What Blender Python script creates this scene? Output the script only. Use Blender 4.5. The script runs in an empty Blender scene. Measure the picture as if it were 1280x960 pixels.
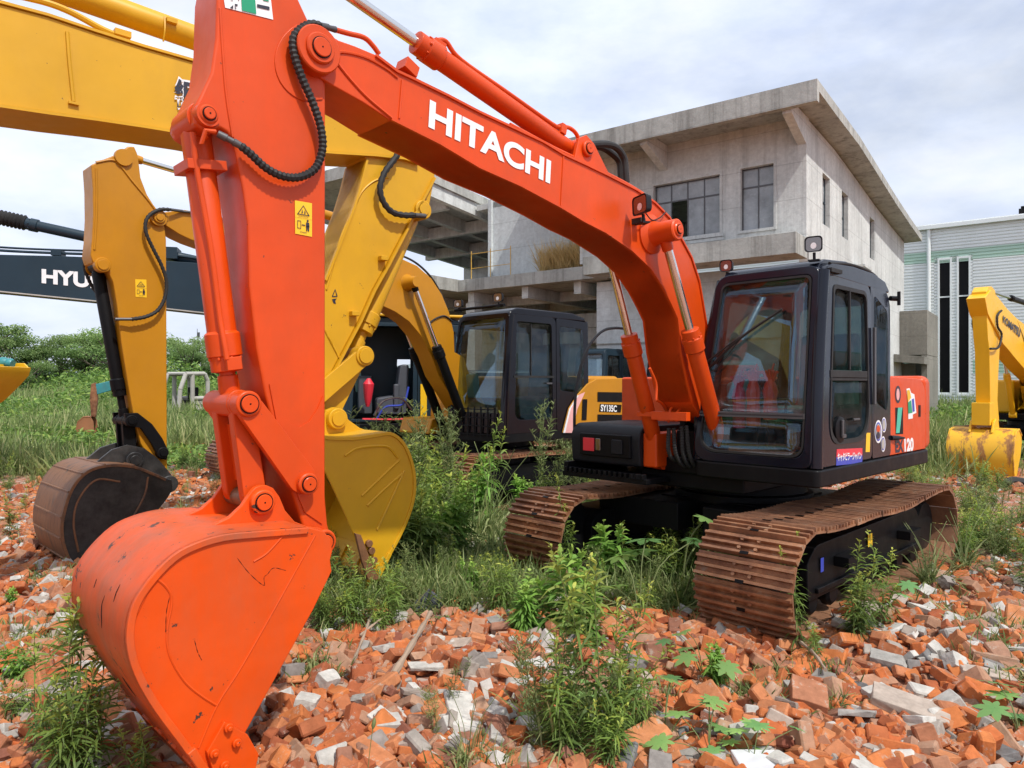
import bpy, bmesh, math, random
import numpy as np
from mathutils import Vector, Matrix, noise as mnoise
random.seed(7); rng=np.random.default_rng(7)
sc=bpy.context.scene; C=sc.collection
R=math.radians
# ------------------------------------------------------------------ camera
FX=900.0; CH=1.75; HY=480.0
cam=bpy.data.cameras.new('camera'); co=bpy.data.objects.new('camera',cam); C.objects.link(co)
cam.sensor_width=36; cam.lens=FX/1280*36; cam.clip_end=3000; cam.clip_start=.05
co.location=(0,0,CH); co.rotation_euler=(R(90),0,0); sc.camera=co
# ------------------------------------------------------------------ materials
def nt(name):
    m=bpy.data.materials.new(name); m.use_nodes=True; n=m.node_tree
    return m,n,n.nodes,n.links,n.nodes['Principled BSDF']
def ramp(n,l,src,stops,interp='LINEAR'):
    r=n.new('ShaderNodeValToRGB'); r.color_ramp.interpolation=interp
    e=r.color_ramp.elements
    while len(e)<len(stops): e.new(0.5)
    for i,(p,c) in enumerate(stops):
        e[i].position=p; e[i].color=(*c,1) if len(c)==3 else c
    l.new(src,r.inputs[0]); return r
def tex(n,l,scale,detail=4,rough=.6,coord='Object',sx=None):
    tc=n.new('ShaderNodeTexCoord'); t=n.new('ShaderNodeTexNoise'); t.inputs['Scale'].default_value=scale
    t.inputs['Detail'].default_value=detail; t.inputs['Roughness'].default_value=rough
    if sx:
        mp=n.new('ShaderNodeMapping'); mp.inputs['Scale'].default_value=sx; l.new(tc.outputs[coord],mp.inputs[0]); l.new(mp.outputs[0],t.inputs['Vector'])
    else: l.new(tc.outputs[coord],t.inputs['Vector'])
    return t
def mix(n,l,f,a,b,mode='MIX'):
    m=n.new('ShaderNodeMix'); m.data_type='RGBA'; m.blend_type=mode
    for s,v in ((0,f),(6,a),(7,b)):
        if hasattr(v,'links') : l.new(v,m.inputs[s])
        elif s==0: m.inputs[0].default_value=v
        else: m.inputs[s].default_value=(*v,1)
    return m.outputs[2]
def sc3(c,k): return tuple(min(1,x*k) for x in c)
def paint(name,col,rough=.38,var=.1,dirt=.0,dirtcol=(.12,.08,.05),bump=.03,chips=.0,coat=.15,metal=0,spec=.5):
    m,t,n,l,p=nt(name)
    a=tex(n,l,1.7,5,.6); r=ramp(n,l,a.outputs['Fac'],[(.3,sc3(col,1-var)),(.7,sc3(col,1+var))]); out=r.outputs[0]
    if dirt:
        d=tex(n,l,3.1,9,.72,sx=(1,1,.35)); dr=ramp(n,l,d.outputs['Fac'],[(.5-.12*dirt,(0,0,0)),(.78,(min(1,dirt),)*3)])
        out=mix(n,l,dr.outputs[0],out,dirtcol)
    if chips:
        d=tex(n,l,14,6,.7); dr=ramp(n,l,d.outputs['Fac'],[(.70-.05*chips,(0,0,0)),(.72-.05*chips,(1,1,1))])
        out=mix(n,l,dr.outputs[0],out,(.06,.035,.025))
    l.new(out,p.inputs['Base Color'])
    b=tex(n,l,9,6,.65); rr=n.new('ShaderNodeMapRange'); rr.inputs['To Min'].default_value=max(.05,rough-.12); rr.inputs['To Max'].default_value=rough+.16
    l.new(b.outputs['Fac'],rr.inputs[0]); l.new(rr.outputs[0],p.inputs['Roughness'])
    p.inputs['Metallic'].default_value=metal; p.inputs['Coat Weight'].default_value=coat; p.inputs['Coat Roughness'].default_value=.15
    p.inputs['Specular IOR Level'].default_value=spec
    if bump:
        bt=tex(n,l,2.2,3,.5); bp=n.new('ShaderNodeBump'); bp.inputs['Strength'].default_value=1; bp.inputs['Distance'].default_value=bump*.2
        l.new(bt.outputs['Fac'],bp.inputs['Height']); l.new(bp.outputs[0],p.inputs['Normal'])
    return m
MT={}
MT['orange']=paint('orange_paint',(.62,.062,.003),.40,.12,dirt=.5,dirtcol=(.42,.060,.014),chips=.45,coat=.06,bump=.05,spec=.35)
MT['orange_bkt']=paint('orange_bucket_paint',(.66,.070,.003),.44,.11,dirt=.55,dirtcol=(.38,.10,.04),chips=.9,coat=.0,bump=.08,spec=.32)
MT['orange_shell']=paint('worn_orange_shell',(.66,.080,.006),.45,.14,dirt=1.0,dirtcol=(.27,.10,.055),chips=1.6,coat=0,bump=.12,spec=.35)
MT['cabjet']=paint('jet_black_cab_paint',(.003,.003,.006),.16,.1,dirt=.25,dirtcol=(.010,.010,.011),coat=.1,spec=.22)
MT['yellow']=paint('yellow_paint',(.60,.325,.010),.42,.08,dirt=.3,dirtcol=(.42,.23,.03),chips=.25,coat=.0,spec=.35)
MT['amber']=paint('amber_paint',(.47,.20,.005),.40,.08,dirt=.3,dirtcol=(.34,.14,.02),coat=.05,spec=.35)
MT['kyellow']=paint('bright_yellow_paint',(.80,.44,.010),.4,.06,dirt=.1,dirtcol=(.4,.2,.03),coat=0)
MT['navy']=paint('dark_blue_grey_paint',(.012,.028,.042),.4,.1,dirt=.15,dirtcol=(.04,.05,.05),coat=.05,spec=.3)
MT['cabblack']=paint('cab_dark_paint',(.007,.009,.017),.18,.12,dirt=.25,dirtcol=(.018,.018,.020),coat=.2,spec=.22)
MT['black']=paint('black_paint',(.005,.005,.006),.45,.15,dirt=.4,dirtcol=(.016,.015,.013),coat=0,spec=.15)
MT['plastic']=paint('dark_plastic',(.013,.014,.017),.5,.1,dirt=.2,dirtcol=(.02,.02,.02),coat=0,spec=.2)
MT['rubber']=paint('hose_rubber',(.022,.022,.022),.6,.2,dirt=.45,dirtcol=(.07,.065,.06),coat=0,spec=.25)
MT['steel']=paint('worn_steel',(.10,.10,.105),.45,.25,dirt=.5,dirtcol=(.07,.055,.045),metal=.5,coat=0)
MT['white']=paint('white_vinyl',(.78,.78,.78),.45,.02)
MT['green']=paint('green_vinyl',(.0,.28,.13),.45,.02)
MT['teal']=paint('teal_vinyl',(.05,.42,.30),.4,.3)
MT['navyink']=paint('ink',(.012,.013,.03),.5,.02)
MT['warn']=paint('warning_yellow',(.85,.50,.01),.45,.02)
MT['redv']=paint('red_vinyl',(.70,.03,.05),.4,.02)
MT['bluev']=paint('blue_vinyl',(.03,.06,.42),.4,.02)
MT['pink']=paint('pink_stripe',(.75,.38,.36),.4,.1)
MT['glove']=paint('red_rubber',(.80,.07,.035),.35,.1,coat=.2)
MT['glovep']=paint('crimson_rubber',(.60,.015,.06),.35,.1,coat=.2)
MT['seat']=paint('seat_cover',(.16,.30,.27),.5,.15)
MT['card']=paint('brown_cardboard',(.30,.12,.05),.8,.2,dirt=.3)
MT['wood']=paint('weathered_wood',(.33,.24,.17),.85,.25,dirt=.6,dirtcol=(.16,.13,.10),coat=0)
MT['lattice']=paint('scaffold_yellow',(.65,.38,.05),.5,.1)
MT['bluetarp']=paint('blue_tarp',(.01,.06,.35),.5,.2)
MT['cream']=paint('dusty_cream_paint',(.42,.40,.36),.5,.12,dirt=.4,dirtcol=(.2,.17,.13))
MT['tealp']=paint('old_teal_paint',(.03,.22,.24),.5,.2,dirt=.4)
MT['stone']=paint('pale_tarp',(.62,.62,.64),.5,.05,bump=.3)
MT['slate']=paint('dark_tile',(.06,.065,.08),.6,.1)
def chrome():
    m,t,n,l,p=nt('chrome_rod'); p.inputs['Base Color'].default_value=(.72,.71,.68,1); p.inputs['Metallic'].default_value=1; p.inputs['Roughness'].default_value=.16
    return m
MT['chrome']=chrome()
def rust():
    m,t,n,l,p=nt('rusty_steel'); a=tex(n,l,7,8,.7); r=ramp(n,l,a.outputs['Fac'],[(.28,(.09,.040,.022)),(.42,(.26,.10,.045)),(.56,(.41,.18,.08)),(.72,(.38,.29,.21))])
    g=tex(n,l,2.3,3,.5); gr=ramp(n,l,g.outputs['Fac'],[(.4,(.55,.5,.5)),(.65,(1,1,1))])
    o=mix(n,l,1.0,r.outputs[0],gr.outputs[0],'MULTIPLY'); ge=n.new('ShaderNodeNewGeometry'); pr_=ramp(n,l,ge.outputs['Pointiness'],[(.54,(0,0,0)),(.66,(.22,.22,.22))]); o=mix(n,l,pr_.outputs[0],o,(.50,.33,.22)); l.new(o,p.inputs['Base Color']); p.inputs['Roughness'].default_value=.5; p.inputs['Metallic'].default_value=.35
    b=tex(n,l,40,4,.7); bp=n.new('ShaderNodeBump'); bp.inputs['Strength'].default_value=.5; bp.inputs['Distance'].default_value=.004; l.new(b.outputs['Fac'],bp.inputs['Height']); l.new(bp.outputs[0],p.inputs['Normal'])
    return m
MT['rust']=rust()
def bktback():
    m,t,n,l,p=nt('scraped_bucket_steel'); a=tex(n,l,5,9,.75,sx=(1,3,.6)); r=ramp(n,l,a.outputs['Fac'],[(.3,(.10,.045,.02)),(.5,(.24,.11,.05)),(.68,(.05,.045,.04))])
    l.new(r.outputs[0],p.inputs['Base Color']); p.inputs['Roughness'].default_value=.5; p.inputs['Metallic'].default_value=.2; return m
MT['bktback']=bktback()
def bktblack():
    m,t,n,l,p=nt('scratched_black_steel'); a=tex(n,l,4,10,.75); r=ramp(n,l,a.outputs['Fac'],[(.4,(.012,.012,.013)),(.62,(.05,.047,.045)),(.75,(.12,.09,.07))])
    l.new(r.outputs[0],p.inputs['Base Color']); p.inputs['Roughness'].default_value=.4; return m
MT['bktblack']=bktblack()
def rustyellow():
    m,t,n,l,p=nt('yellow_bucket_rust'); a=tex(n,l,3.3,9,.75,sx=(1,1,.4)); r=ramp(n,l,a.outputs['Fac'],[(.50,(.78,.42,.02)),(.56,(.40,.18,.04)),(.66,(.20,.085,.03))])
    l.new(r.outputs[0],p.inputs['Base Color']); p.inputs['Roughness'].default_value=.5; return m
MT['rustyellow']=rustyellow()
def glass(name,tint,refl=.5,rough=.0):
    m,t,n,l,p=nt(name); n.remove(p); out=n['Material Output']
    tr=n.new('ShaderNodeBsdfTransparent'); tr.inputs[0].default_value=(*tint,1)
    gl=n.new('ShaderNodeBsdfGlossy'); gl.inputs['Roughness'].default_value=rough; gl.inputs['Color'].default_value=(.62,.80,1,1)
    fr=n.new('ShaderNodeLayerWeight'); fr.inputs['Blend'].default_value=.5
    mr=n.new('ShaderNodeMapRange'); mr.inputs['From Min'].default_value=0; mr.inputs['From Max'].default_value=1; mr.inputs['To Min'].default_value=refl*.5; mr.inputs['To Max'].default_value=min(1,refl*1.7)
    l.new(fr.outputs['Fresnel'],mr.inputs[0])
    # faint dust film
    ms=n.new('ShaderNodeMixShader'); l.new(mr.outputs[0],ms.inputs[0]); l.new(tr.outputs[0],ms.inputs[1]); l.new(gl.outputs[0],ms.inputs[2])
    df=n.new('ShaderNodeBsdfDiffuse'); df.inputs[0].default_value=(.35,.33,.30,1)
    dn=tex(n,l,6,8,.7); dr=ramp(n,l,dn.outputs['Fac'],[(.45,(.01,.01,.01)),(.85,(.10,.10,.10))])
    m2=n.new('ShaderNodeMixShader'); l.new(dr.outputs[0],m2.inputs[0]); l.new(ms.outputs[0],m2.inputs[1]); l.new(df.outputs[0],m2.inputs[2])
    l.new(m2.outputs[0],out.inputs[0]); return m
MT['glass']=glass('tinted_windshield',(.78,.86,.86),.10)
MT['glassd']=glass('dark_side_glass',(.45,.53,.51),.06)
MT['glassb']=paint('dusty_window_pane',(.27,.29,.30),.22,.35,bump=0,spec=.6)
def lampglass():
    m,t,n,l,p=nt('lamp_lens'); p.inputs['Base Color'].default_value=(.24,.22,.21,1); p.inputs['Roughness'].default_value=.25; p.inputs['Metallic'].default_value=.9
    return m
MT['lens']=lampglass()
def concrete(name,base,streak=.5,dark=(.10,.10,.09)):
    m,t,n,l,p=nt(name); a=tex(n,l,.6,8,.65); r=ramp(n,l,a.outputs['Fac'],[(.3,sc3(base,.78)),(.55,base),(.75,sc3(base,1.18))]); o=r.outputs[0]
    s=tex(n,l,1.6,8,.7,sx=(2.2,2.2,.10)); sr=ramp(n,l,s.outputs['Fac'],[(.48,(0,0,0)),(.75,(streak,)*3)]); o=mix(n,l,sr.outputs[0],o,dark)
    s2=tex(n,l,9,5,.7); sr2=ramp(n,l,s2.outputs['Fac'],[(.3,(.82,.82,.82)),(.7,(1.1,1.1,1.1))]); o=mix(n,l,1.0,o,sr2.outputs[0],'MULTIPLY')
    tz=n.new('ShaderNodeTexCoord'); sz=n.new('ShaderNodeSeparateXYZ'); l.new(tz.outputs['Object'],sz.inputs[0]); mz=n.new('ShaderNodeMath'); mz.operation='MODULO'; mz.inputs[1].default_value=.915; l.new(sz.outputs['Z'],mz.inputs[0]); rz=ramp(n,l,mz.outputs[0],[(0,(.80,.80,.80)),(.022,(1,1,1))],'CONSTANT'); o=mix(n,l,1.0,o,rz.outputs[0],'MULTIPLY')
    l.new(o,p.inputs['Base Color']); p.inputs['Roughness'].default_value=.9
    bp=n.new('ShaderNodeBump'); bp.inputs['Strength'].default_value=.4; bp.inputs['Distance'].default_value=.02; l.new(s2.outputs['Fac'],bp.inputs['Height']); l.new(bp.outputs[0],p.inputs['Normal'])
    return m
MT['conc']=concrete('weathered_concrete',(.60,.615,.59),.45)
MT['conclt']=concrete('pale_render',(.60,.64,.64),.25,(.22,.24,.25))
MT['concdk']=concrete('stained_concrete_edge',(.42,.42,.385),.85,(.11,.105,.09))
# ------------------------------------------------------------------ mesh builder
def catmull(P,k=6):
    P=[Vector(p) for p in P]
    if len(P)<3: return P
    out=[]
    Q=[P[0]*2-P[1]]+P+[P[-1]*2-P[-2]]
    for i in range(1,len(Q)-2):
        a,b,c,d=Q[i-1:i+3]
        for j in range(k):
            t=j/k
            out.append(.5*((2*b)+(c-a)*t+(2*a-5*b+4*c-d)*t*t+(3*b-a-3*c+d)*t**3))
    out.append(P[-1]); return out
class MB:
    def __init__(s): s.v=[];s.f=[];s.m=[]
    def add(s,V,F,mi=0):
        k=len(s.v); s.v+= [tuple(v) for v in V]; s.f+=[tuple(i+k for i in f) for f in F]; s.m+=[mi]*len(F); return s
    def box(s,x0,x1,y0,y1,z0,z1,mi=0):
        V=[(x,y,z) for x in (x0,x1) for y in (y0,y1) for z in (z0,z1)]
        return s.add(V,[(0,1,3,2),(4,6,7,5),(0,4,5,1),(2,3,7,6),(0,2,6,4),(1,5,7,3)],mi)
    def obox(s,c,ax,ay,az,mi=0):
        c=Vector(c);ax=Vector(ax);ay=Vector(ay);az=Vector(az)
        V=[c+ax*i+ay*j+az*k for i in (-1,1) for j in (-1,1) for k in (-1,1)]
        return s.add(V,[(0,1,3,2),(4,6,7,5),(0,4,5,1),(2,3,7,6),(0,2,6,4),(1,5,7,3)],mi)
    def prism(s,pts,y0,y1,mi=0,mapf=None):
        n=len(pts); mapf=mapf or (lambda a,z,y:(a,y,z))
        V=[mapf(a,z,y0) for a,z in pts]+[mapf(a,z,y1) for a,z in pts]
        F=[tuple(range(n)),tuple(range(2*n-1,n-1,-1))]+[(i,(i+1)%n,(i+1)%n+n,i+n) for i in range(n)]
        return s.add(V,F,mi)
    def strip(s,pts,t,y0,y1,mi=0,side=1):
        """sheet of thickness t following the open polyline pts (a,z)"""
        P=[Vector(p) for p in pts]; N=[]
        for i,p in enumerate(P):
            d=(P[min(i+1,len(P)-1)]-P[max(i-1,0)]).normalized(); N.append(Vector((-d.y,d.x))*side)
        Q=[p+nn*t for p,nn in zip(P,N)]
        for i in range(len(P)-1):
            pass
        n=len(P)
        V=[(p.x,y0,p.y) for p in P]+[(q.x,y0,q.y) for q in Q]+[(p.x,y1,p.y) for p in P]+[(q.x,y1,q.y) for q in Q]
        F=[]
        for i in range(n-1):
            F+=[(i,i+1,n+i+1,n+i),(2*n+i,3*n+i,3*n+i+1,2*n+i+1),(i,2*n+i,2*n+i+1,i+1),(n+i,n+i+1,3*n+i+1,3*n+i)]
        F+=[(0,n,3*n,2*n),(n-1,3*n-1,4*n-1,2*n-1)]
        return s.add(V,F,mi)
    def ringp(s,outer,inner,mapf,d0,d1,mi=0):
        n=len(outer); V=[mapf(a,b,d) for d in (d0,d1) for L in (outer,inner) for a,b in L]
        F=[]
        for i in range(n):
            j=(i+1)%n
            F+=[(i,j,n+j,n+i),(2*n+i,3*n+i,3*n+j,2*n+j),(i,2*n+i,2*n+j,j),(n+i,n+j,3*n+j,3*n+i)]
        return s.add(V,F,mi)
    def cyl(s,p0,p1,r0,r1=None,n=20,mi=0):
        return s.lathe(p0,p1,[(0,r0),(1,r0 if r1 is None else r1)],n,mi)
    def lathe(s,p0,p1,prof,n=20,mi=0):
        p0=Vector(p0);p1=Vector(p1);d=p1-p0;L=d.length;dn=d.normalized()
        u=dn.orthogonal().normalized();w=dn.cross(u); V=[];F=[]
        for t,r in prof:
            for i in range(n):
                a=2*math.pi*i/n; V.append(p0+d*t+(u*math.cos(a)+w*math.sin(a))*r)
        for k in range(len(prof)-1):
            for i in range(n):
                j=(i+1)%n; F.append((k*n+i,k*n+j,(k+1)*n+j,(k+1)*n+i))
        F.append(tuple(range(n-1,-1,-1))); F.append(tuple((len(prof)-1)*n+i for i in range(n)))
        return s.add(V,F,mi)
    def tube(s,pts,r,n=8,k=6,rf=None,mi=0,smooth=True):
        P=catmull(pts,k) if smooth else [Vector(p) for p in pts]
        V=[];F=[];u=None
        for i,p in enumerate(P):
            d=(P[min(i+1,len(P)-1)]-P[max(i-1,0)])
            if d.length<1e-9: d=Vector((0,0,1))
            d.normalize()
            if u is None: u=d.orthogonal().normalized()
            u=(u-d*u.dot(d)); u=u.normalized() if u.length>1e-6 else d.orthogonal().normalized()
            w=d.cross(u); rr=r*(rf(i,len(P)) if rf else 1)
            for j in range(n):
                a=2*math.pi*j/n; V.append(p+(u*math.cos(a)+w*math.sin(a))*rr)
        for i in range(len(P)-1):
            for j in range(n):
                q=(j+1)%n; F.append((i*n+j,i*n+q,(i+1)*n+q,(i+1)*n+j))
        F.append(tuple(range(n-1,-1,-1))); F.append(tuple((len(P)-1)*n+i for i in range(n)))
        return s.add(V,F,mi)
    def build(s,name,mats,parent=None,bevel=0,ang=35,seg=2,recalc=True):
        me=bpy.data.meshes.new(name); me.from_pydata(s.v,[],s.f)
        if not isinstance(mats,(list,tuple)): mats=[mats]
        for m in mats: me.materials.append(MT[m] if isinstance(m,str) else m)
        me.polygons.foreach_set('material_index',s.m)
        if recalc:
            bm=bmesh.new(); bm.from_mesh(me); bmesh.ops.recalc_face_normals(bm,faces=bm.faces); bm.to_mesh(me); bm.free()
        me.polygons.foreach_set('use_smooth',[True]*len(me.polygons)); me.set_sharp_from_angle(angle=R(ang))
        o=bpy.data.objects.new(name,me); C.objects.link(o)
        if parent: o.parent=parent
        if bevel:
            b=o.modifiers.new('edge','BEVEL'); b.width=bevel; b.segments=seg; b.limit_method='ANGLE'; b.angle_limit=R(40); b.harden_normals=True
        return o
def ribhose(mb,pts,r,parentk=None,step=.011,mi=0,n=8):
    P=catmull(pts,14); L=[0]
    for a,b in zip(P,P[1:]): L.append(L[-1]+(b-a).length)
    N=max(4,int(L[-1]/step)); Q=[];j=0
    for i in range(N+1):
        t=L[-1]*i/N
        while j<len(L)-2 and L[j+1]<t: j+=1
        f=(t-L[j])/max(1e-9,L[j+1]-L[j]); Q.append(P[j].lerp(P[j+1],min(1,f)))
    mb.tube(Q,r,n=n,rf=lambda i,m:1.0 if i%2 else .78,smooth=False,mi=mi)
def rrect(x0,x1,y0,y1,r,k=5):
    out=[]
    for cx,cy,a0 in ((x1-r,y1-r,0),(x0+r,y1-r,90),(x0+r,y0+r,180),(x1-r,y0+r,270)):
        for i in range(k+1):
            a=R(a0+90*i/k); out.append((cx+r*math.cos(a),cy+r*math.sin(a)))
    return out
def rpoly(P,r,k=4):
    """rounded-corner polygon; r scalar or list"""
    n=len(P);out=[]
    for i,p in enumerate(P):
        rr=r[i] if isinstance(r,(list,tuple)) else r
        p=Vector(p);a=Vector(P[i-1]);b=Vector(P[(i+1)%n]);da=(a-p);db=(b-p);q=min(rr,da.length*.45,db.length*.45)
        s=p+da.normalized()*q;e=p+db.normalized()*q
        for j in range(k+1):
            t=j/k; v=(1-t)**2*s+2*t*(1-t)*p+t*t*e; out.append((v.x,v.y))
    return out
def tag(o,label=None,cat=None,group=None,kind=None):
    if label:o['label']=label
    if cat:o['category']=cat
    if group:o['group']=group
    if kind:o['kind']=kind
    return o
def empty(name,loc=(0,0,0),yaw=0,parent=None):
    o=bpy.data.objects.new(name,None); C.objects.link(o); o.location=loc; o.rotation_euler=(0,0,yaw); o.empty_display_size=.2
    if parent:o.parent=parent
    return o
# frame of a machine: local x = forward, local y = its left, z up; rays of the survey camera give points on known planes
class Frame:
    def __init__(s,loc,F):
        n=math.hypot(*F); s.F=(F[0]/n,F[1]/n); s.L=(-s.F[1],s.F[0]); s.loc=loc; s.yaw=math.atan2(s.F[1],s.F[0])
    def loc3(s,X,Y,z):
        dx,dy=X-s.loc[0],Y-s.loc[1]; return (dx*s.F[0]+dy*s.F[1],dx*s.L[0]+dy*s.L[1],z)
    def b(s,px,py,b):
        x=(px-640)/FX; Y=(b+s.loc[0]*s.L[0]+s.loc[1]*s.L[1])/(x*s.L[0]+s.L[1]); return s.loc3(x*Y,Y,CH-(py-HY)/FX*Y)
    def a(s,px,py,a):
        x=(px-640)/FX; Y=(a+s.loc[0]*s.F[0]+s.loc[1]*s.F[1])/(x*s.F[0]+s.F[1]); return s.loc3(x*Y,Y,CH-(py-HY)/FX*Y)
    def az(s,pts,b): return [(q[0],q[2]) for q in (s.b(px,py,b) for px,py in pts)]
    def world(s,a,b,z=0): return (s.loc[0]+a*s.F[0]+b*s.L[0],s.loc[1]+a*s.F[1]+b*s.L[1],z)
def textmesh(body,bold=0.0,shear=0):
    c=bpy.data.curves.new('lettering','FONT'); c.body=body; c.offset=bold; c.shear=shear; c.space_character=1.0
    o=bpy.data.objects.new('lettering',c); C.objects.link(o); d=bpy.context.evaluated_depsgraph_get(); me=bpy.data.meshes.new_from_object(o.evaluated_get(d))
    V=np.array([v.co[:2] for v in me.vertices]); F=[tuple(p.vertices) for p in me.polygons]
    bpy.data.objects.remove(o); bpy.data.curves.remove(c); bpy.data.meshes.remove(me)
    V=(V-V.min(0))/(V.max(0)-V.min(0)); return V,F
def decal_text(fn,body,quad,mat,parent,name='lettering',bold=.02,shear=0):
    """fn(px,py)->local xyz; quad TL,TR,BL,BR in survey pixels"""
    V,F=textmesh(body,bold,shear); TL,TR,BL,BR=[Vector(fn(*q)) for q in quad]
    P=[(BL*(1-u)+BR*u)*(1-v)+(TL*(1-u)+TR*u)*v for u,v in V]
    m=MB(); m.add(P,F); return m.build(name,mat,parent,recalc=False)
def decal_poly(fn,pts,mat,parent,name='sticker',th=None):
    m=MB(); m.add([fn(*p) for p in pts],[tuple(range(len(pts)))]); return m.build(name,mat,parent,recalc=False)
# ================================================================== shared machine pieces
def crawler_track(root,b,L=3.58,W=.6,Ht=.80,mat='rust',detail=True,pitch=.171,fr='black',zoff=0.0,side=1):
    """rubbing chain of grouser shoes round idler and sprocket"""
    r=Ht/2-.035; xi=L/2-r-.035; path=[]
    def arc(cx,a0,a1,n):
        for i in range(n+1):
            a=R(a0+(a1-a0)*i/n); path.append((cx+r*math.cos(a),Ht/2+r*math.sin(a)))
    # front idler, top with sag, rear sprocket, flat bottom
    arc(xi,-90,90,24)
    for i in range(1,20):
        t=i/20; path.append((xi-2*xi*t,Ht/2+r-.045*math.sin(math.pi*t)-.012*math.sin(2*math.pi*t*2)))
    arc(-xi,90,270,24)
    P=path+[path[0]]; S=[0]
    for p,q in zip(P,P[1:]): S.append(S[-1]+math.dist(p,q))
    n=int(round(S[-1]/pitch)); pt=S[-1]/n
    def at(s):
        s%=S[-1]; j=max(k for k in range(len(S)-1) if S[k]<=s+1e-9); f=(s-S[j])/(S[j+1]-S[j]+1e-9)
        return Vector((P[j][0]+(P[j+1][0]-P[j][0])*f,P[j][1]+(P[j+1][1]-P[j][1])*f))
    mb=MB(); hb=mb
    prof=[(-.5,0),(-.49,.034),(-.39,.034),(-.36,.006),(-.18,.006),(-.15,.032),(-.05,.032),(-.02,.006),(.16,.006),(.19,.032),(.29,.032),(.32,.006),(.45,.0),(.45,-.012),(-.5,-.012)] if detail else [(-.5,0),(-.5,.03),(-.40,.03),(-.36,.012),(.45,.01),(.45,-.01)]
    rr=random.Random(int(b*100))
    for k in range(n):
        c=at(k*pt); d=(at(k*pt+pt*.45)-at(k*pt-pt*.45)).normalized(); nn=Vector((d.y,-d.x)); j=rr.uniform(-.006,.006)
        mb.prism([(c.x+d.x*t*pt+nn.x*h,c.y+d.y*t*pt+nn.y*h+zoff) for t,h in prof],b-W/2+j,b+W/2+j)
        if detail:
            for yy in (-.06,.06):
                for tt in (-.22,.18):
                    q=c+d*tt*pt+nn*.011
                    hb.cyl((q.x,b+yy,q.y+zoff),(q.x+nn.x*.016,b+yy,q.y+nn.y*.016+zoff),.014,n=6)
            q=c+d*(-.48)*pt+nn*.037; hb.obox((q.x,b,q.y+zoff),(d.x*.012,0,d.y*.012),(0,.03,0),(nn.x*.002,0,nn.y*.002),1)
    tr=mb.build('crawler_track',[mat,'black'],root,ang=30)
    # frame
    f=MB(); s=side
    f.prism(rpoly([(-L/2+.62,.22),(L/2-.60,.22),(L/2-.60,.50),(L/2-.75,.60),(-L/2+.75,.62),(-L/2+.62,.5)],.05),b-.19,b+.19)
    f.prism(rpoly([(-L/2+.75,.26),(L/2-.72,.26),(L/2-.72,.30),(-L/2+.75,.30)],.01),b-.215,b+.215)
    if detail:
        for xx in (.62,-.72):
            f.box(xx-.15,xx+.15,b+s*.19,b+s*.30,.46,.475); f.box(xx-.15,xx+.15,b+s*.285,b+s*.30,.40,.475); f.box(xx-.15,xx-.13,b+s*.19,b+s*.30,.40,.475); f.box(xx+.13,xx+.15,b+s*.19,b+s*.30,.40,.475)
    f.build('track_frame',fr,tr,bevel=.012)
    w=MB(); ii=MB()
    for k in range(7):
        x=-xi+.34+k*(2*xi-.68)/6; w.lathe((x,b-.17,.19),(x,b+.17,.19),[(0,.075),(.06,.10),(.2,.10),(.22,.075),(.78,.075),(.8,.10),(.94,.10),(1,.075)],14)
    w.build('track_roller',fr,tr)
    ii.lathe((xi,b-.10,Ht/2),(xi,b+.10,Ht/2),[(0,.07),(.0,r*.55),(.15,r*.9),(.3,r*.93),(.7,r*.93),(.85,r*.9),(1,r*.55),(1.0,.07)],28); ii.build('idler_wheel',fr,tr)
    sp=MB(); sp.lathe((-xi,b-.17,Ht/2),(-xi,b+.17,Ht/2),[(0,.12),(0,r*.6),(.2,r*.72),(.4,r*.92),(.6,r*.92),(.8,r*.72),(1,r*.6),(1,.12)],22); sp.build('drive_sprocket',fr,tr)
    return tr
def carbody(root,g,mat='black',L=1.0,z0=.35,z1=.85):
    m=MB(); m.prism([(-.45,z0+.1),(.45,z0+.1),(.6,z1-.12),(-.6,z1-.12)],-.5,.5)
    for sx in (1,-1):
        for sy in (1,-1):
            m.obox((sx*.55,sy*g*.28,z0+.25),(.35,sy*0,0),(0,g*.22,0),(0,0,.12))
    m.lathe((0,0,z1-.15),(0,0,z1+.05),[(0,.62),(.4,.62),(.4,.56),(1,.56)],36)
    return m.build('carbody',mat,root,bevel=.01)
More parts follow.
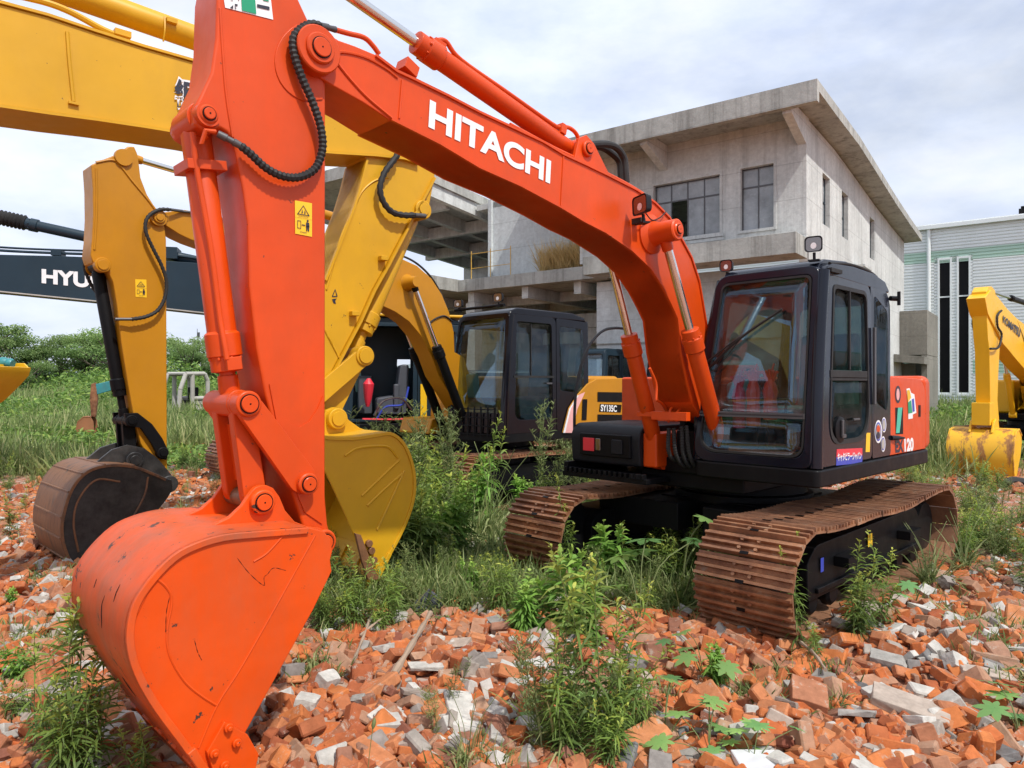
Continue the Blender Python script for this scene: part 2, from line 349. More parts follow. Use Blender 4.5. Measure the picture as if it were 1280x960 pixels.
def cylinder_set(root,name,p0,p1,rb,rr,split,matb,matr='chrome',gland=1.22,eye=None,eyew=.07,cap=True):
    """hydraulic cylinder; barrel from p0 to split, rod on to p1"""
    p0=Vector(p0);p1=Vector(p1);d=(p1-p0);L=d.length
    m=MB(); g=.10/ (L*split) if L*split>.3 else .15
    m.lathe(p0,p0+d*split,[(.02,rb*.72),(.05,rb),(1-g*1.9,rb),(1-g*1.8,rb*gland),(1-g*.75,rb*gland),(1-g*.72,rb*(gland-.14)),(1-g*.05,rb*(gland-.14)),(1,rb*.75)],24)
    e=eye or rb*1.05
    m.cyl(p0+Vector((0,-eyew,0)),p0+Vector((0,eyew,0)),e,n=20)
    # gland bolts
    q=p0+d*(split*(1-g*.72)); u=d.normalized().orthogonal().normalized(); w=d.normalized().cross(u)
    for i in range(8):
        a=i*math.pi/4; c=q+(u*math.cos(a)+w*math.sin(a))*rb*gland*.9; m.cyl(c,c+d.normalized()*rb*.22,rb*.13,n=6)
    o=m.build(name,matb,root,bevel=.003)
    r=MB(); r.cyl(p0+d*split*.97,p0+d*(1-.02),rr,n=20); r.build('piston_rod',matr,o)
    k=MB(); k.cyl(p1+Vector((0,-eyew,0)),p1+Vector((0,eyew,0)),e*.92,n=20); k.lathe(p1-d.normalized()*e*1.9,p1,[(0,rr*1.25),(.5,rr*1.35),(1,rr*1.1)],16); k.build('rod_eye',matb,o,bevel=.004)
    return o
RINGS=[]
def pinboss(m,a,z,y0,y1,r,n=28,capr=.6,capt=.012,mi=0):
    if capr>.3: RINGS.append((a,z,y1,y1+(capt if y1>y0 else -capt),r*capr))
    m.lathe((a,y0,z),(a,y1,z),[(0,r),(1-.006/abs(y1-y0),r),(1,r-.006)],n,mi)
    s=1 if y1>y0 else -1
    m.lathe((a,y1,z),(a,y1+s*capt,z),[(0,r*capr),(.8,r*capr),(1,r*capr-.003)],n,mi)
# ================================================================== the orange excavator
HF=Frame((2.161,6.75),(-.72,-.694))
H=empty('excavator',(*HF.loc,0),HF.yaw)
tag(H,'bright orange crawler excavator with big white lettering on its boom and dark cab','excavator')
ob='orange'
# --- undercarriage
GA=.99
tk=crawler_track(H,GA-.01,W=.70,L=3.62); tk.location.x=.05; tk=crawler_track(H,-GA,W=.66,L=3.62,side=-1); tk.location.x=.03
carbody(H,GA*2)
st=MB(); st.box(.08,.17,GA+.191,GA+.193,.44,.54); st.build('sticker','warn',H)
st=MB(); st.box(1.02,1.07,GA+.191,GA+.193,.40,.5); st.build('sticker','bluev',H)
# --- revolving platform
m=MB()
plan=rpoly([(1.03,.13),(1.03,1.15),(-1.47,1.15),(-1.75,.95),(-1.9,.4),(-1.9,-.4),(-1.75,-.95),(-1.4,-1.12),(.25,-1.12),(.25,-.3),(.95,-.3),(.95,.13)],.05)
m.prism(plan,.99,1.12,mapf=lambda a,b,z:(a,b,z)); m.box(-1.3,.9,-.5,.5,.86,1.0)
m.build('revolving_frame','black',H,bevel=.015)
# --- engine house, counterweight
def planprism(name,plan,z0,z1,mat,par,bevel=.05,seg=3):
    m=MB(); m.prism(plan,z0,z1,mapf=lambda a,b,z:(a,b,z)); return m.build(name,mat,par,bevel=bevel,seg=seg)
arcp=[(-1.52-.55*math.cos(R(t)) if False else -math.sqrt(max(0,2.07**2-y*y)) ,y) for t,y in [(0,y) for y in np.linspace(1.08,-1.08,17)]]
planprism('counterweight',[(-1.46,1.125)]+[(max(-2.07,a),b) for a,b in arcp if a<-1.46]+[(-1.46,-1.125)],1.10,1.83,ob,H,.07)
planprism('engine_cover',rpoly([(-.49,1.10),(-1.45,1.10),(-1.45,-1.10),(-.49,-1.10)],.02),1.12,1.80,ob,H,.05)
dq=HF
sd=MB(); sd.prism(rpoly([(-.485,1.125),(-.485,1.815),(-1.30,1.80),(-1.44,1.72),(-1.45,1.125)],[.01,.01,.08,.1,.01]),1.095,1.128)
side=sd.build('side_door',ob,H,bevel=.01)
planprism('tool_box',rpoly([(.22,-1.25),(.22,-.62),(-.48,-.62),(-.48,-1.25)],.03),1.12,1.82,ob,H,.09,4)
# right front step with lamp recess
m=MB(); m.prism(rpoly([(1.14,1.03),(1.16,1.30),(1.08,1.385),(.25,1.385),(.25,1.03)],[.03,.06,.05,.02,.02]),-1.12,-.34)
stp=m.build('step_box','plastic',H,bevel=.03,seg=3)
m=MB(); m.prism([(1.10,1.03),(1.10,1.33),(.3,1.33),(.3,1.03)],-.345,-.20); m.build('step_box_end',ob,H,bevel=.02)
m=MB(); m.box(1.14,1.175,-1.0,-.42,1.10,1.30,0); m.build('lamp_recess','black',stp,bevel=.01)
m=MB(); m.box(1.17,1.182,-.95,-.82,1.14,1.26); m.build('lamp_lens','redv',stp,bevel=.005)
m=MB(); m.box(1.17,1.186,-.80,-.745,1.15,1.26); m.build('lamp_bulb','lens',stp,bevel=.005)
m=MB(); m.box(1.17,1.19,-.62,-.50,1.13,1.26); m.build('latch','plastic',stp,bevel=.01)
m=MB(); m.box(.3,1.24,-1.15,-.2,.90,.945); m.box(.3,1.22,-1.15,-1.10,.90,1.03)
for k in range(16): m.box(1.19,1.25,-1.12+k*.057,-1.09+k*.057,.94,.985)
m.build('step_plate','black',H,bevel=.006)
rl=MB(); rl.tube([HF.b(px,py,-1.13) for px,py in [(783,411),(768,410),(753,414),(738,430),(727,455),(720,490),(718,530),(720,560),(728,585),(745,598)]],.014,n=8); rl.build('handrail','plastic',H)
# --- cab
cab=empty('cab',parent=H)
def fa(z): # front face recedes with height
    t=(z-1.12)/1.5; return 1.01-.02*t-.11*t*t
def fmap(b,z,d): return (fa(z)-d+.012-.008*(b-.6)**2,b,z)
Y1=1.13; 
outer=rpoly([(.10,1.12),(1.09,1.12),(1.10,2.64),(.25,2.64)],[.14,.08,.09,.12],6)
inner=rpoly([(.155,1.20),(1.03,1.20),(1.045,2.57),(.31,2.57)],[.17,.11,.06,.06],6)
m=MB(); m.ringp(outer,inner,fmap,0,.07); fr=m.build('front_frame','cabblack',cab,bevel=.012)
def shrink(P,k,c=None):
    cx=sum(p[0] for p in P)/len(P);cy=sum(p[1] for p in P)/len(P); return [(cx+(x-cx)*k,cy+(y-cy)*k) for x,y in P]
m=MB(); m.ringp(inner,shrink(inner,.975),fmap,-.006,.02); m.build('window_seal','rubber',fr)
def glassgrid(P,z0,z1,mapf,n=6): pass
# windshield: curved pane in two pieces
def band(P,z0,z1,ax=1):
    """clip polygon (b,z) between z0,z1"""
    def clip(P,f,g):
        out=[]
        for i,p in enumerate(P):
            q=P[(i+1)%len(P)]; a,b=f(p),f(q)
            if a>=0: out.append(p)
            if (a>=0)!=(b>=0):
                t=a/(a-b); out.append((p[0]+(q[0]-p[0])*t,p[1]+(q[1]-p[1])*t))
        return out
    P=clip(P,lambda p:p[ax]-z0,0); return clip(P,lambda p:z1-p[ax],0)
def pane(P,mapf,d,name,mat,par,bands=8,th=.006):
    zs=[p[1] for p in P];z0,z1=min(zs),max(zs);m=MB();n=0
    for k in range(bands):
        a=z0+(z1-z0)*k/bands;b=z0+(z1-z0)*(k+1)/bands; Q=band(P,a,b)
        if len(Q)>2:
            us=[p[0] for p in P];u0,u1=min(us),max(us); nb=6
            for j in range(nb):
                Q2=band(Q,u0+(u1-u0)*j/nb,u0+(u1-u0)*(j+1)/nb,0)
                if len(Q2)>2: m.add([mapf(u,v,d) for u,v in Q2],[tuple(range(len(Q2)))])
    bm=None
    o=m.build(name,mat,par,recalc=False,ang=60)
    bm=bmesh.new(); bm.from_mesh(o.data); bmesh.ops.remove_doubles(bm,verts=bm.verts,dist=1e-4); bmesh.ops.recalc_face_normals(bm,faces=bm.faces); bm.to_mesh(o.data); bm.free()
    s=o.modifiers.new('thickness','SOLIDIFY'); s.thickness=th
    return o
gi=shrink(inner,.98)
pane(band(gi,1.525,2.6),fmap,.012,'windshield','glass',cab)
pane(band(gi,1.18,1.495),fmap,.012,'lower_windshield','glass',cab,3)
m=MB(); m.ringp([(.165,1.490),(1.035,1.490),(1.035,1.53),(.165,1.53)],[(.17,1.505),(1.03,1.505),(1.03,1.515),(.17,1.515)],fmap,-.01,.03); m.obox((fa(1.51)-.008,.60,1.51),(.012,0,0),(0,.435,0),(0,0,.018)); m.build('window_divider','steel',fr)
m=MB()
m.tube([(fa(z)-.055,1.095,z) for z in np.linspace(1.13,2.60,9)],.052,n=12,k=2)
m.tube([(fa(z)-.05,.125+.145*max(0,(z-1.5)/1.12)**1.2,z) for z in np.linspace(1.13,2.60,9)],.045,n=12,k=2)
m.build('corner_pillar','cabblack',cab)
# side (left) shell: door and rear quarter
def smap(a,z,d): return (a,Y1-d-.03*max(0,(z-2.2)/.5)**2,z)
door_o=rpoly([(.93,1.13),(-.065,1.13),(-.065,2.585),(.80,2.585)],[.05,.05,.12,.1],6)
door_i=rpoly([(.80,1.30),(.0,1.30),(.045,2.50),(.70,2.50)],[.20,.26,.07,.07],6)
m=MB(); m.ringp(door_o,door_i,smap,0,.05); door=m.build('door','cabblack',cab,bevel=.008)
m=MB(); m.ringp(shrink(door_i,1.02),shrink(door_i,.965),smap,-.006,.02); m.build('window_seal','rubber',door)
pane(band(shrink(door_i,.98),1.86,2.5),smap,.012,'door_window','glassd',door,4)
pane(band(shrink(door_i,.98),1.28,1.80),smap,.012,'lower_door_window','glassd',door,4)
m=MB(); m.box(.045,.775,Y1-.03,Y1+.004,1.80,1.855); m.box(.02,.79,Y1-.03,Y1-.002,1.775,1.80); m.box(.38,.40,Y1-.02,Y1+.0,1.86,2.49); m.build('window_bar','rubber',door,bevel=.004)
m=MB(); m.lathe((.60,Y1-.035,1.40),(.60,Y1+.012,1.40),[(0,.10),(.9,.10),(1,.085)],24); m.build('latch_dish','black',door)
m=MB(); m.obox((.60,Y1+.02,1.41),(.014,0,0),(0,.008,0),(0,0,.065)); m.obox((.575,Y1+.02,1.35),(.035,0,0),(0,.008,0),(0,0,.014)); m.obox((.30,Y1+.01,1.47),(.06,0,0),(0,.008,0),(0,0,.008)); m.build('door_handle','steel',door,bevel=.004)
q_o=rpoly([(-.075,1.13),(-.50,1.13),(-.50,2.46),(-.44,2.56),(-.075,2.59)],[.02,.04,.08,.06,.03],5)
q_i=rpoly([(-.13,1.60),(-.40,1.52),(-.43,1.60),(-.43,2.38),(-.13,2.50)],[.1,.06,.03,.05,.06],5)
m=MB(); m.ringp(q_o,q_i,smap,0,.05); qp=m.build('rear_side_panel','cabblack',cab,bevel=.008)
pane(shrink(q_i,.99),smap,.0,'rear_side_window','glassd',cab,3)
m=MB(); m.obox((-.085,Y1+.012,1.9),(.018,0,0),(0,.01,0),(0,0,.32)); m.build('window_runner','steel',cab,bevel=.004)
# far side, rear wall, roof, floor
m=MB(); far_o=rpoly([(.93,1.12),(-.50,1.12),(-.50,2.58),(.83,2.58)],.08,5); far_i=rpoly([(.75,1.55),(-.38,1.55),(-.38,2.45),(.68,2.45)],.08,5)
def gmap(a,z,d): return (a,.13+.10*max(0,(z-1.5)/1.1)+d,z)
m.ringp(far_o,far_i,gmap,0,.04); m.build('far_side_panel','cabblack',cab); pane(far_i,gmap,.02,'far_window','glassd',cab,3)
def bmap(b,z,d): return (-.50+d,b,z)
ro=rpoly([(.14,1.12),(1.12,1.12),(1.10,2.58),(.24,2.58)],.08,5); ri=rpoly([(.28,1.75),(1.0,1.75),(1.0,2.45),(.33,2.45)],.06,5)
m=MB(); m.ringp(ro,ri,bmap,0,.04); m.build('rear_wall','cabblack',cab); pane(ri,bmap,.02,'rear_window','glassd',cab,2)
m=MB()
roofp=[(.84,2.60),(.80,2.66),(.70,2.705),(.3,2.735),(-.15,2.72),(-.42,2.66),(-.52,2.56)]
m.prism([(.86,2.575)]+roofp+[(-.50,2.545)],.27,1.06); m.prism([(.86,2.575)]+[(a*.985,2.575+(z-2.575)*.72) for a,z in roofp]+[(-.50,2.545)],.22,1.115)
roof=m.build('roof','cabblack',cab,bevel=.02,seg=3)
m=MB(); m.tube([(.72,1.10,2.665),(.3,1.105,2.70),(-.15,1.10,2.68),(-.45,1.09,2.60)],.012,n=8); m.box(.60,.80,1.10,1.15,2.59,2.62); m.build('rain_gutter','rubber',roof)
m=MB(); m.box(-.5,.93,.15,1.1,1.12,1.15); m.build('cab_floor','black',cab)
m=MB(); m.prism([(.86,1.152),(.86,1.19),(.905,1.24),(.915,1.23),(.915,1.152)],.2,1.03); m.build('floor_mat','card',cab,bevel=.01)
# wiper
m=MB(); w0=(fa(1.93)+.03,.12,1.86); 
m.tube([w0,(fa(2.05)+.05,.42,2.06),(fa(2.2)+.045,.60,2.17)],.008,n=6); m.tube([(fa(1.95)+.03,.22,1.86),(fa(2.0)+.035,.50,2.10),(fa(2.3)+.03,.84,2.32)],.011,n=6); m.tube([w0,(fa(1.7)+.03,.30,1.86),(fa(2.2)+.04,.52,2.12)],.005,n=6); m.lathe((fa(1.86)-.02,.12,1.86),(fa(1.86)+.04,.12,1.86),[(0,.03),(1,.024)],12)
m.build('wiper','rubber',cab)
def worklamp(par,p,yaw,w=.13,h=.11,tilt=0):
    e=MB(); c=Vector(p); f=Vector((math.cos(yaw),math.sin(yaw),tilt)).normalized(); s=Vector((-math.sin(yaw),math.cos(yaw),0)); u=f.cross(s)
    P=rrect(-w/2,w/2,-h/2,h/2,.03,4); n=len(P)
    L=[(0,1),(-.05,.86),(-.075,.5)]
    V=[c+s*x*k+u*y*k+f*d for d,k in L for x,y in P]; F=[]
    for a in range(len(L)-1):
        for i in range(n): j=(i+1)%n; F.append((a*n+i,a*n+j,(a+1)*n+j,(a+1)*n+i))
    F.append(tuple(2*n+i for i in range(n))); e.add(V,F)
    e.add([c+s*x+u*y+f*.0 for x,y in P]+[c+s*x*.84+u*y*.84-f*.006 for x,y in P],[(i,(i+1)%n,(i+1)%n+n,i+n) for i in range(n)])
    e.cyl(c-f*.03-u*(h/2+.0)*1,c-f*.03-u*(h/2+.06),.012,n=8); e.obox(c-f*.03-u*(h/2+.06),f*.03,s*.04,u*.006)
    o=e.build('work_lamp','plastic',par,recalc=True)
    g=MB(); g.add([c+s*x*.84+u*y*.84-f*.004 for x,y in P],[tuple(range(n))]); g.build('lamp_lens','lens',o,recalc=False)
    g=MB(); g.add([c+s*(.16*w*math.cos(t))+u*(.20*h*math.sin(t)-.1*h)-f*.002 for t in np.linspace(0,6.283,15)[:-1]],[tuple(range(14))]); g.build('lamp_reflector','white',o,recalc=False)
    return o
worklamp(cab,(.80,.28,2.735),R(8),.11,.10); worklamp(cab,(.84,1.03,2.805),R(12),.13,.12)
m=MB(); m.tube([(-.52,1.12,2.50),(-.58,1.15,2.50),(-.6,1.17,2.50)],.022,n=8); m.tube([(-.58,1.17,2.44),(-.58,1.17,2.56)],.014,n=6); m.build('mirror_bracket','black',cab)
# interior
m=MB(); m.box(-.30,.22,.42,.88,1.15,1.42); m.build('seat_base','plastic',cab,bevel=.02)
m=MB(); m.prism(rpoly([(-.32,1.42),(.24,1.42),(.26,1.56),(-.30,1.56)],.05),.40,.90); m.prism(rpoly([(-.42,1.50),(-.26,1.54),(-.34,2.20),(-.46,2.20)],.05),.40,.90); m.build('seat','seat',cab,bevel=.03,seg=3)
m=MB(); m.box(.42,.93,.17,.37,1.15,1.50); m.box(-.25,.40,.20,.36,1.15,1.62); m.box(-.25,.40,.94,1.06,1.15,1.58); m.build('console','plastic',cab,bevel=.02)
m=MB(); m.tube([(.38,.30,1.62),(.42,.30,1.80),(.45,.29,1.88)],.016,n=8); m.tube([(.36,1.0,1.58),(.42,.98,1.78),(.45,.97,1.86)],.016,n=8)
m.tube([(.62,.55,1.15),(.60,.55,1.55),(.55,.54,1.62)],.012,n=8); m.tube([(.62,.70,1.15),(.60,.70,1.55),(.55,.71,1.62)],.012,n=8); m.build('control_lever','black',cab)
m=MB(); m.prism(rpoly([(.42,1.50),(.62,1.50),(.66,1.75),(.46,1.80)],.04),.20,.34); m.build('monitor','seat',cab,bevel=.01)
# stickers and lettering on the body side
S=lambda d=.002,b=Y1: (lambda px,py: HF.b(px,py,b+d))
d1=S(); d2=S(.004); d3=S(.006)
decal_poly(d1,[(1046,561.5),(1078,560),(1078,569),(1045.5,571.5)],'redv',door,'sticker'); decal_poly(d1,[(1045.5,571.5),(1078,569),(1078,578.5),(1045.3,582)],'bluev',door,'sticker')
decal_text(d2,'キャタピラージャパン',[(1047,566),(1077,564.5),(1047,577),(1077,574.5)],'white',door,bold=.03)
decal_poly(d1,[(1083,541),(1088,541),(1087.3,565),(1082,565)],'warn',door,'sticker')
def oval(fn,cx,cy,rx,ry): return [(cx+rx*math.cos(t),cy+ry*math.sin(t)) for t in np.linspace(0,2*math.pi,21)[:-1]]
for cx,cy,rx,ry in ((1098,539.5,4.6,14.5),(1105,531,2.9,9.5),(1104,555,2.8,9.8)):
    decal_poly(d1,oval(d1,cx,cy,rx,ry),'white',qp,'sticker'); decal_poly(d2,oval(d2,cx,cy,rx*.8,ry*.82),'bluev',qp,'sticker_ring'); decal_poly(d3,oval(d3,cx,cy,rx*.66,ry*.68),'cream',qp,'sticker_face')
decal_poly(S(.008),oval(None,1098,536,2.2,4.5),'orange',qp,'sticker_mark'); decal_poly(S(.008),oval(None,1098,544,2.2,4.5),'navyink',qp,'sticker_mark')
decal_poly(S(.001,1.128),[(1119,509.5),(1128.8,509.3),(1129,542.5),(1119.5,543)],'black',side,'sticker'); decal_poly(S(.003,1.128),[(1122.5,509.5),(1128,509.4),(1124.5,541),(1120,541.5)],'teal',side,'sticker')
decal_text(S(.002,1.128),'EX',[(1119,550.5),(1129.3,549),(1119.3,566),(1129.8,565)],'navyink',side,bold=.05); decal_text(S(.002,1.128),'120',[(1130.3,548.5),(1142,546.8),(1130.7,564.8),(1142,563.6)],'white',side,bold=.05)
decal_poly(S(.002,1.128),oval(None,1122.5,493,3.6,11),'navyink',side,'sticker'); decal_poly(S(.004,1.128),oval(None,1122.5,493,2,7.5),'pink',side,'sticker_face')
decal_poly(S(.002,1.128),[(1133,486),(1137,485),(1139,491),(1143,493),(1145.5,516),(1141,518),(1141,523),(1135.5,524),(1135,505)],'white',side,'sticker')
decal_poly(S(.004,1.128),[(1133.8,488),(1137,487),(1139,497),(1135,503)],'kyellow',side,'sticker_mark'); decal_poly(S(.004,1.128),[(1135,503),(1139,500),(1140.5,516),(1135.5,517)],'green',side,'sticker_mark'); decal_poly(S(.004,1.128),[(1140,499),(1142.5,498),(1143.5,514),(1141,515)],'bluev',side,'sticker_mark')
m=MB(); m.lathe((-.50,1.13,1.28),(-.72,1.17,1.27),[(0,.022),(.5,.02),(1,.008)],10); m.build('grab_handle','plastic',H)
# stickers etc: side door recess latch
m=MB(); m.box(-1.30,-1.24,1.128,1.131,1.44,1.55); m.build('latch','black',side)
# hoses between boom foot and cab
m=MB()
for i,(x0,y0,x1,y1) in enumerate(((836,535,846,575),(842,535,858,583),(852,533,866,585),(858,532,876,588))):
    b=.0+.04*i; p=HF.b(x0,y0,-.05+b); q=HF.b(x1,y1,-.05+b); mid=((p[0]+q[0])/2+.06,(p[1]+q[1])/2,(p[2]+q[2])/2-.06)
    ribhose(m,[p,mid,q,(q[0]-.3,q[1],q[2]+.05)],.019)
m.build('hose_bundle','rubber',H)
m=MB(); m.box(.72,.86,-.16,.10,1.0,1.35); m.box(.3,.75,-.2,-.14,1.0,1.75); m.box(.3,.75,.14,.2,1.0,1.75); m.build('boom_bracket','black',H,bevel=.01)
m=MB()
for i,(pts) in enumerate((((820,500),(828,505),(834,515),(836,528)),((836,525),(838,512),(848,505),(862,503)),((845,527),(847,515),(855,508),(864,508)),((812,460),(820,480),(820,500)))):
    m.tube([HF.b(px,py,-.12+.06*i) for px,py in pts],.012,n=8)
m.obox(HF.b(838,520,0),(.03,0,0),(0,.17,0),(0,0,.035)); m.obox(HF.b(815,518,-.2),(.03,0,0),(0,.14,0),(0,0,.02)); m.build('hydraulic_pipe',ob,H,bevel=.003)
# --- boom
BW=.17
top_px=[(398,32),(411,40),(425,49),(445,56),(471,67),(497.5,87),(520,97.5),(560,117),(600,138),(647,160),(680.6,176),(705,191),(733,204),(759,216.6),(797,236),(820,252),(838,270.5),(851,293),(866,321),(875.6,351),(882,389)]
bot_px=[(847.5,398),(840,381),(829,359),(814,336),(791,314),(757.5,291),(731,277.5),(701,259.5),(650.6,232.5),(600,210),(550,180),(490,150),(455,127),(419,107),(395,92),(381,78),(375,60),(381,43)]
top=HF.az(top_px,BW); bot=HF.az(bot_px,BW)
foot=[(.86,2.12),(.70,1.86),(.58,1.66)]+[(.44+.14*math.cos(R(t)),1.50+.14*math.sin(R(t))) for t in (60,110,160,210,260,300)]+[(.75,1.42),(1.0,1.48),(1.126,1.60),(1.20,1.76),(1.29,2.0)]
out=top+foot+bot
m=MB(); m.prism(out,-BW+.012,BW-.012); boom=m.build('boom',ob,H,bevel=.008)
m=MB(); m.strip(top[4:]+foot[:2],.014,-BW,BW,side=1); m.strip(foot[-3:]+bot[:12],.012,-BW,BW,side=1); m.build('flange_plate',ob,boom,ang=50)
m=MB()
for a,b in (((502.7,100),(499,148)),((704.5,192),(701,257))):
    p=HF.b(*a,BW-.01);q=HF.b(*b,BW-.01); m.tube([p,q],.006,n=6,smooth=False)
tip=HF.b(402.5,59,.235); tp=(tip[0],tip[2])
m.tube([HF.b(px,py,BW-.010) for px,py in [(490,148),(455,118),(424,82),(420,70),(428,65),(455,71),(480,84),(497,97)]],.008,n=6)
m.build('weld_seam',ob,boom)
m=MB(); pinboss(m,tp[0],tp[1],-.18,.215,.115,n=36,capr=.0,capt=.001); pinboss(m,tp[0],tp[1],.2,.232,.074,n=32,capr=.62); pinboss(m,tp[0],tp[1],-.2,-.232,.074,n=32,capr=.62)
trn=(1.69,2.885)
for s in (1,-1):
    m.lathe((trn[0],s*.14,trn[1]),(trn[0],s*.40,trn[1]),[(0,.15),(.12,.15),(.22,.095),(.35,.08),(.97,.08),(1,.07)],32); pinboss(m,trn[0],trn[1],s*.395,s*.41,.05)
m.build('pin_boss',ob,boom)
m=MB()
for s in (1,): m.add([(trn[0]+.10,BW+.0,trn[1]+.12),(trn[0]-.12,BW,trn[1]+.1),(trn[0]-.12,BW+.006,trn[1]-.52),(trn[0]-.02,BW+.006,trn[1]-.62),(trn[0]+.1,BW+.006,trn[1]-.25)],[(0,1,2,3,4)])
fB=lambda px,py: HF.b(px,py,BW-.008)
decal_text(fB,'HITACHI',[(537.5,124),(689,201),(535.5,159),(687.5,230)],'white',boom,bold=.035)
# lamp on boom
lp=HF.b(799,256,.30); wl=worklamp(boom,lp,R(-22),.19,.135,-.05)
m=MB(); m.tube([HF.b(806,265,.24),HF.b(815,275,.2),HF.b(825,272,.2),HF.b(832,265,.18)],.005,n=6); m.obox(HF.b(797,277,.19),(.03,0,0),(0,.05,0),(0,0,.02)); m.build('lamp_cable','rubber',boom)
# pipes running along boom top
m=MB()
for yy in (.10,.05): m.tube([(a,yy,z+.04) for a,z in top[9:19:2]],.014,n=8)
m.tube([HF.b(px,py,.15) for px,py in [(418,37),(436,42),(455,47),(466,57),(474,68)]],.014,n=8,k=4)
m.obox(HF.b(509,87,.12),(.04,0,.02),(0,.05,0),(-.01,0,.03)); m.build('boom_pipe',ob,boom,bevel=.003)
# arm cylinder above the boom
base=HF.b(732,187,.11); bp0=(base[0],0,base[2]); e1=HF.b(518,56,0); g1=HF.b(441,0,0); d=Vector(g1)-Vector(e1); rodend=Vector(e1)+d*2.35
p0=Vector(bp0); p1=rodend; L=(p1-p0).length; 
ac=cylinder_set(H,'arm_cylinder',p0,p1,.062,.032,(Vector(e1)-p0).length/L,ob,eye=.085,eyew=.085)
m=MB(); br=[(base[0]+.13,base[2]-.10),(base[0]+.08,base[2]+.06),(base[0],base[2]+.10),(base[0]-.08,base[2]+.06),(base[0]-.42,base[2]-.30),(base[0],base[2]-.30)]
m.prism(br,.09,.12); m.prism(br,-.12,-.09); pinboss(m,base[0],base[2],.12,.145,.055); pinboss(m,base[0],base[2],-.12,-.145,.055); m.build('cylinder_bracket',ob,boom,bevel=.005)
m=MB(); dd=(p0-Vector(e1)); u=Vector((dd.z,0,-dd.x)).normalized(); u=u if u.z>0 else -u
P=[Vector(e1)+dd*t+u*h+Vector((0,.03,0)) for t,h in ((.08,.085),(.13,.12),(.22,.075),(.5,.075),(.80,.075),(.86,.09),(.92,.13),(.98,.12),(1.02,.05))]
m.tube(P,.015,n=8); m.obox(Vector(e1)+dd*.10+u*.075,dd.normalized()*.04,(0,.05,0),u*.02); m.obox(Vector(e1)+dd*.87+u*.08,dd.normalized()*.025,(0,.06,0),u*.035); m.build('cylinder_pipe',ob,ac,bevel=.003)
m=MB()
for i,(off) in enumerate((.03,-.06)):
    pts=[(738,181),(757,180),(771,185+i*3),(780,198),(782,215),(783,228)]
    m.tube([HF.b(px-i*6,py+i*4,off) for px,py in pts],.026,n=10)
m.build('boom_hose','rubber',boom)
# --- boom cylinders
for s in (1,-1):
    cylinder_set(H,'boom_cylinder',(.955 if s<0 else .80,s*.27,1.08 if s<0 else 1.12),(trn[0],s*.27,trn[1]),.066,.034,.60,ob,eye=.075,eyew=.055)
# --- arm
AW=.14
arm_px=[(300,-100),(280,-60),(272,-20),(271,8),(270,47),(264,90),(250,120),(241,136),(243,156),(258,166),(275,160),(284,165),(290,172),(295,191),(304,235),(310,277),(312,356),(321,435),(332,495),(345,545),(360,600),(376,650),(384,680),(392,696),(403,701),(413,693),(416,678),(410,655),(407,620),(407.3,300),(407.5,98),(394,43),(374,0),(357,-45),(340,-90),(322,-108)]
m=MB(); m.prism(HF.az(arm_px,AW),-AW,AW); arm=m.build('arm',ob,H,bevel=.014,seg=3)
m=MB(); pp=HF.az([(395-52*math.cos(R(t)),77+52*math.sin(R(t))) for t in range(-62,75,9)]+[(403,125),(403,40)],AW); m.prism(pp,AW,AW+.006)
m.prism(HF.az([(336,480),(340,500),(350,518),(362,530),(374,534),(386,527),(397,510),(403,495),(405,640),(402,655),(380,640),(364,600),(349,548)],AW),AW,AW+.007)
m.tube([HF.b(px,py,AW+.001) for px,py in [(275,10),(278,60),(283,120),(291,172)]],.007,n=6)
m.build('wear_plate',ob,arm,bevel=.003)
bc=HF.b(262,142,.175); ri_=HF.b(313,505,.21); idl=HF.b(386,605,.21); bl=HF.b(330,628,.205); bp_=HF.b(403,677,.17)
m=MB()
for s in (1,-1): m.lathe((bc[0],s*.12,bc[2]),(bc[0],s*.165,bc[2]),[(0,.058),(1,.052)],28); pinboss(m,bc[0],bc[2],s*.16,s*.172,.042)
for s in (1,-1): pinboss(m,idl[0],idl[2],s*.13,s*.215,.052,capr=.65)
m.build('pin_boss',ob,arm)
# bucket cylinder
p0=Vector((bc[0],0,bc[2]));p1=Vector((ri_[0],0,ri_[2])); dr=(p1-p0).normalized()
# keep the cylinder just in front of the arm
bcyl=cylinder_set(H,'bucket_cylinder',p0,p1,.066,.036,.885,ob,ob,gland=1.2,eye=.07,eyew=.10)
m=MB(); n_=Vector((-dr.z,0,dr.x)); n_=n_ if n_.x>0 else -n_
L=(p1-p0).length
for t in (.155,): m.obox(p0+dr*L*t,dr*.022,(0,.088,0),n_*.088)
m.tube([p0+dr*L*t+Vector((0,y,0))+n_*h for t,y,h in ((.05,.09,.05),(.10,.085,.05),(.16,.08,.05),(.45,.072,.03),(.68,.072,.03),(.78,.085,.03),(.84,.09,.03))],.014,n=8)
m.obox(p0+dr*L*.855+Vector((0,.085,0)),dr*.03,(0,.015,0),n_*.035)
m.tube([HF.b(258,170,.15),HF.b(252,180,.14),HF.b(257,163,.16),HF.b(270,165,.16)],.012,n=6,smooth=False)
m.build('cylinder_pipe',ob,bcyl,bevel=.003)
m=MB(); ribhose(m,[HF.b(px,py,.185) for px,py in [(400,32),(389,30),(377.5,35),(368,45),(366,58),(370,77),(379,101),(390.6,127.5),(400,155.6),(403.5,180),(400,199),(392.5,212),(379,220),(364,222),(347,218),(330,208),(314,193),(300.6,182)]],.0215); m.build('arm_hose','rubber',arm)
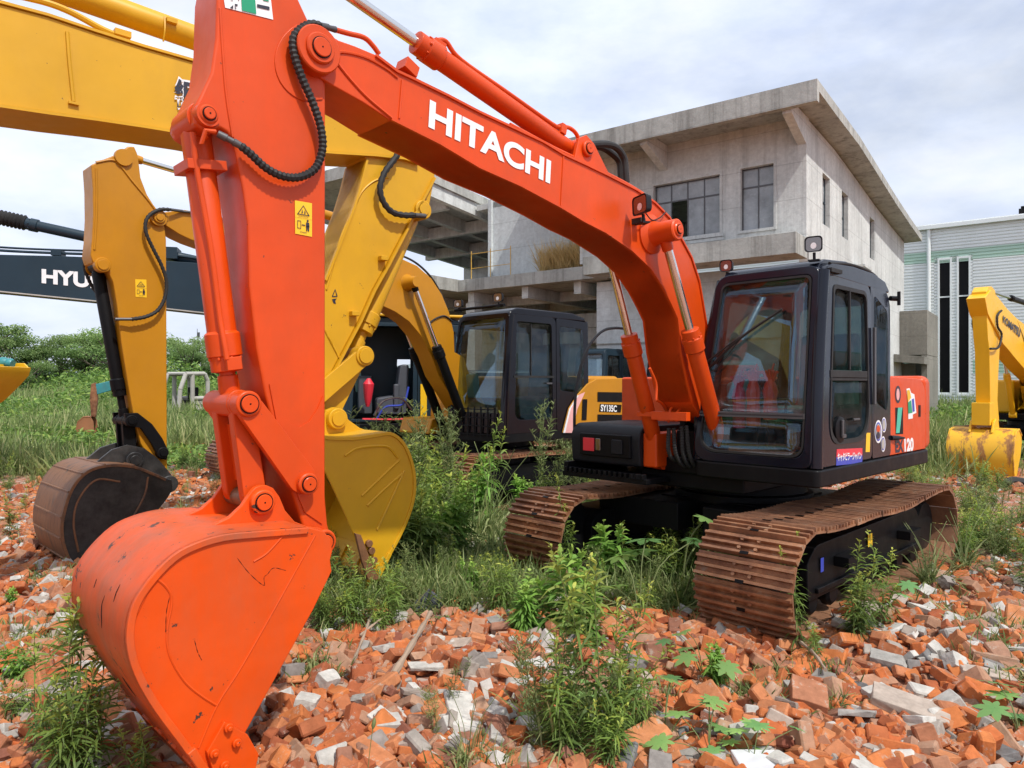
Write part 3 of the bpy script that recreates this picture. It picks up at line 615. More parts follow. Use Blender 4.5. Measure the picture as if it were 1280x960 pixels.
m=MB(); m.lathe(HF.b(300.6,182,.185),HF.b(272,167,.165),[(0,.016),(.3,.018),(.32,.014),(.6,.014),(.62,.018),(1,.016)],12); m.lathe(HF.b(400,32,.185),HF.b(419,37,.16),[(0,.016),(.5,.018),(.52,.013),(1,.016)],12); m.build('hose_fitting','steel',arm)
# stickers on the arm
fA=lambda px,py,d=.003: HF.b(px,py,AW+d); f2=lambda px,py: fA(px,py,.006); f3=lambda px,py: fA(px,py,.009)
def warnplate(fn0,fn1,q,par):
    TL,TR,BL,BR=q
    def uv(u,v): return ((BL[0]*(1-u)+BR[0]*u)*(1-v)+(TL[0]*(1-u)+TR[0]*u)*v,(BL[1]*(1-u)+BR[1]*u)*(1-v)+(TL[1]*(1-u)+TR[1]*u)*v)
    decal_poly(fn0,[TL,TR,BR,BL],'warn',par,'warning_sticker')
    m=MB()
    def poly(P): m.add([fn1(*uv(*p)) for p in P],[tuple(range(len(P)))])
    poly([(.12,.60),(.88,.60),(.84,.625),(.16,.625)]); poly([(.12,.60),(.50,.90),(.50,.87),(.19,.615)]); poly([(.88,.60),(.50,.90),(.50,.87),(.81,.615)])
    poly([(.38,.66),(.44,.78),(.47,.66)]); poly([(.54,.66),(.58,.76),(.64,.66)]); poly([(.2,.545),(.8,.545),(.8,.555),(.2,.555)]); poly([(0,.498),(1,.498),(1,.504),(0,.504)])
    for P in ([(.14,.18),(.17,.18),(.17,.42),(.14,.42)],[(.14,.18),(.36,.18),(.36,.2),(.14,.2)],[(.14,.4),(.36,.4),(.36,.42),(.14,.42)],[(.33,.2),(.36,.2),(.36,.42),(.33,.42)],[(.40,.29),(.60,.29),(.60,.32),(.40,.32)],[(.66,.14),(.72,.14),(.74,.30),(.66,.30)],[(.76,.14),(.83,.14),(.84,.30),(.74,.30)],[(.64,.26),(.86,.26),(.84,.40),(.66,.40)],[(.70,.42),(.80,.42),(.80,.48),(.70,.48)],[(.3,.08),(.7,.08),(.7,.095),(.3,.095)]): poly(P)
    m.build('warning_pictogram','navyink',par,recalc=False)
warnplate(fA,f2,((368.6,250.5),(390,254),(369,292),(390,296)),arm)
decal_poly(fA,[(280,0),(281.5,9.5),(341.5,24.5),(338,-6),(334,-30),(276,-30)],'white',arm,'sticker')
decal_text(f2,'第',[(283.5,-16),(299.5,-13),(284.5,9.5),(300.5,13)],'navyink',arm,bold=.03); decal_text(f2,'二',[(321,-12),(336.5,-9),(321.5,9),(337,12.5)],'navyink',arm,bold=.03)
decal_poly(f2,[(300.5,-20),(317.5,-20),(320.5,17.5),(302.5,13)],'green',arm,'sticker_band')
decal_poly(f2,[(326,-20),(334,-20),(336,2),(329,.5)],'green',arm,'sticker_band')
# linkage
m=MB()
for s in (1,-1):
    a=(ri_[0],ri_[2]);b=(idl[0],idl[2]); d=(Vector(b)-Vector(a)).normalized();n2=Vector((-d.y,d.x)); w0,w1=.060,.072
    P=[Vector(a)+n2*w0,Vector(b)+n2*w1,Vector(b)+d*.06,Vector(b)-n2*w1,Vector(a)-n2*w0,Vector(a)-d*.05]
    m.prism(rpoly([tuple(p) for p in P],.04),s*.145,s*.185)
    pinboss(m,ri_[0],ri_[2],s*.09,s*.20,.060,capr=.66); 
m.build('idler_link',ob,H,bevel=.006)
m=MB(); a=Vector((ri_[0],ri_[2]));b=Vector((bl[0],bl[2])); d=(b-a).normalized();n2=Vector((-d.y,d.x))
P=[tuple(a+n2*.05),tuple(b+n2*.055+d*.0),tuple(b+d*.06),tuple(b-n2*.055),tuple(a-n2*.05),tuple(a-d*.04)]
m.prism(rpoly(P,.03),.065,.125); m.prism(rpoly(P,.03),-.125,-.065); m.prism([tuple(a+n2*.01+d*.10),tuple(b+n2*.01-d*.08),tuple(b-n2*.01-d*.08),tuple(a-n2*.01+d*.10)],-.07,.07)
m.cyl((ri_[0],-.125,ri_[2]),(ri_[0],.125,ri_[2]),.062); m.build('bucket_link',ob,H,bevel=.006)
m=MB(); m.cyl((bl[0],-.14,bl[2]),(bl[0],.14,bl[2]),.046); m.build('link_pin','bktback',H)
# --- bucket
def bucket(root,back,mouth,y0,y1,mat,matback,teeth=True,tip=None,th=.028,name='bucket',nteeth=5,tl=.20):
    """back: polyline (a,z) from the top hinge round the heel to the lip; mouth: points closing the side plate"""
    B=[Vector(p) for p in back]
    m=MB(); side=[tuple(p) for p in B]+list(mouth)
    for s0,s1 in ((y1-.022,y1),(y0,y0+.022)): m.prism(side,s0,s1)
    o=m.build(name,mat,root,bevel=.006)
    area=sum(p.x*q.y-q.x*p.y for p,q in zip([Vector(s) for s in side],[Vector(s) for s in side[1:]+side[:1]]))
    sg=1 if area>0 else -1
    k=MB(); k.strip([tuple(p) for p in B],th,y0-.012,y1+.012,side=sg); k.build('bucket_shell',matback,o,bevel=.004,ang=50)
    # strengthening bands and teeth at the lip
    d=(B[-1]-B[-2]).normalized(); e=B[-1]; n2=Vector((-d.y,d.x))*sg; t=MB()
    t.strip([tuple(e-d*.20),tuple(e+d*.03)],.035,y0-.02,y1+.02,side=sg)
    if teeth:
        for i in range(nteeth):
            y=y0+.06+(y1-y0-.12)*i/(nteeth-1)
            a=e-d*.14-n2*.012; b=e+d*(tl)+n2*.02; up=n2
            t.add([(a.x,y-.04,a.y),(a.x,y+.04,a.y),(a.x+up.x*.075,y+.04,a.y+up.y*.075),(a.x+up.x*.075,y-.04,a.y+up.y*.075),(b.x,y-.025,b.y),(b.x,y+.025,b.y),(b.x+up.x*.02,y+.025,b.y+up.y*.02),(b.x+up.x*.02,y-.025,b.y+up.y*.02)],[(0,1,2,3),(4,5,6,7),(0,1,5,4),(1,2,6,5),(2,3,7,6),(3,0,4,7)])
    t.build('bucket_teeth',matback,o,bevel=.005)
    return o
BB=.40
raw=HF.az([(385,659),(358,661),(318,664),(278,668),(243,678.5),(214.7,694),(186,723),(165,755),(157,790),(160,822),(172,854),(193,889),(222,928),(245,960),(262,985)],BB)
raw=[tuple(v)[:2] for v in catmull([(a,z,0) for a,z in raw],3)]
mouth=HF.az([(285,985),(300,930),(307,916),(349,840),(392,762),(415,714),(413,700),(416,688),(413,674),(405,664)],BB)
bk=bucket(H,raw,mouth,BB-.80,BB,'orange_bkt','orange_shell',nteeth=5,tl=.16)
m=MB(); fb=lambda px,py: HF.b(px,py,BB+.0)
for pts in ([(394,669),(370,712),(335,775),(300,836),(271,882),(248,935)],[(197,724),(207,733),(214,745),(214,760),(210,780),(209,805),(216,828),(232,853),(252,870),(271,882)],[(196,724),(182,745),(168,775),(163,800),(166,822),(178,852),(203,893),(232,935)],[(360,662),(335,690),(317,702)]):
    m.tube([fb(*p) for p in pts],.005,n=6)
m.build('weld_seam','orange_bkt',bk)
m=MB(); m.prism(HF.az([(278,900),(307,916),(321,941),(313,975),(268,975),(256,938)],BB),BB,BB+.022)
for p in ((285,909),(295,928),(267,941),(280,956)):
    q=HF.b(*p,BB+.022); m.cyl(q,(q[0],q[1]+.016,q[2]),.019,n=14); m.cyl((q[0],q[1]+.014,q[2]),(q[0],q[1]+.028,q[2]),.011,n=6)
m.build('side_cutter','orange_bkt',bk,bevel=.004)
m=MB()
for pts in ([(296,697),(310,715),(325,729),(331,732)],[(331,732),(330,722),(334,718)],[(334,718),(342,710),(357,713)],[(212,746),(208,765),(207,790)],[(243,800),(247,815),(252,825)]):
    m.tube([HF.b(*p,BB-.0005) for p in pts],.0019,n=5,rf=lambda i,n_:.3+.7*abs(math.sin(i*.9)))
m.build('scratch','black',bk)
# long gouges on the back of the shell
m=MB(); 
def shellpt(i,y,o=.001): p=raw[i]; return (p[0]+o,y,p[1])
for y,i0,i1 in ((.20,20,23),(.08,22,27),(.08,32,35),(-.08,21,23)): m.tube([shellpt(i,y+.006*math.sin(i*2.1),.0) for i in range(i0,i1)],.0028,n=5,rf=lambda i,n_:.4+.6*math.sin(3.1*(i+.5)/n_))
m.build('gouge','black',bk)
# ears
ear=HF.az([(254,662),(286,647),(302,632),(314,614),(319,609),(326,606.5),(333,606.5),(341,610),(349,621),(356,638),(368,652),(384,658),(400,660),(410,668),(413,680),(408,692),(395,700),(340,700),(300,690)],.17)
m=MB()
for s0,s1 in ((.145,.175),(-.175,-.145)): m.prism(ear,s0,s1)
for s in (1,-1): pinboss(m,bl[0],bl[2],s*.17,s*.205,.058,capr=.64); pinboss(m,bp_[0],bp_[2],s*.17,s*.20,.062,capr=.6)
m.build('bucket_ear','orange_bkt',bk,bevel=.004)
m=MB(); q=HF.b(405,672,.2)
m.cyl((bp_[0],-.2,bp_[2]),(bp_[0],.2,bp_[2]),.05); m.build('bucket_pin',ob,bk)
# things lying inside the cab
def gloves(name,px,py,b,a,mat,label,sc=1.0):
    e=MB(); x,y,z=a,b,py
    e.lathe((x,y,z-.36*sc),(x,y,z),[(0,.055),(.15,.06),(.5,.05),(.7,.062),(.88,.045),(1,.02)],9)
    for k in range(5): 
        t=k-2; e.tube([(x,y+t*.012,z-.02),(x+.01,y+t*.026,z+.05),(x+.02,y+t*.034,z+.075-.012*abs(t))],.012,n=6)
    e.tube([(x,y,z+.03),(x,y+.02,z+.09),(x-.02,y+.02,z+.12)],.008,n=5)
    o=e.build(name,mat,None); o.matrix_world=Matrix.Translation((*HF.loc,0))@Matrix.Rotation(HF.yaw,4,'Z')
    o.location.z-=.11; return tag(o,label,'glove','rubber gloves hanging in the cab')
gloves('rubber_glove',0,1.86,.40,.80,'glovep','crimson rubber glove hanging leftmost behind the cab windshield')
gloves('rubber_glove',0,1.90,.52,.79,'glove','red orange rubber glove hanging between two others in the cab',1.05)
gloves('rubber_glove',0,1.90,.66,.78,'glove','red orange rubber glove hanging rightmost behind the cab windshield',.9)

m=MB()
for a,z,y1,y2,r0 in RINGS: m.lathe((a,y1+(y2-y1)*.1,z),(a,y1+(y2-y1)*.45,z),[(0,r0+.005),(1,r0+.005)],28); m.lathe((a,y2-(y2-y1)*.2,z),(a,y2+(y2-y1)*.12,z),[(0,.004),(1,.004)],8)
m.build('pin_seal','black',H)
# ================================================================== terrain
def gz(x,y):
    v=.055*mnoise.noise(Vector((x*.9,y*.9,3.1)))+.03*mnoise.noise(Vector((x*2.3,y*2.3,8.1)))
    # rubble heaps east of the near track and in the foreground
    v+=.16*math.exp(-((x-3.1)**2/1.0+(y-4.6)**2/.5)) + .05*math.exp(-((x+.2)**2/1.2+(y-4.3)**2/.8))
    d=max(0,min(1,(y-30)/40)); v+=.5*d*d*(1 if x>8 else .6)+ max(0,min(1,(y-26)/30))*(.9 if x<-6 else 0)
    return v
xs=np.concatenate([-np.geomspace(700,16,26),np.arange(-15,15.01,.22),np.geomspace(16,700,26)]); ys=np.concatenate([[-60,-30,-12,-5,0],np.arange(1.5,18,.22),np.geomspace(18.3,900,46)])
V=np.array([(x,y,gz(x,y)) for y in ys for x in xs]); nx,ny=len(xs),len(ys)
def npmesh(name,V,F,mats,parent=None,tint=None,mi=None,smooth=False):
    me=bpy.data.meshes.new(name); F=np.asarray(F,dtype=np.int32); k=F.shape[1]
    me.vertices.add(len(V)); me.vertices.foreach_set('co',np.asarray(V,dtype=np.float32).ravel())
    me.loops.add(F.size); me.loops.foreach_set('vertex_index',F.ravel()); me.polygons.add(len(F)); me.polygons.foreach_set('loop_start',np.arange(0,F.size,k,dtype=np.int32)); me.polygons.foreach_set('loop_total',np.full(len(F),k,dtype=np.int32))
    me.update(calc_edges=True)
    for m in (mats if isinstance(mats,(list,tuple)) else [mats]): me.materials.append(MT[m] if isinstance(m,str) else m)
    if mi is not None: me.polygons.foreach_set('material_index',np.asarray(mi,dtype=np.int32))
    me.polygons.foreach_set('use_smooth',[bool(smooth)]*len(F))
    if tint is not None:
        at=me.attributes.new('tint','FLOAT','POINT'); at.data.foreach_set('value',np.asarray(tint,dtype=np.float32))
    me.validate(); o=bpy.data.objects.new(name,me); C.objects.link(o)
    if parent:o.parent=parent
    return o
def groundmat():
    m,t,n,l,p=nt('rubble_soil')
    a=tex(n,l,5,8,.7); r=ramp(n,l,a.outputs['Fac'],[(.3,(.16,.085,.055)),(.45,(.30,.12,.07)),(.56,(.36,.22,.16)),(.7,(.44,.38,.32))])
    v=n.new('ShaderNodeTexVoronoi'); v.inputs['Scale'].default_value=11; tc=n.new('ShaderNodeTexCoord'); l.new(tc.outputs['Object'],v.inputs[0])
    vr=ramp(n,l,v.outputs['Color'],[(.25,(.40,.12,.06)),(.5,(.42,.18,.11)),(.7,(.5,.45,.40)),(.85,(.30,.10,.05))],'CONSTANT')
    o=mix(n,l,.55,r.outputs[0],vr.outputs[0])
    # grown-over parts: beyond ~24 m and by patches
    g=tex(n,l,.9,7,.7); gr=ramp(n,l,g.outputs['Fac'],[(.3,(.035,.05,.018)),(.5,(.07,.10,.028)),(.7,(.14,.15,.06))])
    sep=n.new('ShaderNodeSeparateXYZ'); l.new(tc.outputs['Object'],sep.inputs[0]); pn=tex(n,l,.35,4,.6)
    ad=n.new('ShaderNodeMath'); ad.operation='MULTIPLY_ADD'; ad.inputs[1].default_value=14; l.new(pn.outputs['Fac'],ad.inputs[0]); l.new(sep.outputs['Y'],ad.inputs[2])
    mr=n.new('ShaderNodeMapRange'); mr.inputs['From Min'].default_value=28; mr.inputs['From Max'].default_value=33; l.new(ad.outputs[0],mr.inputs[0])
    o=mix(n,l,mr.outputs[0],o,gr.outputs[0]); l.new(o,p.inputs['Base Color']); p.inputs['Roughness'].default_value=.95
    b=n.new('ShaderNodeBump'); b.inputs['Distance'].default_value=.04; l.new(v.outputs['Distance'],b.inputs['Height']); l.new(b.outputs[0],p.inputs['Normal'])
    return m
MT['soil']=groundmat()
F=[(j*nx+i,j*nx+i+1,(j+1)*nx+i+1,(j+1)*nx+i) for j in range(ny-1) for i in range(nx-1)]
g=npmesh('ground',V,F,'soil',smooth=True); tag(g,'uneven yard of broken brick and soil','ground',kind='structure')
# hills on the horizon
hv=[];hf=[]
for i in range(60):
    x=-700+i*24; h=14+16*abs(mnoise.noise(Vector((i*.17,0,5))))
    hv+=[(x,620,-5),(x,620+30,h),(x,700,h*.7)]
for i in range(59):
    a=i*3; hf+=[(a,a+3,a+4,a+1),(a+1,a+4,a+5,a+2)]
MT['hill']=paint('far_hill',(.16,.20,.20),.9,.1); h=npmesh('hills',hv,hf,'hill',smooth=True); tag(h,'low grey green hills on the horizon','hills',kind='structure')
# ================================================================== simpler machines
def body(root,col,cabmat,cabb=(.10,1.15),cabz=(1.05,2.80),caba=(.95,-.80),tail=-2.1,half=1.15,hoodz=1.85,track=True,gauge=.99,L=3.6,cabopen=False,glassm='glassd',handrail=True,dt=False):
    if track:
        crawler_track(root,gauge,L=L,detail=dt,pitch=.171 if dt else .19); crawler_track(root,-gauge,L=L,detail=dt,pitch=.171 if dt else .19,side=-1); carbody(root,gauge*2)
    m=MB(); m.prism([(caba[0],cabb[0]),(caba[0],half),(tail+.6,half),(tail+.25,half*.75),(tail,0),(tail+.25,-half*.75),(tail+.6,-half),(caba[0]-.3,-half),(caba[0]-.3,cabb[0])],.92,1.06,mapf=lambda a,b,z:(a,b,z)); m.build('revolving_frame','black',root,bevel=.01)
    z0,z1=cabz;a0,a1=caba;b0,b1=cabb
    m=MB(); m.prism(rpoly([(a1-.02,half-.02),(tail+.55,half-.02),(tail+.2,half*.72),(tail,0),(tail+.2,-half*.72),(tail+.55,-half+.02),(.35,-half+.02),(.35,-.35),(a1-.02,-.35)],.08),1.065,hoodz,mapf=lambda a,b,z:(a,b,z)); m.build('engine_cover',col,root,bevel=.06,seg=3)
    m=MB()
    for k in range(9): m.box(tail+.75,tail+1.0,half-.021,half-.012,1.25+.05*k,1.275+.05*k)
    m.build('vent','black',root)
    cab=empty('cab',parent=root)
    def fa(z): t=(z-z0)/(z1-z0); return a0+.02-.03*t-.12*t*t
    def fm(b,z,d): return (fa(z)-d,b,z)
    def sm(a,z,d): return (a,b1-d-.04*max(0,(z-z0)/(z1-z0)-.6),z)
    o_=rpoly([(b0,z0),(b1,z0),(b1-.02,z1-.08),(b0+.10,z1-.08)],.08,5); i_=rpoly([(b0+.07,z0+.30),(b1-.08,z0+.30),(b1-.09,z1-.15),(b0+.15,z1-.15)],.08,5)
    m=MB(); m.ringp(o_,i_,fm,0,.06); fr=m.build('front_frame',cabmat,cab,bevel=.01); pane(i_,fm,.012,'windshield','glass',cab,6)
    m=MB(); m.tube([(fa(z)-.06,b1-.045,z) for z in np.linspace(z0,z1-.1,8)],.05,n=10,k=2); m.tube([(fa(z)-.06,b0+.05+.1*((z-z0)/(z1-z0))**2,z) for z in np.linspace(z0,z1-.1,8)],.045,n=10,k=2); m.build('corner_pillar',cabmat,cab)
    am=a0*.35+a1*.65+.12
    so=rpoly([(a0-.03,z0),(am,z0),(am,z1-.10),(a0-.16,z1-.10)],[.04,.04,.1,.1],5)
    if not cabopen:
        si=rpoly([(a0-.20,z0+.20),(am+.08,z0+.20),(am+.10,z1-.20),(a0-.25,z1-.20)],[.15,.15,.06,.06],5)
        m=MB(); m.ringp(so,si,sm,0,.05); dr=m.build('door',cabmat,cab,bevel=.006); pane(si,sm,.012,'door_window',glassm,dr,3)
        zm=z0+.8; m=MB(); m.box(am+.06,a0-.18,b1-.03,b1+.004,zm,zm+.03); m.box((am+a0)/2-.0,(am+a0)/2+.012,b1-.03,b1-.002,zm,z1-.22); m.build('window_bar','rubber',dr)
        m=MB(); m.obox((am+.18,b1+.012,zm-.08),(.06,0,0),(0,.01,0),(0,0,.012)); m.build('door_handle','steel',dr)
    else:
        si=rpoly([(a0-.12,z0+.04),(am+.08,z0+.04),(am+.06,z1-.16),(a0-.2,z1-.16)],[.05,.05,.08,.08],5)
        m=MB(); m.ringp(so,si,sm,0,.05); m.build('door_frame',cabmat,cab,bevel=.006)
    qo=rpoly([(am-.01,z0),(a1,z0),(a1+.04,z1-.12),(am-.01,z1-.10)],.05,4); qi=rpoly([(am-.08,z0+.62),(a1+.12,z0+.55),(a1+.14,z1-.24),(am-.08,z1-.22)],.06,4)
    m=MB(); m.ringp(qo,qi,sm,0,.05); q=m.build('rear_side_panel',cabmat,cab,bevel=.006); pane(qi,sm,.0,'rear_side_window',glassm,q,3)
    m=MB(); go=rpoly([(a0-.03,z0),(a1,z0),(a1,z1-.1),(a0-.16,z1-.1)],.06,4); gi2=rpoly([(a0-.25,z0+.5),(a1+.15,z0+.5),(a1+.15,z1-.25),(a0-.3,z1-.25)],.06,4)
    m.ringp(go,shrink(gi2,.15) if cabopen else gi2,lambda a,z,d:(a,b0+d+.08*max(0,(z-z0)/(z1-z0)),z),0,.04); m.build('far_side_panel',cabmat,cab)
    m=MB(); m.ringp(rpoly([(b0,z0),(b1,z0),(b1-.02,z1-.1),(b0+.1,z1-.1)],.05,4),rpoly([(b0+.2,z0+.7),(b1-.15,z0+.7),(b1-.15,z1-.25),(b0+.22,z1-.25)],.05,4),lambda b,z,d:(a1+d,b,z),0,.04); m.build('rear_wall',cabmat,cab)
    m=MB(); m.prism([(a0-.11,z1-.12),(a0-.16,z1-.05),(a0-.3,z1),(a1+.35,z1+.01),(a1+.05,z1-.05),(a1,z1-.12)],b0+.12,b1-.04); m.build('roof',cabmat,cab,bevel=.03,seg=3)
    m=MB(); m.box(a1+.05,a0-.05,b0+.04,b1-.05,z0,z0+.03); m.build('cab_floor','black',cab)
    m=MB(); m.prism(rpoly([(a1+.25,z0+.35),(a1+.85,z0+.35),(a1+.85,z0+.5),(a1+.42,z0+.52),(a1+.28,z1-.45),(a1+.15,z1-.45)],.05),b0+.28,b1-.25); m.build('seat','plastic',cab,bevel=.03)
    m=MB(); m.prism(rpoly([(a0-.35,z0+.5),(a0-.22,z0+.5),(a0-.18,z0+.85),(a0-.30,z0+.88)],.03),b0+.12,b0+.32); m.build('monitor','seat',cab)
    return cab
def boomset(root,F,near,outer_top,outer_bot,hw,col,name='boom',extra=None):
    s=near; P=F.az(outer_top,s*hw)+ (extra or []) +F.az(outer_bot,s*hw)
    m=MB(); m.prism(P,-hw+.01,hw-.01); o=m.build(name,col,root,bevel=.01)
    return o,P
def armset(root,F,s,px,hw,col,bevel=.012):
    m=MB(); m.prism(F.az(px,s*hw),-hw,hw); return m.build('arm',col,root,bevel=bevel)
# ------------------------------------------------------------------ amber excavator with black cab
SF=Frame((8.0*.70-8.25*.714,8.0*.714+8.25*.70),(-.70,-.714))
SY=empty('excavator',(*SF.loc,0),SF.yaw); tag(SY,'amber excavator with a black cab, black cylinders and a scraped black bucket','excavator')
cabS=body(SY,'amber','cabjet',cabb=(-.02,1.17),cabz=(1.04,2.84),caba=(.92,-.95),tail=-2.3,half=1.17,hoodz=1.88,dt=True)
# black lower guard and stripes
m=MB()
for k in range(8): m.box(.95,.97,.02+.14*k,.035+.14*k,1.0,1.42)
for k in range(4): m.box(.95,.965,.0,1.02,1.02+.12*k,1.035+.12*k)
m.build('window_guard','black',cabS)
m=MB(); m.cyl((.86,.05,2.86),(.86,1.1,2.86),.022); m.build('lamp_bar','black',cabS); worklamp(cabS,(.90,.15,2.95),R(5),.17,.12); worklamp(cabS,(.90,1.0,2.97),R(5),.17,.13)
sd=1.19
m=MB(); m.prism([(a,z) for a,z in SF.az([(703,541),(711,510),(722,493),(734,480),(746,473.5),(786,472.5),(786,531),(740,541.5)],1.18)],1.10,1.185); m.build('side_panel','amber',SY,bevel=.012)
m=MB(); m.add([(-.60,sd,1.08),(-.93,sd,1.08),(-.99,sd,1.5),(-1.02,sd,1.86),(-.93,sd,1.75),(-.80,sd,1.55)],[(0,1,2,3,4,5)]); 
decal_poly(lambda a,z:(a,sd+.006,z),SF.az([(704,541),(716,541),(721,512),(731,490),(722,494),(712,510)],1.19),'pink',SY,'stripe'); decal_poly(lambda a,z:(a,sd+.008,z),SF.az([(703.5,541),(706,541),(713,511),(723,494),(721,494.5),(711,511)],1.19),'white',SY,'stripe_edge')
decal_poly(lambda a,z:(a,sd+.004,z),SF.az([(728,499),(734,499),(733,525),(727,525)],1.19),'black',SY,'vent')
pl=lambda px,py: SF.b(px,py,sd+.006)
decal_poly(lambda px,py: SF.b(px,py,sd+.002),[(747,490),(780,490.5),(780,502.5),(747,502)],'black',SY,'grille'); decal_poly(lambda px,py: SF.b(px,py,sd+.002),[(750,505),(777,506),(776,515.5),(749,514.5)],'black',SY,'plate'); decal_poly(lambda px,py: SF.b(px,py,sd+.002),[(747,518),(779,518.5),(779,527),(747,526.5)],'black',SY,'grille')
decal_text(pl,'SY135C',[(751,505.6),(771,506.8),(751,514),(771,515)],'white',SY,bold=.03)
q1=SF.a(502,525,1.0);q2=SF.a(539,525,1.0)
m=MB(); m.prism(rpoly([(1.06,.98),(.98,1.22),(.45,1.22),(.45,.98)],.04),q1[1],q2[1]); m.build('tool_box','amber',SY,bevel=.02)
m=MB(); m.prism(rpoly([(.44,1.07),(.40,1.62),(.0,1.80),(-.9,1.80),(-.9,1.07)],.15),q1[1],q2[1]-.05); m.build('fuel_tank','amber',SY,bevel=.04)
stop=[(205,265),(232,262),(262,268),(290,274),(330,283),(380,292),(430,302),(470,312),(500,322),(522,332),(540,348),(553,368),(562,390),(568,415),(569,440)]
sbot=[(549,470),(540,445),(527,420),(512,402),(495,390),(478,382),(455,376),(420,362),(380,347),(330,330),(290,318),(262,308),(240,300),(225,293),(208,282),(200,272)]
bm,P=boomset(SY,SF,1,stop,sbot,.17,'amber',extra=[(.78,2.15),(.60,1.75),(.35,1.45),(.30,1.2),(.55,1.15),(.85,1.35)])
sq=(1.66,2.93)
q=SF.b(521,352,.36)
pin=(q[0],q[2])
m=MB()
for s in (1,-1): m.lathe((pin[0],s*.15,pin[1]),(pin[0],s*.36,pin[1]),[(0,.13),(.2,.10),(.9,.075),(1,.07)],24)
ap=SF.b(199,272,.19); m.lathe((ap[0],-.19,ap[2]),(ap[0],.19,ap[2]),[(0,.085),(1,.085)],24); pinboss(m,ap[0],ap[2],.19,.21,.06)
m.build('pin_boss','amber',bm)
for s in (1,-1): cylinder_set(SY,'boom_cylinder',(.78,s*.27,1.0),(pin[0],s*.27,pin[1]),.068,.036,.60,'black',eye=.07,eyew=.05)
# arm: tall plate
sarm=[(153,190),(160,183),(168,183),(172,192),(174,205),(176,222),(184,243),(196,262),(205,275),(208,300),(208.5,400),(209,560),(209.5,590),(205,596),(198,590),(188,575),(176,555),(168,525),(160,480),(152,430),(146,380),(141,352),(135,340),(126,336),(116,328),(113,318),(115,300),(116.5,270),(116,235),(114,206),(130,199)]
arm2=armset(SY,SF,1,sarm,.15,'amber')
m=MB(); w=SF.b
m.tube([w(px,py,.15) for px,py in [(120,210),(121,240),(120,280),(118,312)]],.012,n=6); m.tube([w(px,py,.15) for px,py in [(120,203),(140,200),(150,207),(165,226),(185,250),(200,270)]],.014,n=6)
m.build('weld_seam','amber',arm2)
m=MB()
c1=w(129,331,.2); pinboss(m,c1[0],c1[2],.12,.2,.075,capr=.7); pinboss(m,c1[0],c1[2],-.12,-.2,.075); c2=w(154,187,.2); m.build('pin_boss','amber',arm2)
m=MB(); tp2=w(156,196,.2); 
m.lathe((tp2[0],.14,tp2[2]),(tp2[0],.18,tp2[2]),[(0,.09),(1,.085)],24); m.build('arm_head',"amber",arm2)
# arm cylinder rod from arm head to boom
acs=w(300,238,0); a0=Vector(w(161,196,0)); a1=Vector(w(246,221,0)); dd=(a1-a0)
cylinder_set(SY,'arm_cylinder',a0+dd*4.2,a0,.06,.034,.55,'amber',gland=1.2,eye=.07)
rj=w(164,526,.2); lk=w(203,566,.2); bl2=w(167.5,575,.2)
cylinder_set(SY,'bucket_cylinder',Vector((c1[0],0,c1[2])),Vector((rj[0],0,rj[2])),.062,.036,.84,'black','black',eye=.065,eyew=.09)
m=MB(); P=[Vector(q) for q in ((w(156,517,.2)),(w(172,516,.2)),(w(190,530,.2)),(w(203,548,.2)),(w(211,565,.2)),(w(208,575,.2)),(w(199,573,.2)),(w(190,555,.2)),(w(176,535,.2)),(w(158,532,.2)))]
P=[(p.x,p.z) for p in P]
for s in (1,-1): m.prism(P,s*.16,s*.205)
for s in (1,-1): pinboss(m,rj[0],rj[2],s*.1,s*.22,.06); pinboss(m,lk[0],lk[2],s*.1,s*.225,.06)
m.build('idler_link','black',SY,bevel=.006)
m=MB(); e0=Vector((rj[0],rj[2])); e1=Vector((bl2[0]+.0,bl2[2]-.02)); n2=Vector((.06,0))
for s in (1,-1): m.prism([tuple(e0-n2),tuple(e0+n2),tuple(e1+n2),tuple(e1-n2)],s*.07,s*.12)
m.prism([tuple(e0-n2*.5),tuple(e0+n2*.5),tuple(e1+n2*.5),tuple(e1-n2*.5)],-.07,.07); m.build('bucket_link','black',SY,bevel=.006)
# black bucket
kb=.50
spx=[(208,598),(190,590),(168,582),(140,580),(115,585),(98,597),(86,615),(78,640),(75,660),(77,680),(84,700),(94,718),(102,734)]
raw2=[tuple(v)[:2] for v in catmull([(a,z,0) for a,z in SF.az(spx,kb)],3)]
m2=SF.az([(125,716),(160,680),(196,640),(210,622),(216,612),(215,600)],kb)
bk2=bucket(SY,raw2,m2,kb-1.02,kb,'bktblack','bktback',tl=.1)
m=MB(); k0=SF.az([(118,580),(140,562),(160,556),(180,560),(196,572),(210,588),(219,600),(213,616),(190,606),(150,590)],.2)
for s0,s1 in ((.17,.20),(-.20,-.17)): m.prism(k0,s0,s1)
pinboss(m,bl2[0],bl2[2],.17,.235,.085,capr=.6); q=w(211,605,.2); pinboss(m,q[0],q[2],.17,.23,.09,capr=.01); m.build('bucket_ear','bktblack',bk2,bevel=.005)
m=MB()
for pts in ([(185,596),(180,620),(160,655),(130,690),(112,715)],[(150,602),(120,600),(98,625),(92,655),(98,690)]): m.tube([SF.b(*p,kb+.001) for p in pts],.010,n=6)
for t in (6,10,14,18,22,26,30,34):
    if t<len(raw2): m.tube([(raw2[t][0]+.0,kb-1.0,raw2[t][1]),(raw2[t][0],kb,raw2[t][1])],.011,n=6,smooth=False)
m.build('wear_ridge','bktback',bk2)
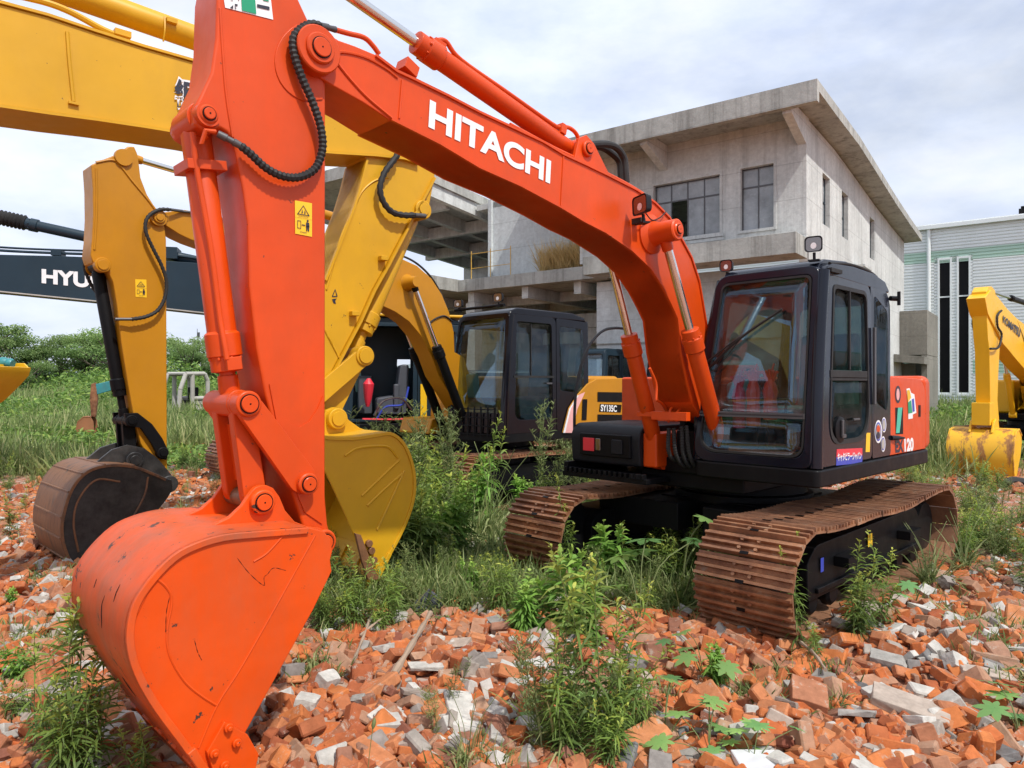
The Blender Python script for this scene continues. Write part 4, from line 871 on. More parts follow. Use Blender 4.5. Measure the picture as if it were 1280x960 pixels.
m=MB(); ribhose(m,[w(px,py,.22) for px,py in [(212,262),(200,262),(188,268),(182,278),(183,292),(192,312),(202,332),(208,352),(206,372),(197,388),(182,396),(165,399)]],.022,step=.02); ribhose(m,[w(px,py,-.15) for px,py in [(117,300),(108,318),(106,335),(112,352),(120,365)]],.02,step=.02); m.build('arm_hose','rubber',arm2)
m=MB(); m.cyl(w(213,262,.22),w(228,264,.18),.016); m.cyl(w(165,399,.22),w(144,399,.2),.016); m.tube([w(228,264,.18),w(250,267,.18),w(280,275,.17)],.014,n=6); m.build('hose_fitting','steel',arm2)
gA=lambda px,py: SF.b(px,py,.153); g2=lambda px,py: SF.b(px,py,.158)
warnplate(gA,g2,((169,349),(183,349.5),(169.5,371),(183.5,372)),arm2)
m=MB(); t2=[(a,z) for a,z in SF.az([(480,318),(505,328),(528,343),(542,362)],.05)]
m.tube([(a,.10,z+.06) for a,z in SF.az([(470,312),(500,322),(522,332),(540,348),(553,368),(562,390)],.17)],.016,n=6); m.tube([(a,.172,z) for a,z in SF.az([(535,405),(545,398),(556,395),(566,402)],.17)],.012,n=6); m.build('boom_pipe','rubber',bm)
# ------------------------------------------------------------------ large yellow excavator, body out of view to the west
YF=Frame((-1.112,6.45),(.75,.66)); YR=empty('excavator',YF.world(-6.4,0),YF.yaw)
YF2=Frame(YF.world(-6.4,0)[:2],(.75,.66))
tag(YR,'large yellow excavator whose wide boom crosses behind the orange arm, bucket resting in weeds','excavator')
body(YR,'yellow','cabblack',cabb=(.15,1.2),cabz=(1.1,2.95),tail=-2.8,half=1.3,hoodz=2.1,gauge=1.15,L=4.1)
W=YF2.b; hwY=.20
ytop=[(-60,-16),(0,4),(60,20),(120,40),(180,59),(240,76),(300,92),(360,108),(420,130),(470,152),(510,168),(528,180)]
ybot=[(531,196),(524,203),(505,197),(470,193),(420,190),(360,185),(300,179),(240,167),(180,157),(120,148),(60,140),(0,131),(-60,124)]
bmY,_=boomset(YR,YF2,-1,ytop,ybot,hwY,'yellow',extra=None)
# rear half of the boom, out of the frame
tA=YF2.az([(-60,-16)],-hwY)[0]; tB=YF2.az([(-60,124)],-hwY)[0]
m=MB(); m.prism([tA,tB,(tB[0]-1.3,tB[1]-.15),(tB[0]-2.2,tB[1]-1.1),(.15,1.4),(.1,1.75),(tA[0]-2.4,tA[1]-.7),(tA[0]-1.5,tA[1]+.15)],-hwY+.01,hwY-.01); m.build('boom_rear','yellow',YR,bevel=.01)
m=MB(); n_=YF2.az(ytop,-hwY); m.strip(n_,.018,-hwY-.005,hwY+.005,side=1); m.strip(YF2.az(ybot[1:],-hwY),.018,-hwY-.012,hwY+.012,side=1); m.build('flange_plate','yellow',bmY,ang=60)
m=MB(); m.tube([YF2.b(*p,-hwY+.004) for p in [(84,40),(87,80),(92,127)]],.012,n=6); m.obox(YF2.b(92,129,-hwY),(.03,0,0),(0,.01,0),(0,0,.008)); m.build('weld_seam','yellow',bmY)
yl=lambda px,py: YF2.b(px,py,-hwY-.003); yl2=lambda px,py: YF2.b(px,py,-hwY-.001)
decal_text(yl2,'組',[(216.5,94),(244,99),(216.5,136),(244,141)],'white',bmY,bold=.085); decal_text(yl,'組',[(218,97),(243,102),(218,133),(243,138)],'navyink',bmY,bold=.035)
c0=Vector(W(40,-25,0)); c1_=Vector(W(245,48,0)); dd=(c1_-c0); endp=c0+dd*2.05
cylinder_set(YR,'arm_cylinder',c0-dd*.9,endp,.088,.05,.86,'yellow',eye=.09)
m=MB(); m.tube([W(px,py,-.1) for px,py in [(20,-6),(60,4),(90,16),(125,35),(150,46)]],.022,n=8); m.obox(W(152,44,-.1),(.05,0,0),(0,.05,0),(0,0,.02)); m.tube([W(206,20,-.09),W(206,38,-.11),W(204,52,-.09)],.006,n=5); m.obox(W(214,27,-.09),(.035,0,0),(0,.03,0),(0,0,.015)); m.build('cylinder_pipe','yellow',bmY)
yarm=[(452,180),(470,150),(520,165),(545,208),(543,225),(536,262),(529,270),(516,276),(512,276),(497,305),(484,330),(466,362),(448,402),(430,436),(412,470),(398,500),(392,540),(400,580),(392,592),(380,590),(372,560),(376,500),(388,420),(405,350),(424,302),(441,258),(450,228),(457,199)]
hwA=.17
m=MB(); m.prism(YF2.az(yarm,-hwA),-hwA,hwA); ya=m.build('arm','yellow',YR,bevel=.012)
m=MB(); f_=YF2.az([(541,222),(512,276),(497,305),(484,330),(466,362),(448,402),(430,436),(412,470)],-hwA); m.strip(f_,.02,-hwA-.03,hwA+.03,side=1)
f2_=YF2.az([(457,199),(450,228),(441,258),(424,302),(405,350)],-hwA); m.strip(f2_,.02,-hwA-.02,hwA+.02,side=1)
m.tube([YF2.b(*p,-hwA) for p in [(408,362),(425,300),(442,262),(452,240),(468,226),(485,222)]],.010,n=6); m.tube([YF2.b(*p,-hwA) for p in [(405,410),(415,430),(424,447)]],.01,n=6)
m.build('flange_plate','yellow',ya,ang=60)
m=MB(); q=W(530,262,-.2); pinboss(m,q[0],q[2],-.12,-.2,.085); m.obox(W(479,323,-.2),(.035,0,0),(0,.03,0),(0,0,.02)); m.obox(W(443,392,-.2),(.035,0,0),(0,.03,0),(0,0,.02)); m.build('pin_boss','yellow',ya,bevel=.005)
u1=lambda px,py: YF2.b(px,py,-hwA-.003)
m=MB()
for P in ([(415,370),(422,370),(421.5,371.2),(415.5,371.2)],[(415,370),(419,361),(419,363),(416.5,369.5)],[(422,370),(419,361),(419,363),(420.5,369.5)],[(415,374),(421,373),(419,376),(420,380),(417,379)]): m.add([u1(*p) for p in P],[tuple(range(len(P)))])
m.build('warning_pictogram','navyink',ya,recalc=False)
yc0=Vector((q[0],0,q[2])); rjy=W(456,445,-.22); yc1=Vector((rjy[0],0,rjy[2]))
cylinder_set(YR,'bucket_cylinder',yc0,yc1,.085,.05,.84,'yellow','yellow',eye=.085,eyew=.12)
bly=W(418,523,-.22); idy=W(392,500,-.22)
m=MB(); a=Vector((rjy[0],rjy[2]));b=Vector((idy[0],idy[2]));d=(b-a).normalized();n2=Vector((-d.y,d.x))*.075
for s in (1,-1): m.prism(rpoly([tuple(a+n2-d*.05),tuple(b+n2),tuple(b-n2),tuple(a-n2-d*.05)],.05),s*.175,s*.22); pinboss(m,rjy[0],rjy[2],s*.1,s*.235,.085,capr=.75)
m.build('idler_link','yellow',YR,bevel=.006)
m=MB(); b=Vector((bly[0],bly[2]));d=(b-a).normalized();n2=Vector((-d.y,d.x))*.085
m.prism([tuple(a+n2),tuple(b+n2),tuple(b-n2),tuple(a-n2)],-.11,.11); m.build('bucket_link','yellow',YR,bevel=.006)
KY=.62
ybk=[(388,540),(410,545),(440,546),(470,542),(488,540),(503,550),(513,568),(519,592),(519,618),(512,645),(500,672),(486,698),(474,722)]
rawy=[tuple(v)[:2] for v in catmull([(a_,z_,0) for a_,z_ in YF2.az(ybk,-KY)],3)]
my=YF2.az([(464,722),(454,700),(444,672),(428,635),(408,592),(385,560)],-KY)
bky=bucket(YR,rawy,my,-KY,KY,'yellow','yellow',nteeth=5,tl=.12)
m=MB()
for pts in ([(431,570),(445,561),(465,558),(485,559),(497,572)],[(452,620),(475,598),(499,575)],[(459,632),(482,610),(505,590)],[(471,662),(486,630),(505,588)]): m.tube([YF2.b(*p,-KY) for p in pts],.012,n=6)
m.build('weld_seam','yellow',bky)
m=MB(); m.prism(YF2.az([(442,666),(449,668),(466,712),(476,724),(458,724),(450,700)],-KY),-KY-.03,-KY); 
for p in ((460,679),(463,688),(466,700)): c=YF2.b(*p,-KY); m.cyl(c,(c[0],c[1]-.03,c[2]),.03,n=8)
m.build('side_cutter','bktback',bky,bevel=.004)
er=YF2.az([(400,545),(402,525),(408,513),(418,509),(428,512),(436,525),(450,535),(468,541),(470,548),(400,552)],-.24)
m=MB()
for s0,s1 in ((-.24,-.19),(.19,.24)): m.prism(er,s0,s1)
for s in (1,-1): pinboss(m,bly[0],bly[2],s*.2,s*.29,.085,capr=.7)
m.build('bucket_ear','yellow',bky,bevel=.005)
m=MB(); ribhose(m,[W(px,py,-.24) for px,py in [(498,192),(490,203),(480,217),(475,235),(479,252),(490,265),(505,269),(518,269)]],.03,step=.028); m.build('arm_hose','rubber',ya)
m=MB(); m.cyl(W(518,269,-.24),W(531,270,-.2),.022); m.build('hose_fitting','steel',ya)
# ------------------------------------------------------------------ dark blue excavator with a horizontal boom
NF=Frame((-1.9,14.0),(-.97,-.25)); N=empty('excavator',(*NF.loc,0),NF.yaw)
tag(N,'dark blue grey excavator with a level boom, open cab door and yellow roof edge','excavator')
cabN=body(N,'navy','navy',cabb=(.25,1.33),cabz=(1.1,2.92),caba=(1.35,-.75),tail=-2.6,half=1.33,hoodz=2.0,gauge=1.15,L=4.2,cabopen=True)
m=MB(); m.box(-.75,1.2,.3,1.36,2.93,2.98); m.build('roof_edge','yellow',cabN,bevel=.02)
m=MB(); m.tube([(.85,1.3,1.2),(.7,1.34,1.45),(.4,1.34,1.5),(.2,1.33,1.3)],.02,n=6); m.build('door_pull','lens',cabN)
m=MB(); m.lathe((.95,1.1,1.35),(.93,1.1,1.85),[(0,.03),(.3,.07),(.8,.10),(1,.03)],10); jk=m.build('red_jacket','redv',None); jk.matrix_world=Matrix.Translation((*NF.loc,0))@Matrix.Rotation(NF.yaw,4,'Z'); tag(jk,'red cloth hanging in the open doorway of the dark blue cab','cloth')
m=MB(); m.tube([(1.05,1.31,1.14),(.5,1.33,1.13),(.05,1.33,1.15)],.02,n=6); m.build('red_cable','redv',cabN)
m=MB(); m.tube([(.8,1.28,1.15),(.65,1.30,1.35),(.35,1.30,1.40),(.25,1.28,1.7)],.018,n=6); m.build('blue_cable','bluev',cabN)
m=MB(); m.prism(rpoly([(.25,1.2),(.8,1.2),(.8,1.5),(.45,1.55),(.38,2.1),(.22,2.1)],.06),.6,1.1); m.build('operator_seat','slate',cabN,bevel=.03)
m=MB(); m.box(.85,1.1,.5,.75,1.2,1.9); m.box(.4,.5,1.0,1.15,1.3,1.75); m.build('dashboard','slate',cabN,bevel=.03)
m=MB(); m.box(-.06,.05,1.335,1.36,1.15,1.75); m.build('door_post','warn',cabN)
WN=NF.b; hn=.22
ntop=[(-80,314),(0,318),(80,320),(160,323),(240,328),(290,333),(330,340),(380,352),(420,370)]
nbot=[(440,420),(400,420),(340,403),(290,395),(240,390),(160,381),(80,373),(0,365),(-80,358)]
bmN,_=boomset(N,NF,1,ntop,nbot,hn,'navy',extra=[(.35,2.1),(.2,1.5),(.5,1.4)])
m=MB(); m.strip(NF.az(nbot,hn),.02,-hn,hn,side=1); m.build('underside_plate','cream',bmN)
m=MB(); m.tube([WN(px,py,.1) for px,py in [(-60,308),(0,313),(60,316),(130,318),(200,318),(240,322),(280,330)]],.025,n=6); m.tube([WN(px,py,-.05) for px,py in [(-60,304),(0,309),(60,312),(130,314),(200,315)]],.02,n=6); m.obox(WN(73,317,.05),(.08,0,0),(0,.12,0),(0,0,.05)); m.obox(WN(215,318,.0),(.12,0,0),(0,.2,0),(0,0,.10)); m.build('boom_pipe','navy',bmN)
decal_text(lambda px,py: NF.b(px,py,hn+.0),'HYUNDAI',[(52,336),(182,346),(52,354),(182,367)],'white',bmN,bold=.045)
nc0=Vector(WN(300,338,0)); nc1=Vector(WN(33,279,0)); nce=Vector(WN(-120,246,0))
cylinder_set(N,'arm_cylinder',nc0,nce,.09,.06,(nc1-nc0).length/(nce-nc0).length,'navy','navy',gland=1.25,eye=.1)
m=MB(); d=(nce-nc0).normalized(); P=[nc1+d*.03*k for k in range(0,24)]; m.tube(P,.135,n=14,rf=lambda i,n_:1.0 if i%2 else .78,smooth=False); m.build('rod_bellows','rubber',N)
e=NF.az([(-80,314)],0)[0]
m=MB(); m.prism([(e[0]+.0,e[1]+.1),(e[0]+.9,e[1]-.05),(e[0]+1.1,e[1]+.7),(e[0]+1.35,e[1]+.6),(e[0]+1.5,e[1]-.4),(e[0]+1.0,1.0),(e[0]+.8,1.0),(e[0]+.6,e[1]-.7),(e[0],e[1]-.4)],-.15,.15); m.build('arm','navy',N,bevel=.01)
# ------------------------------------------------------------------ rusty undercarriage
UC=empty('crawler_undercarriage',(-4.24,14.2,0),math.atan2(-.70,-.72)); tag(UC,'rusty crawler undercarriage standing in weeds behind the orange arm','undercarriage')
crawler_track(UC,.0,L=3.4,W=.55,Ht=.78,detail=True,pitch=.19); crawler_track(UC,1.9,L=3.4,W=.55,Ht=.78,detail=False,pitch=.19,side=-1)
m=MB(); m.box(-.5,.5,.1,1.8,.35,.75); m.lathe((0,.95,.75),(0,.95,.95),[(0,.5),(1,.5)],24); m.build('carbody','black',UC,bevel=.02)
# ------------------------------------------------------------------ small yellow excavator by the warehouse
KF=Frame((20.4*.72-3.6*.694,20.4*.694+3.6*.72),(-.72,-.694)); K=empty('excavator',(*KF.loc,0),KF.yaw); tag(K,'bright yellow excavator in front of the corrugated warehouse, rusty bucket facing the yard','excavator')
body(K,'kyellow','cabblack',tail=-2.2)
WK=KF.b
ktop=[(1232,372),(1240,362),(1249,372),(1260,386),(1272,398),(1290,412),(1310,436),(1325,470)]
kbot=[(1310,500),(1295,475),(1282,462),(1270,448),(1262,438),(1255,430),(1246,412),(1236,392)]
bmK,_=boomset(K,KF,1,ktop,kbot,.16,'kyellow',extra=[(.8,1.7),(.5,1.3),(.9,1.2)])
karm=[(1233,364),(1236,358),(1240,358),(1244,363),(1245,372),(1248,390),(1250,410),(1250,430),(1248,470),(1247,500),(1249,525),(1246,532),(1240,528),(1238,500),(1237,440),(1235,420),(1234,400)]
m=MB(); m.prism(KF.az(karm,.12),-.12,.12); ka=m.build('arm','kyellow',K,bevel=.012)
decal_text(lambda px,py: KF.b(px,py,.163),'KOMATSU',[(1254,394),(1276,411),(1254,403),(1275,422)],'navyink',bmK,bold=.04)
decal_poly(lambda px,py: KF.b(px,py,.143),[(1236,378),(1240,374),(1242,382),(1238,388)],'green',ka,'sticker')
kc=WK(1234,420,0); 
k_a=Vector(WK(1231,412,0));k_b=Vector(WK(1232,500,0)); cylinder_set(K,'bucket_cylinder',k_a,k_b,.06,.035,.8,'kyellow','kyellow')
cylinder_set(K,'arm_cylinder',Vector(WK(1300,385,0)),Vector(WK(1232,362,0)),.055,.03,.6,'black')
for s in (1,-1): cylinder_set(K,'boom_cylinder',(.9,s*.27,1.05),(1.9,s*.27,2.6),.06,.034,.6,'kyellow',eye=.07)
m=MB(); ribhose(m,[WK(px,py,.18) for px,py in [(1252,388),(1247,394),(1247,408),(1252,418),(1248,434),(1238,436)]],.022,step=.03); ribhose(m,[WK(px,py,-.2) for px,py in [(1222,392),(1216,400),(1217,412),(1222,420)]],.02,step=.03); m.build('arm_hose','rubber',ka)
# bucket seen from its back
kb_=[(4.30,.80),(4.50,.93),(4.75,.89),(4.92,.70),(4.98,.42),(4.94,.18),(4.86,.02),(4.76,-.02)]
k1=bucket(K,kb_,[(4.4,.4),(4.28,.65)],-.52,.54,'kyellow','rustyellow',nteeth=5,tl=.08)
m=MB()
for s0,s1 in ((.16,.2),(-.2,-.16)): m.prism([(4.3,.8),(4.4,1.05),(4.55,1.1),(4.7,1.05),(4.82,.85)],s0,s1)
m.box(4.5,4.8,-.15,.15,.98,1.40); m.build('bucket_ear','kyellow',k1,bevel=.01)
# ------------------------------------------------------------------ yellow bucket tip at the west edge
LF=Frame((-10.2,12.0),(1,0)); LB=empty('excavator',(-15.5,12.0,0),0); tag(LB,'yellow excavator reaching in from the west edge with its raised bucket','excavator')
body(LB,'yellow','cabblack')
LF2=Frame((-15.5,12.0),(1,0))
m=MB(); m.prism([(.4,1.3),(.9,2.6),(2.6,4.0),(5.2,4.2),(5.3,3.9),(2.8,3.5),(1.3,2.2),(.8,1.2)],-.17,.17); m.build('boom','yellow',LB,bevel=.01)
m=MB(); m.prism([(4.9,4.4),(5.4,4.4),(5.5,3.8),(5.7,2.4),(5.55,2.2),(5.3,2.3),(4.9,3.6)],-.14,.14); m.build('arm','yellow',LB,bevel=.01)
kk=LF2.az([(-60,452),(-20,457),(0,460),(14,458),(20,454),(30,454),(35,459),(33,468),(22,480),(8,494),(0,501),(-30,510),(-70,505)],.42)
m=MB(); m.prism(kk,-.45,-.42); m.prism(kk,.42,.45); b_=m.build('bucket','kyellow',LB,bevel=.01)
m=MB(); m.strip(kk[6:],.03,-.45,.45,side=1); m.strip(kk[:4],.03,-.45,.45,side=1); m.build('bucket_shell','kyellow',b_)
m=MB(); m.tube([LF2.b(px,py,.3) for px,py in [(-40,450),(-10,451),(6,453),(16,455)]],.09,n=10,k=4,rf=lambda i,n_:1.0 if i%3 else .8); m.build('arm_sleeve','tealp',LB)
# ------------------------------------------------------------------ derelict cab and mini excavator in the field
DC=empty('derelict_cab',(-14.9,32.6,0),math.atan2(-.9,-.5)); tag(DC,'abandoned cream white excavator cab shell standing in the green field','cab')
m=MB()
so=rpoly([(.75,.55),(-.85,.55),(-.85,2.05),(-.65,2.25),(.35,2.25),(.62,1.5)],.15,4); si=[rpoly([(.55,.75),(.02,.75),(.02,2.1),(.28,2.1),(.5,1.5)],.08,4),rpoly([(-.06,1.15),(-.72,1.15),(-.72,2.0),(-.06,2.1)],.08,4)]
def ringy(y0,y1):
    # posts and rails of one side
    for a,b in (((.68,.55),(.60,1.5)),((.60,1.5),(.32,2.2)),((.32,2.2),(-.65,2.22)),((-.65,2.22),(-.82,1.9)),((-.82,1.9),(-.82,.6)),((-.02,.6),(-.02,2.2)),((-.82,1.1),(-.02,1.1)),((.68,.6),(-.82,.6))):
        m.tube([(a[0],(y0+y1)/2,a[1]),(b[0],(y0+y1)/2,b[1])],.10,n=8,smooth=False)
ringy(.6,.66); ringy(-.66,-.6); m.box(-.78,.32,-.62,.62,2.17,2.26); m.box(-.82,.68,-.62,.62,.5,.58); m.box(-.85,-.79,-.62,.62,.55,1.2); m.box(-.8,-.05,.58,.66,.6,1.12); m.box(-.8,-.05,-.66,-.58,.6,1.12)
m.build('cab_shell','cream',DC,bevel=.02)
m=MB(); m.box(-.5,.0,-.3,.3,.9,1.05); m.box(-.6,-.45,-.3,.3,.95,1.6); m.build('seat','black',DC,bevel=.03)
m=MB(); m.box(-.9,.9,-.7,.7,.1,.5); m.build('floor_frame','tealp',DC,bevel=.02)
MX=empty('mini_excavator_arm',(-13.0,22.5,0),R(200)); tag(MX,'rusty teal digger arm and bucket standing among field weeds','digger arm')
m=MB(); m.prism([(.0,.7),(.12,.75),(.16,1.3),(.12,1.75),(0,1.8),(-.06,1.3)],-.09,.09); m.build('arm','rust',MX,bevel=.02)
m=MB(); m.prism([(.02,1.4),(.1,1.72),(-.6,1.9),(-1.5,1.3),(-1.5,1.1),(-.6,1.6)],-.07,.07); m.build('boom','tealp',MX,bevel=.02)
bucket(MX,[(.1,.75),(.3,.75),(.45,.6),(.5,.35),(.4,.15),(.2,.05)],[(.0,.3),(.02,.6)],-.3,.3,'card','card',nteeth=3,tl=.06)
# ------------------------------------------------------------------ machines seen through the gap behind the amber body
GF=Frame((5.3,19.5),(-.72,-.694)); G=empty('excavator',(2.2,21.3,0),R(232)); tag(G,'distant excavator with dark cab roof seen above the amber engine cover','excavator')
body(G,'navy','navy',cabz=(1.1,2.75))
T=empty('excavator',(5.1,20.6,0),R(150)); tag(T,'distant excavator with orange cover and lattice like yellow boom, mostly hidden behind the orange boom','excavator')
body(T,'orange','cabblack',hoodz=2.25)
m=MB(); m.prism([(.2,1.3),(.5,1.3),(-.3,3.1),(-.9,3.3),(-1.0,3.0)],-.3,.3); m.build('boom','kyellow',T,bevel=.02)
# ================================================================== concrete building
MT['concold']=concrete('old_dark_concrete',(.24,.225,.19),.6,(.08,.075,.065))
BF=Frame((7.36,18.0),(.805,-.60)); BR=empty('concrete_building',(*BF.loc,0),BF.yaw)
tag(BR,'unfinished grey two storey concrete building with a sloping flat roof and open left wing','building')
def wallface(name,axis,c,u0,u1,z0,z1,holes,th,mat,par,sgn=1):
    """wall in plane axis=c with rectangular holes, built of butted blocks"""
    m=MB(); us=sorted({u0,u1,*[h[0] for h in holes],*[h[1] for h in holes]})
    for a,b in zip(us,us[1:]):
        hs=sorted([(h[2],h[3]) for h in holes if h[0]<=a+1e-6 and h[1]>=b-1e-6]); z=z0
        for q0,q1 in hs+[(z1,z1)]:
            if q0>z+1e-6:
                if axis=='y': m.box(a,b,c,c+th,z,q0)
                else: m.box(c-th,c,a,b,z,q0)
            z=q1
    o=m.build(name,mat,par); bm=bmesh.new(); bm.from_mesh(o.data); bmesh.ops.remove_doubles(bm,verts=bm.verts,dist=1e-4); bm.to_mesh(o.data); bm.free(); return o
def window(par,axis,c,u0,u1,z0,z1,nu,transom,glassd,rec=.12,open_i=None,mat='steel'):
    m=MB(); t=.03
    def bx(a,b,p,q,d0=0,d1=.05):
        if axis=='y': m.box(a,b,c+rec+d0,c+rec+d1,p,q)
        else: m.box(c-rec-d1,c-rec-d0,a,b,p,q)
    bx(u0,u1,z0,z0+t);bx(u0,u1,z1-t,z1);bx(u0,u0+t,z0+t,z1-t);bx(u1-t,u1,z0+t,z1-t)
    if transom: bx(u0+t,u1-t,transom-.02,transom+.02)
    for k in range(1,nu): u=u0+(u1-u0)*k/nu; bx(u-.015,u+.015,z0+t,z1-t,.005,.045)
    w=m.build('window',mat,par)
    g=MB()
    for k in range(nu):
        a=u0+(u1-u0)*k/nu+.015;b=u0+(u1-u0)*(k+1)/nu-.015
        for (p,q) in ((z0+t,(transom or z1)-.02),((transom or z1)+.02,z1-t)):
            if q-p<.1: continue
            if open_i==k and p<z0+.1: continue
            if axis=='y': g.box(a,b,c+rec+.02,c+rec+.026,p,q)
            else: g.box(c-rec-.026,c-rec-.02,a,b,p,q)
    g.build('pane',glassd,w); return w
T=.24
fw=wallface('front_wall','y',0,-6.6,0,5.4,8.55,[(-4.15,-2.22,5.80,7.38),(-1.66,-.80,5.78,7.42)],T,'conc',BR)
window(fw,'y',0,-4.15,-2.22,5.80,7.38,4,6.88,'glassb',open_i=1); window(fw,'y',0,-1.66,-.80,5.78,7.42,2,6.92,'glassb')
m=MB()
for a,b,p,q in ((-4.15,-2.22,5.80,7.38),(-1.66,-.80,5.78,7.42)):
    m.box(a-.07,a,-.02,.0,p-.0,q+.07);m.box(b,b+.07,-.02,.0,p,q+.07);m.box(a,b,-.02,.0,q,q+.07)
m.box(-4.3,-2.1,-.10,-.003,5.70,5.80); m.box(-4.3,-2.1,-.07,-.003,5.60,5.69); m.box(-4.3,-2.12,-.045,-.003,5.52,5.59); m.box(-1.73,-.73,-.04,-.003,5.71,5.78); m.build('window_sill','conc',fw)
# side wall with three narrow windows; heights follow the roof
sw=wallface('side_wall','x',0,T,15.15,0,7.75,[(1.6,2.4,6.05,7.42),(3.85,4.65,6.08,7.42),(7.95,8.78,6.03,7.42)],T,'conc',BR)
for a,b,p,q in ((1.6,2.4,6.05,7.42),(3.85,4.65,6.08,7.42),(7.95,8.78,6.03,7.42)): window(sw,'x',0,a,b,p,q,1,6.75,'glassb',mat='navy')
rt=[BF.a(px,py,.62) for px,py in [(1021.5,98),(1045,130),(1075,171),(1100,212),(1120,245),(1137,271),(1150,290)]]
rt=[(q[1],q[2]) for q in rt]; rt=[(rt[0][0],rt[0][1])]+rt[1:]
def ztop(y):
    for a,b in zip(rt,rt[1:]):
        if a[0]<=y<=b[0]: return a[1]+(b[1]-a[1])*(y-a[0])/(b[0]-a[0])
    return rt[0][1] if y<rt[0][0] else rt[-1][1]
m=MB(); P=[(T,7.75)]+[(15.15,7.75)]+[(y,ztop(y)-.30) for y in (15.15,13,11,9,7,5,3,1,T)]
m.prism([(a,b) for a,b in P],-T,0,mapf=lambda y,z,x:(x,y,z)); m.build('side_wall_top','conc',sw)
y0,yE=rt[0][0],rt[-1][0]
prof=[(y,z) for y,z in rt]+[(yE+.6,rt[-1][1]-.03)]
m=MB(); low=[(y,z-.40 if i==0 else z-.34) for i,(y,z) in enumerate(prof)]
m.prism(prof+[(y,z-.26) for y,z in prof[1:]][::-1]+[(prof[0][0]+.18,prof[0][1]-.24),(prof[0][0]+.18,prof[0][1]-.50),(prof[0][0],prof[0][1]-.50)],-8.8,.62,mapf=lambda y,z,x:(x,y,z)); roof_=m.build('roof','concdk',BR)
m=MB()
for x in (-.22,-3.95,-7.2): m.prism([(y0+.2,ztop(0)-.26),(0,ztop(0)-.26),(0,ztop(0)-.95),(y0+.2,ztop(0)-.55)],x,x+.22,mapf=lambda y,z,q:(q,y,z))
m.build('eave_bracket','conc',roof_,bevel=.01)
m=MB(); m.box(.003,.35,5.3,6.4,5.35,5.43); m.build('canopy','conc',BR)
# balconies and slabs
m=MB(); m.box(-5.9,.02,-1.0,-.004,4.88,5.40); b1=m.build('balcony','concdk',BR,bevel=.01)
m=MB(); m.box(-11.5,-5.905,0,7.9,4.93,5.33); m.box(-18,-11.505,-2.7,7.9,4.93,5.36); m.build('upper_floor','concdk',BR,bevel=.01)
m=MB()
for x in (-11.3,-9,-7): m.box(x,x+.25,.3,7.8,4.55,4.927)
for y in (2.2,5): m.box(-17.5,-6.3,y,y+.2,4.60,4.925)
for x in (-13.2,-15.5): m.box(x,x+.25,-2.4,7.8,4.55,4.925)
m.build('floor_beam','conc',BR)
# ground floor
wallface('lower_wall','y',.5,-6.3,-T-.002,0,4.87,[(-3.1,-1.4,0,2.4)],T,'conclt',BR)
m=MB(); m.box(-6.3,-.3,.44,.497,2.96,2.99); m.box(-6.3,-.3,.45,.497,1.7,1.72); m.build('wall_groove','concdk',BR)
m=MB()
for x,y in ((-11.4,.3),(-11.4,5),(-17.5,-2.2),(-17.5,5),(-14,-2.2)): m.box(x,x+.4,y,y+.4,0,4.548)
m.build('column','conc',BR)
wallface('rear_wall','y',7.9,-18,-6.3,0,8.3,[(-17.6,-15.1,5.75,6.75),(-9.2,-8.3,3.8,4.4),(-13.5,-12.0,1.0,2.6)],T,'conc',BR)
m=MB(); m.box(-9.4,-6.32,3.2,3.4,3.75,4.25); m.box(-9.3,-6.35,3.3,5.5,3.2,3.74); m.build('stair_landing','conc',BR)
# upper left: inner wall, wing roof with beams
m=MB(); m.box(-10.75,-6.605,1.0,1.24,5.335,8.28); m.build('inner_wall','conclt',BR)
m=MB(); m.box(-10.90,-10.755,.9,1.4,5.335,8.2); m.build('pilaster','conclt',BR)
wr=[(-3.1,8.96),(-1.3,8.74),(1.4,8.50),(8.1,8.0)]
m=MB(); m.prism(wr+[(y,z-.30) for y,z in wr[::-1][:-1]]+[(-3.1,8.56)],-18.5,-11.5,mapf=lambda y,z,x:(x,y,z)); w_=m.build('wing_roof','concdk',BR)
m=MB(); m.box(-11.495,-8.805,1.0,8.1,7.92,8.12); m.build('lower_roof','conc',BR)
m=MB()
for x in (-11.8,-13.6,-15.6,-17.6): m.prism([(y,z-.302) for y,z in wr[1:]]+[(y,z-.75) for y,z in wr[1:][::-1]],x,x+.22,mapf=lambda y,z,q:(q,y,z))
for y,z in ((-.2,8.27),(2.6,8.05),(5.2,7.85)): m.box(-18,-11.9,y,y+.22,z-.45,z)
for y in (2.2,4.6,6.6): m.box(-11.49,-8.9,y,y+.2,7.5,7.915)
for x in (-10.2,-9.2): m.box(x,x+.2,1.3,7.8,7.45,7.91)
m.build('roof_beam','conc',BR)
for x,y in ((-11.4,.3),(-11.4,5),(-17.5,-2.2)):
    pass
# lean-to at the far end of the east side
m=MB(); m.box(.01,.98,14.0,17.5,2.92,4.70); m.build('lean_to_parapet','concold',BR)
m=MB(); m.prism([(.0+.01,2.92),(1.05,2.80),(1.05,2.52),(.01,2.62)],12.6,13.995,mapf=lambda x,z,y:(x,y,z)); m.build('lean_to_canopy','concold',BR)
m=MB(); m.box(.78,.98,14.0,17.5,0,2.9); m.box(.01,.5,14.6,14.8,0,2.6); m.box(.01,.77,17.3,17.5,0,2.9); m.build('lean_to_wall','concold',BR)
# things on the upper floor
def place(o,M0): o.matrix_world=M0@o.matrix_world; return o
BM=Matrix.Translation((*BF.loc,0))@Matrix.Rotation(BF.yaw,4,'Z')
m=MB()
for x in (-11.2,-10.35,-9.5):
    m.cyl((x,.35,5.36),(x,.35,6.35),.014,n=6)
    
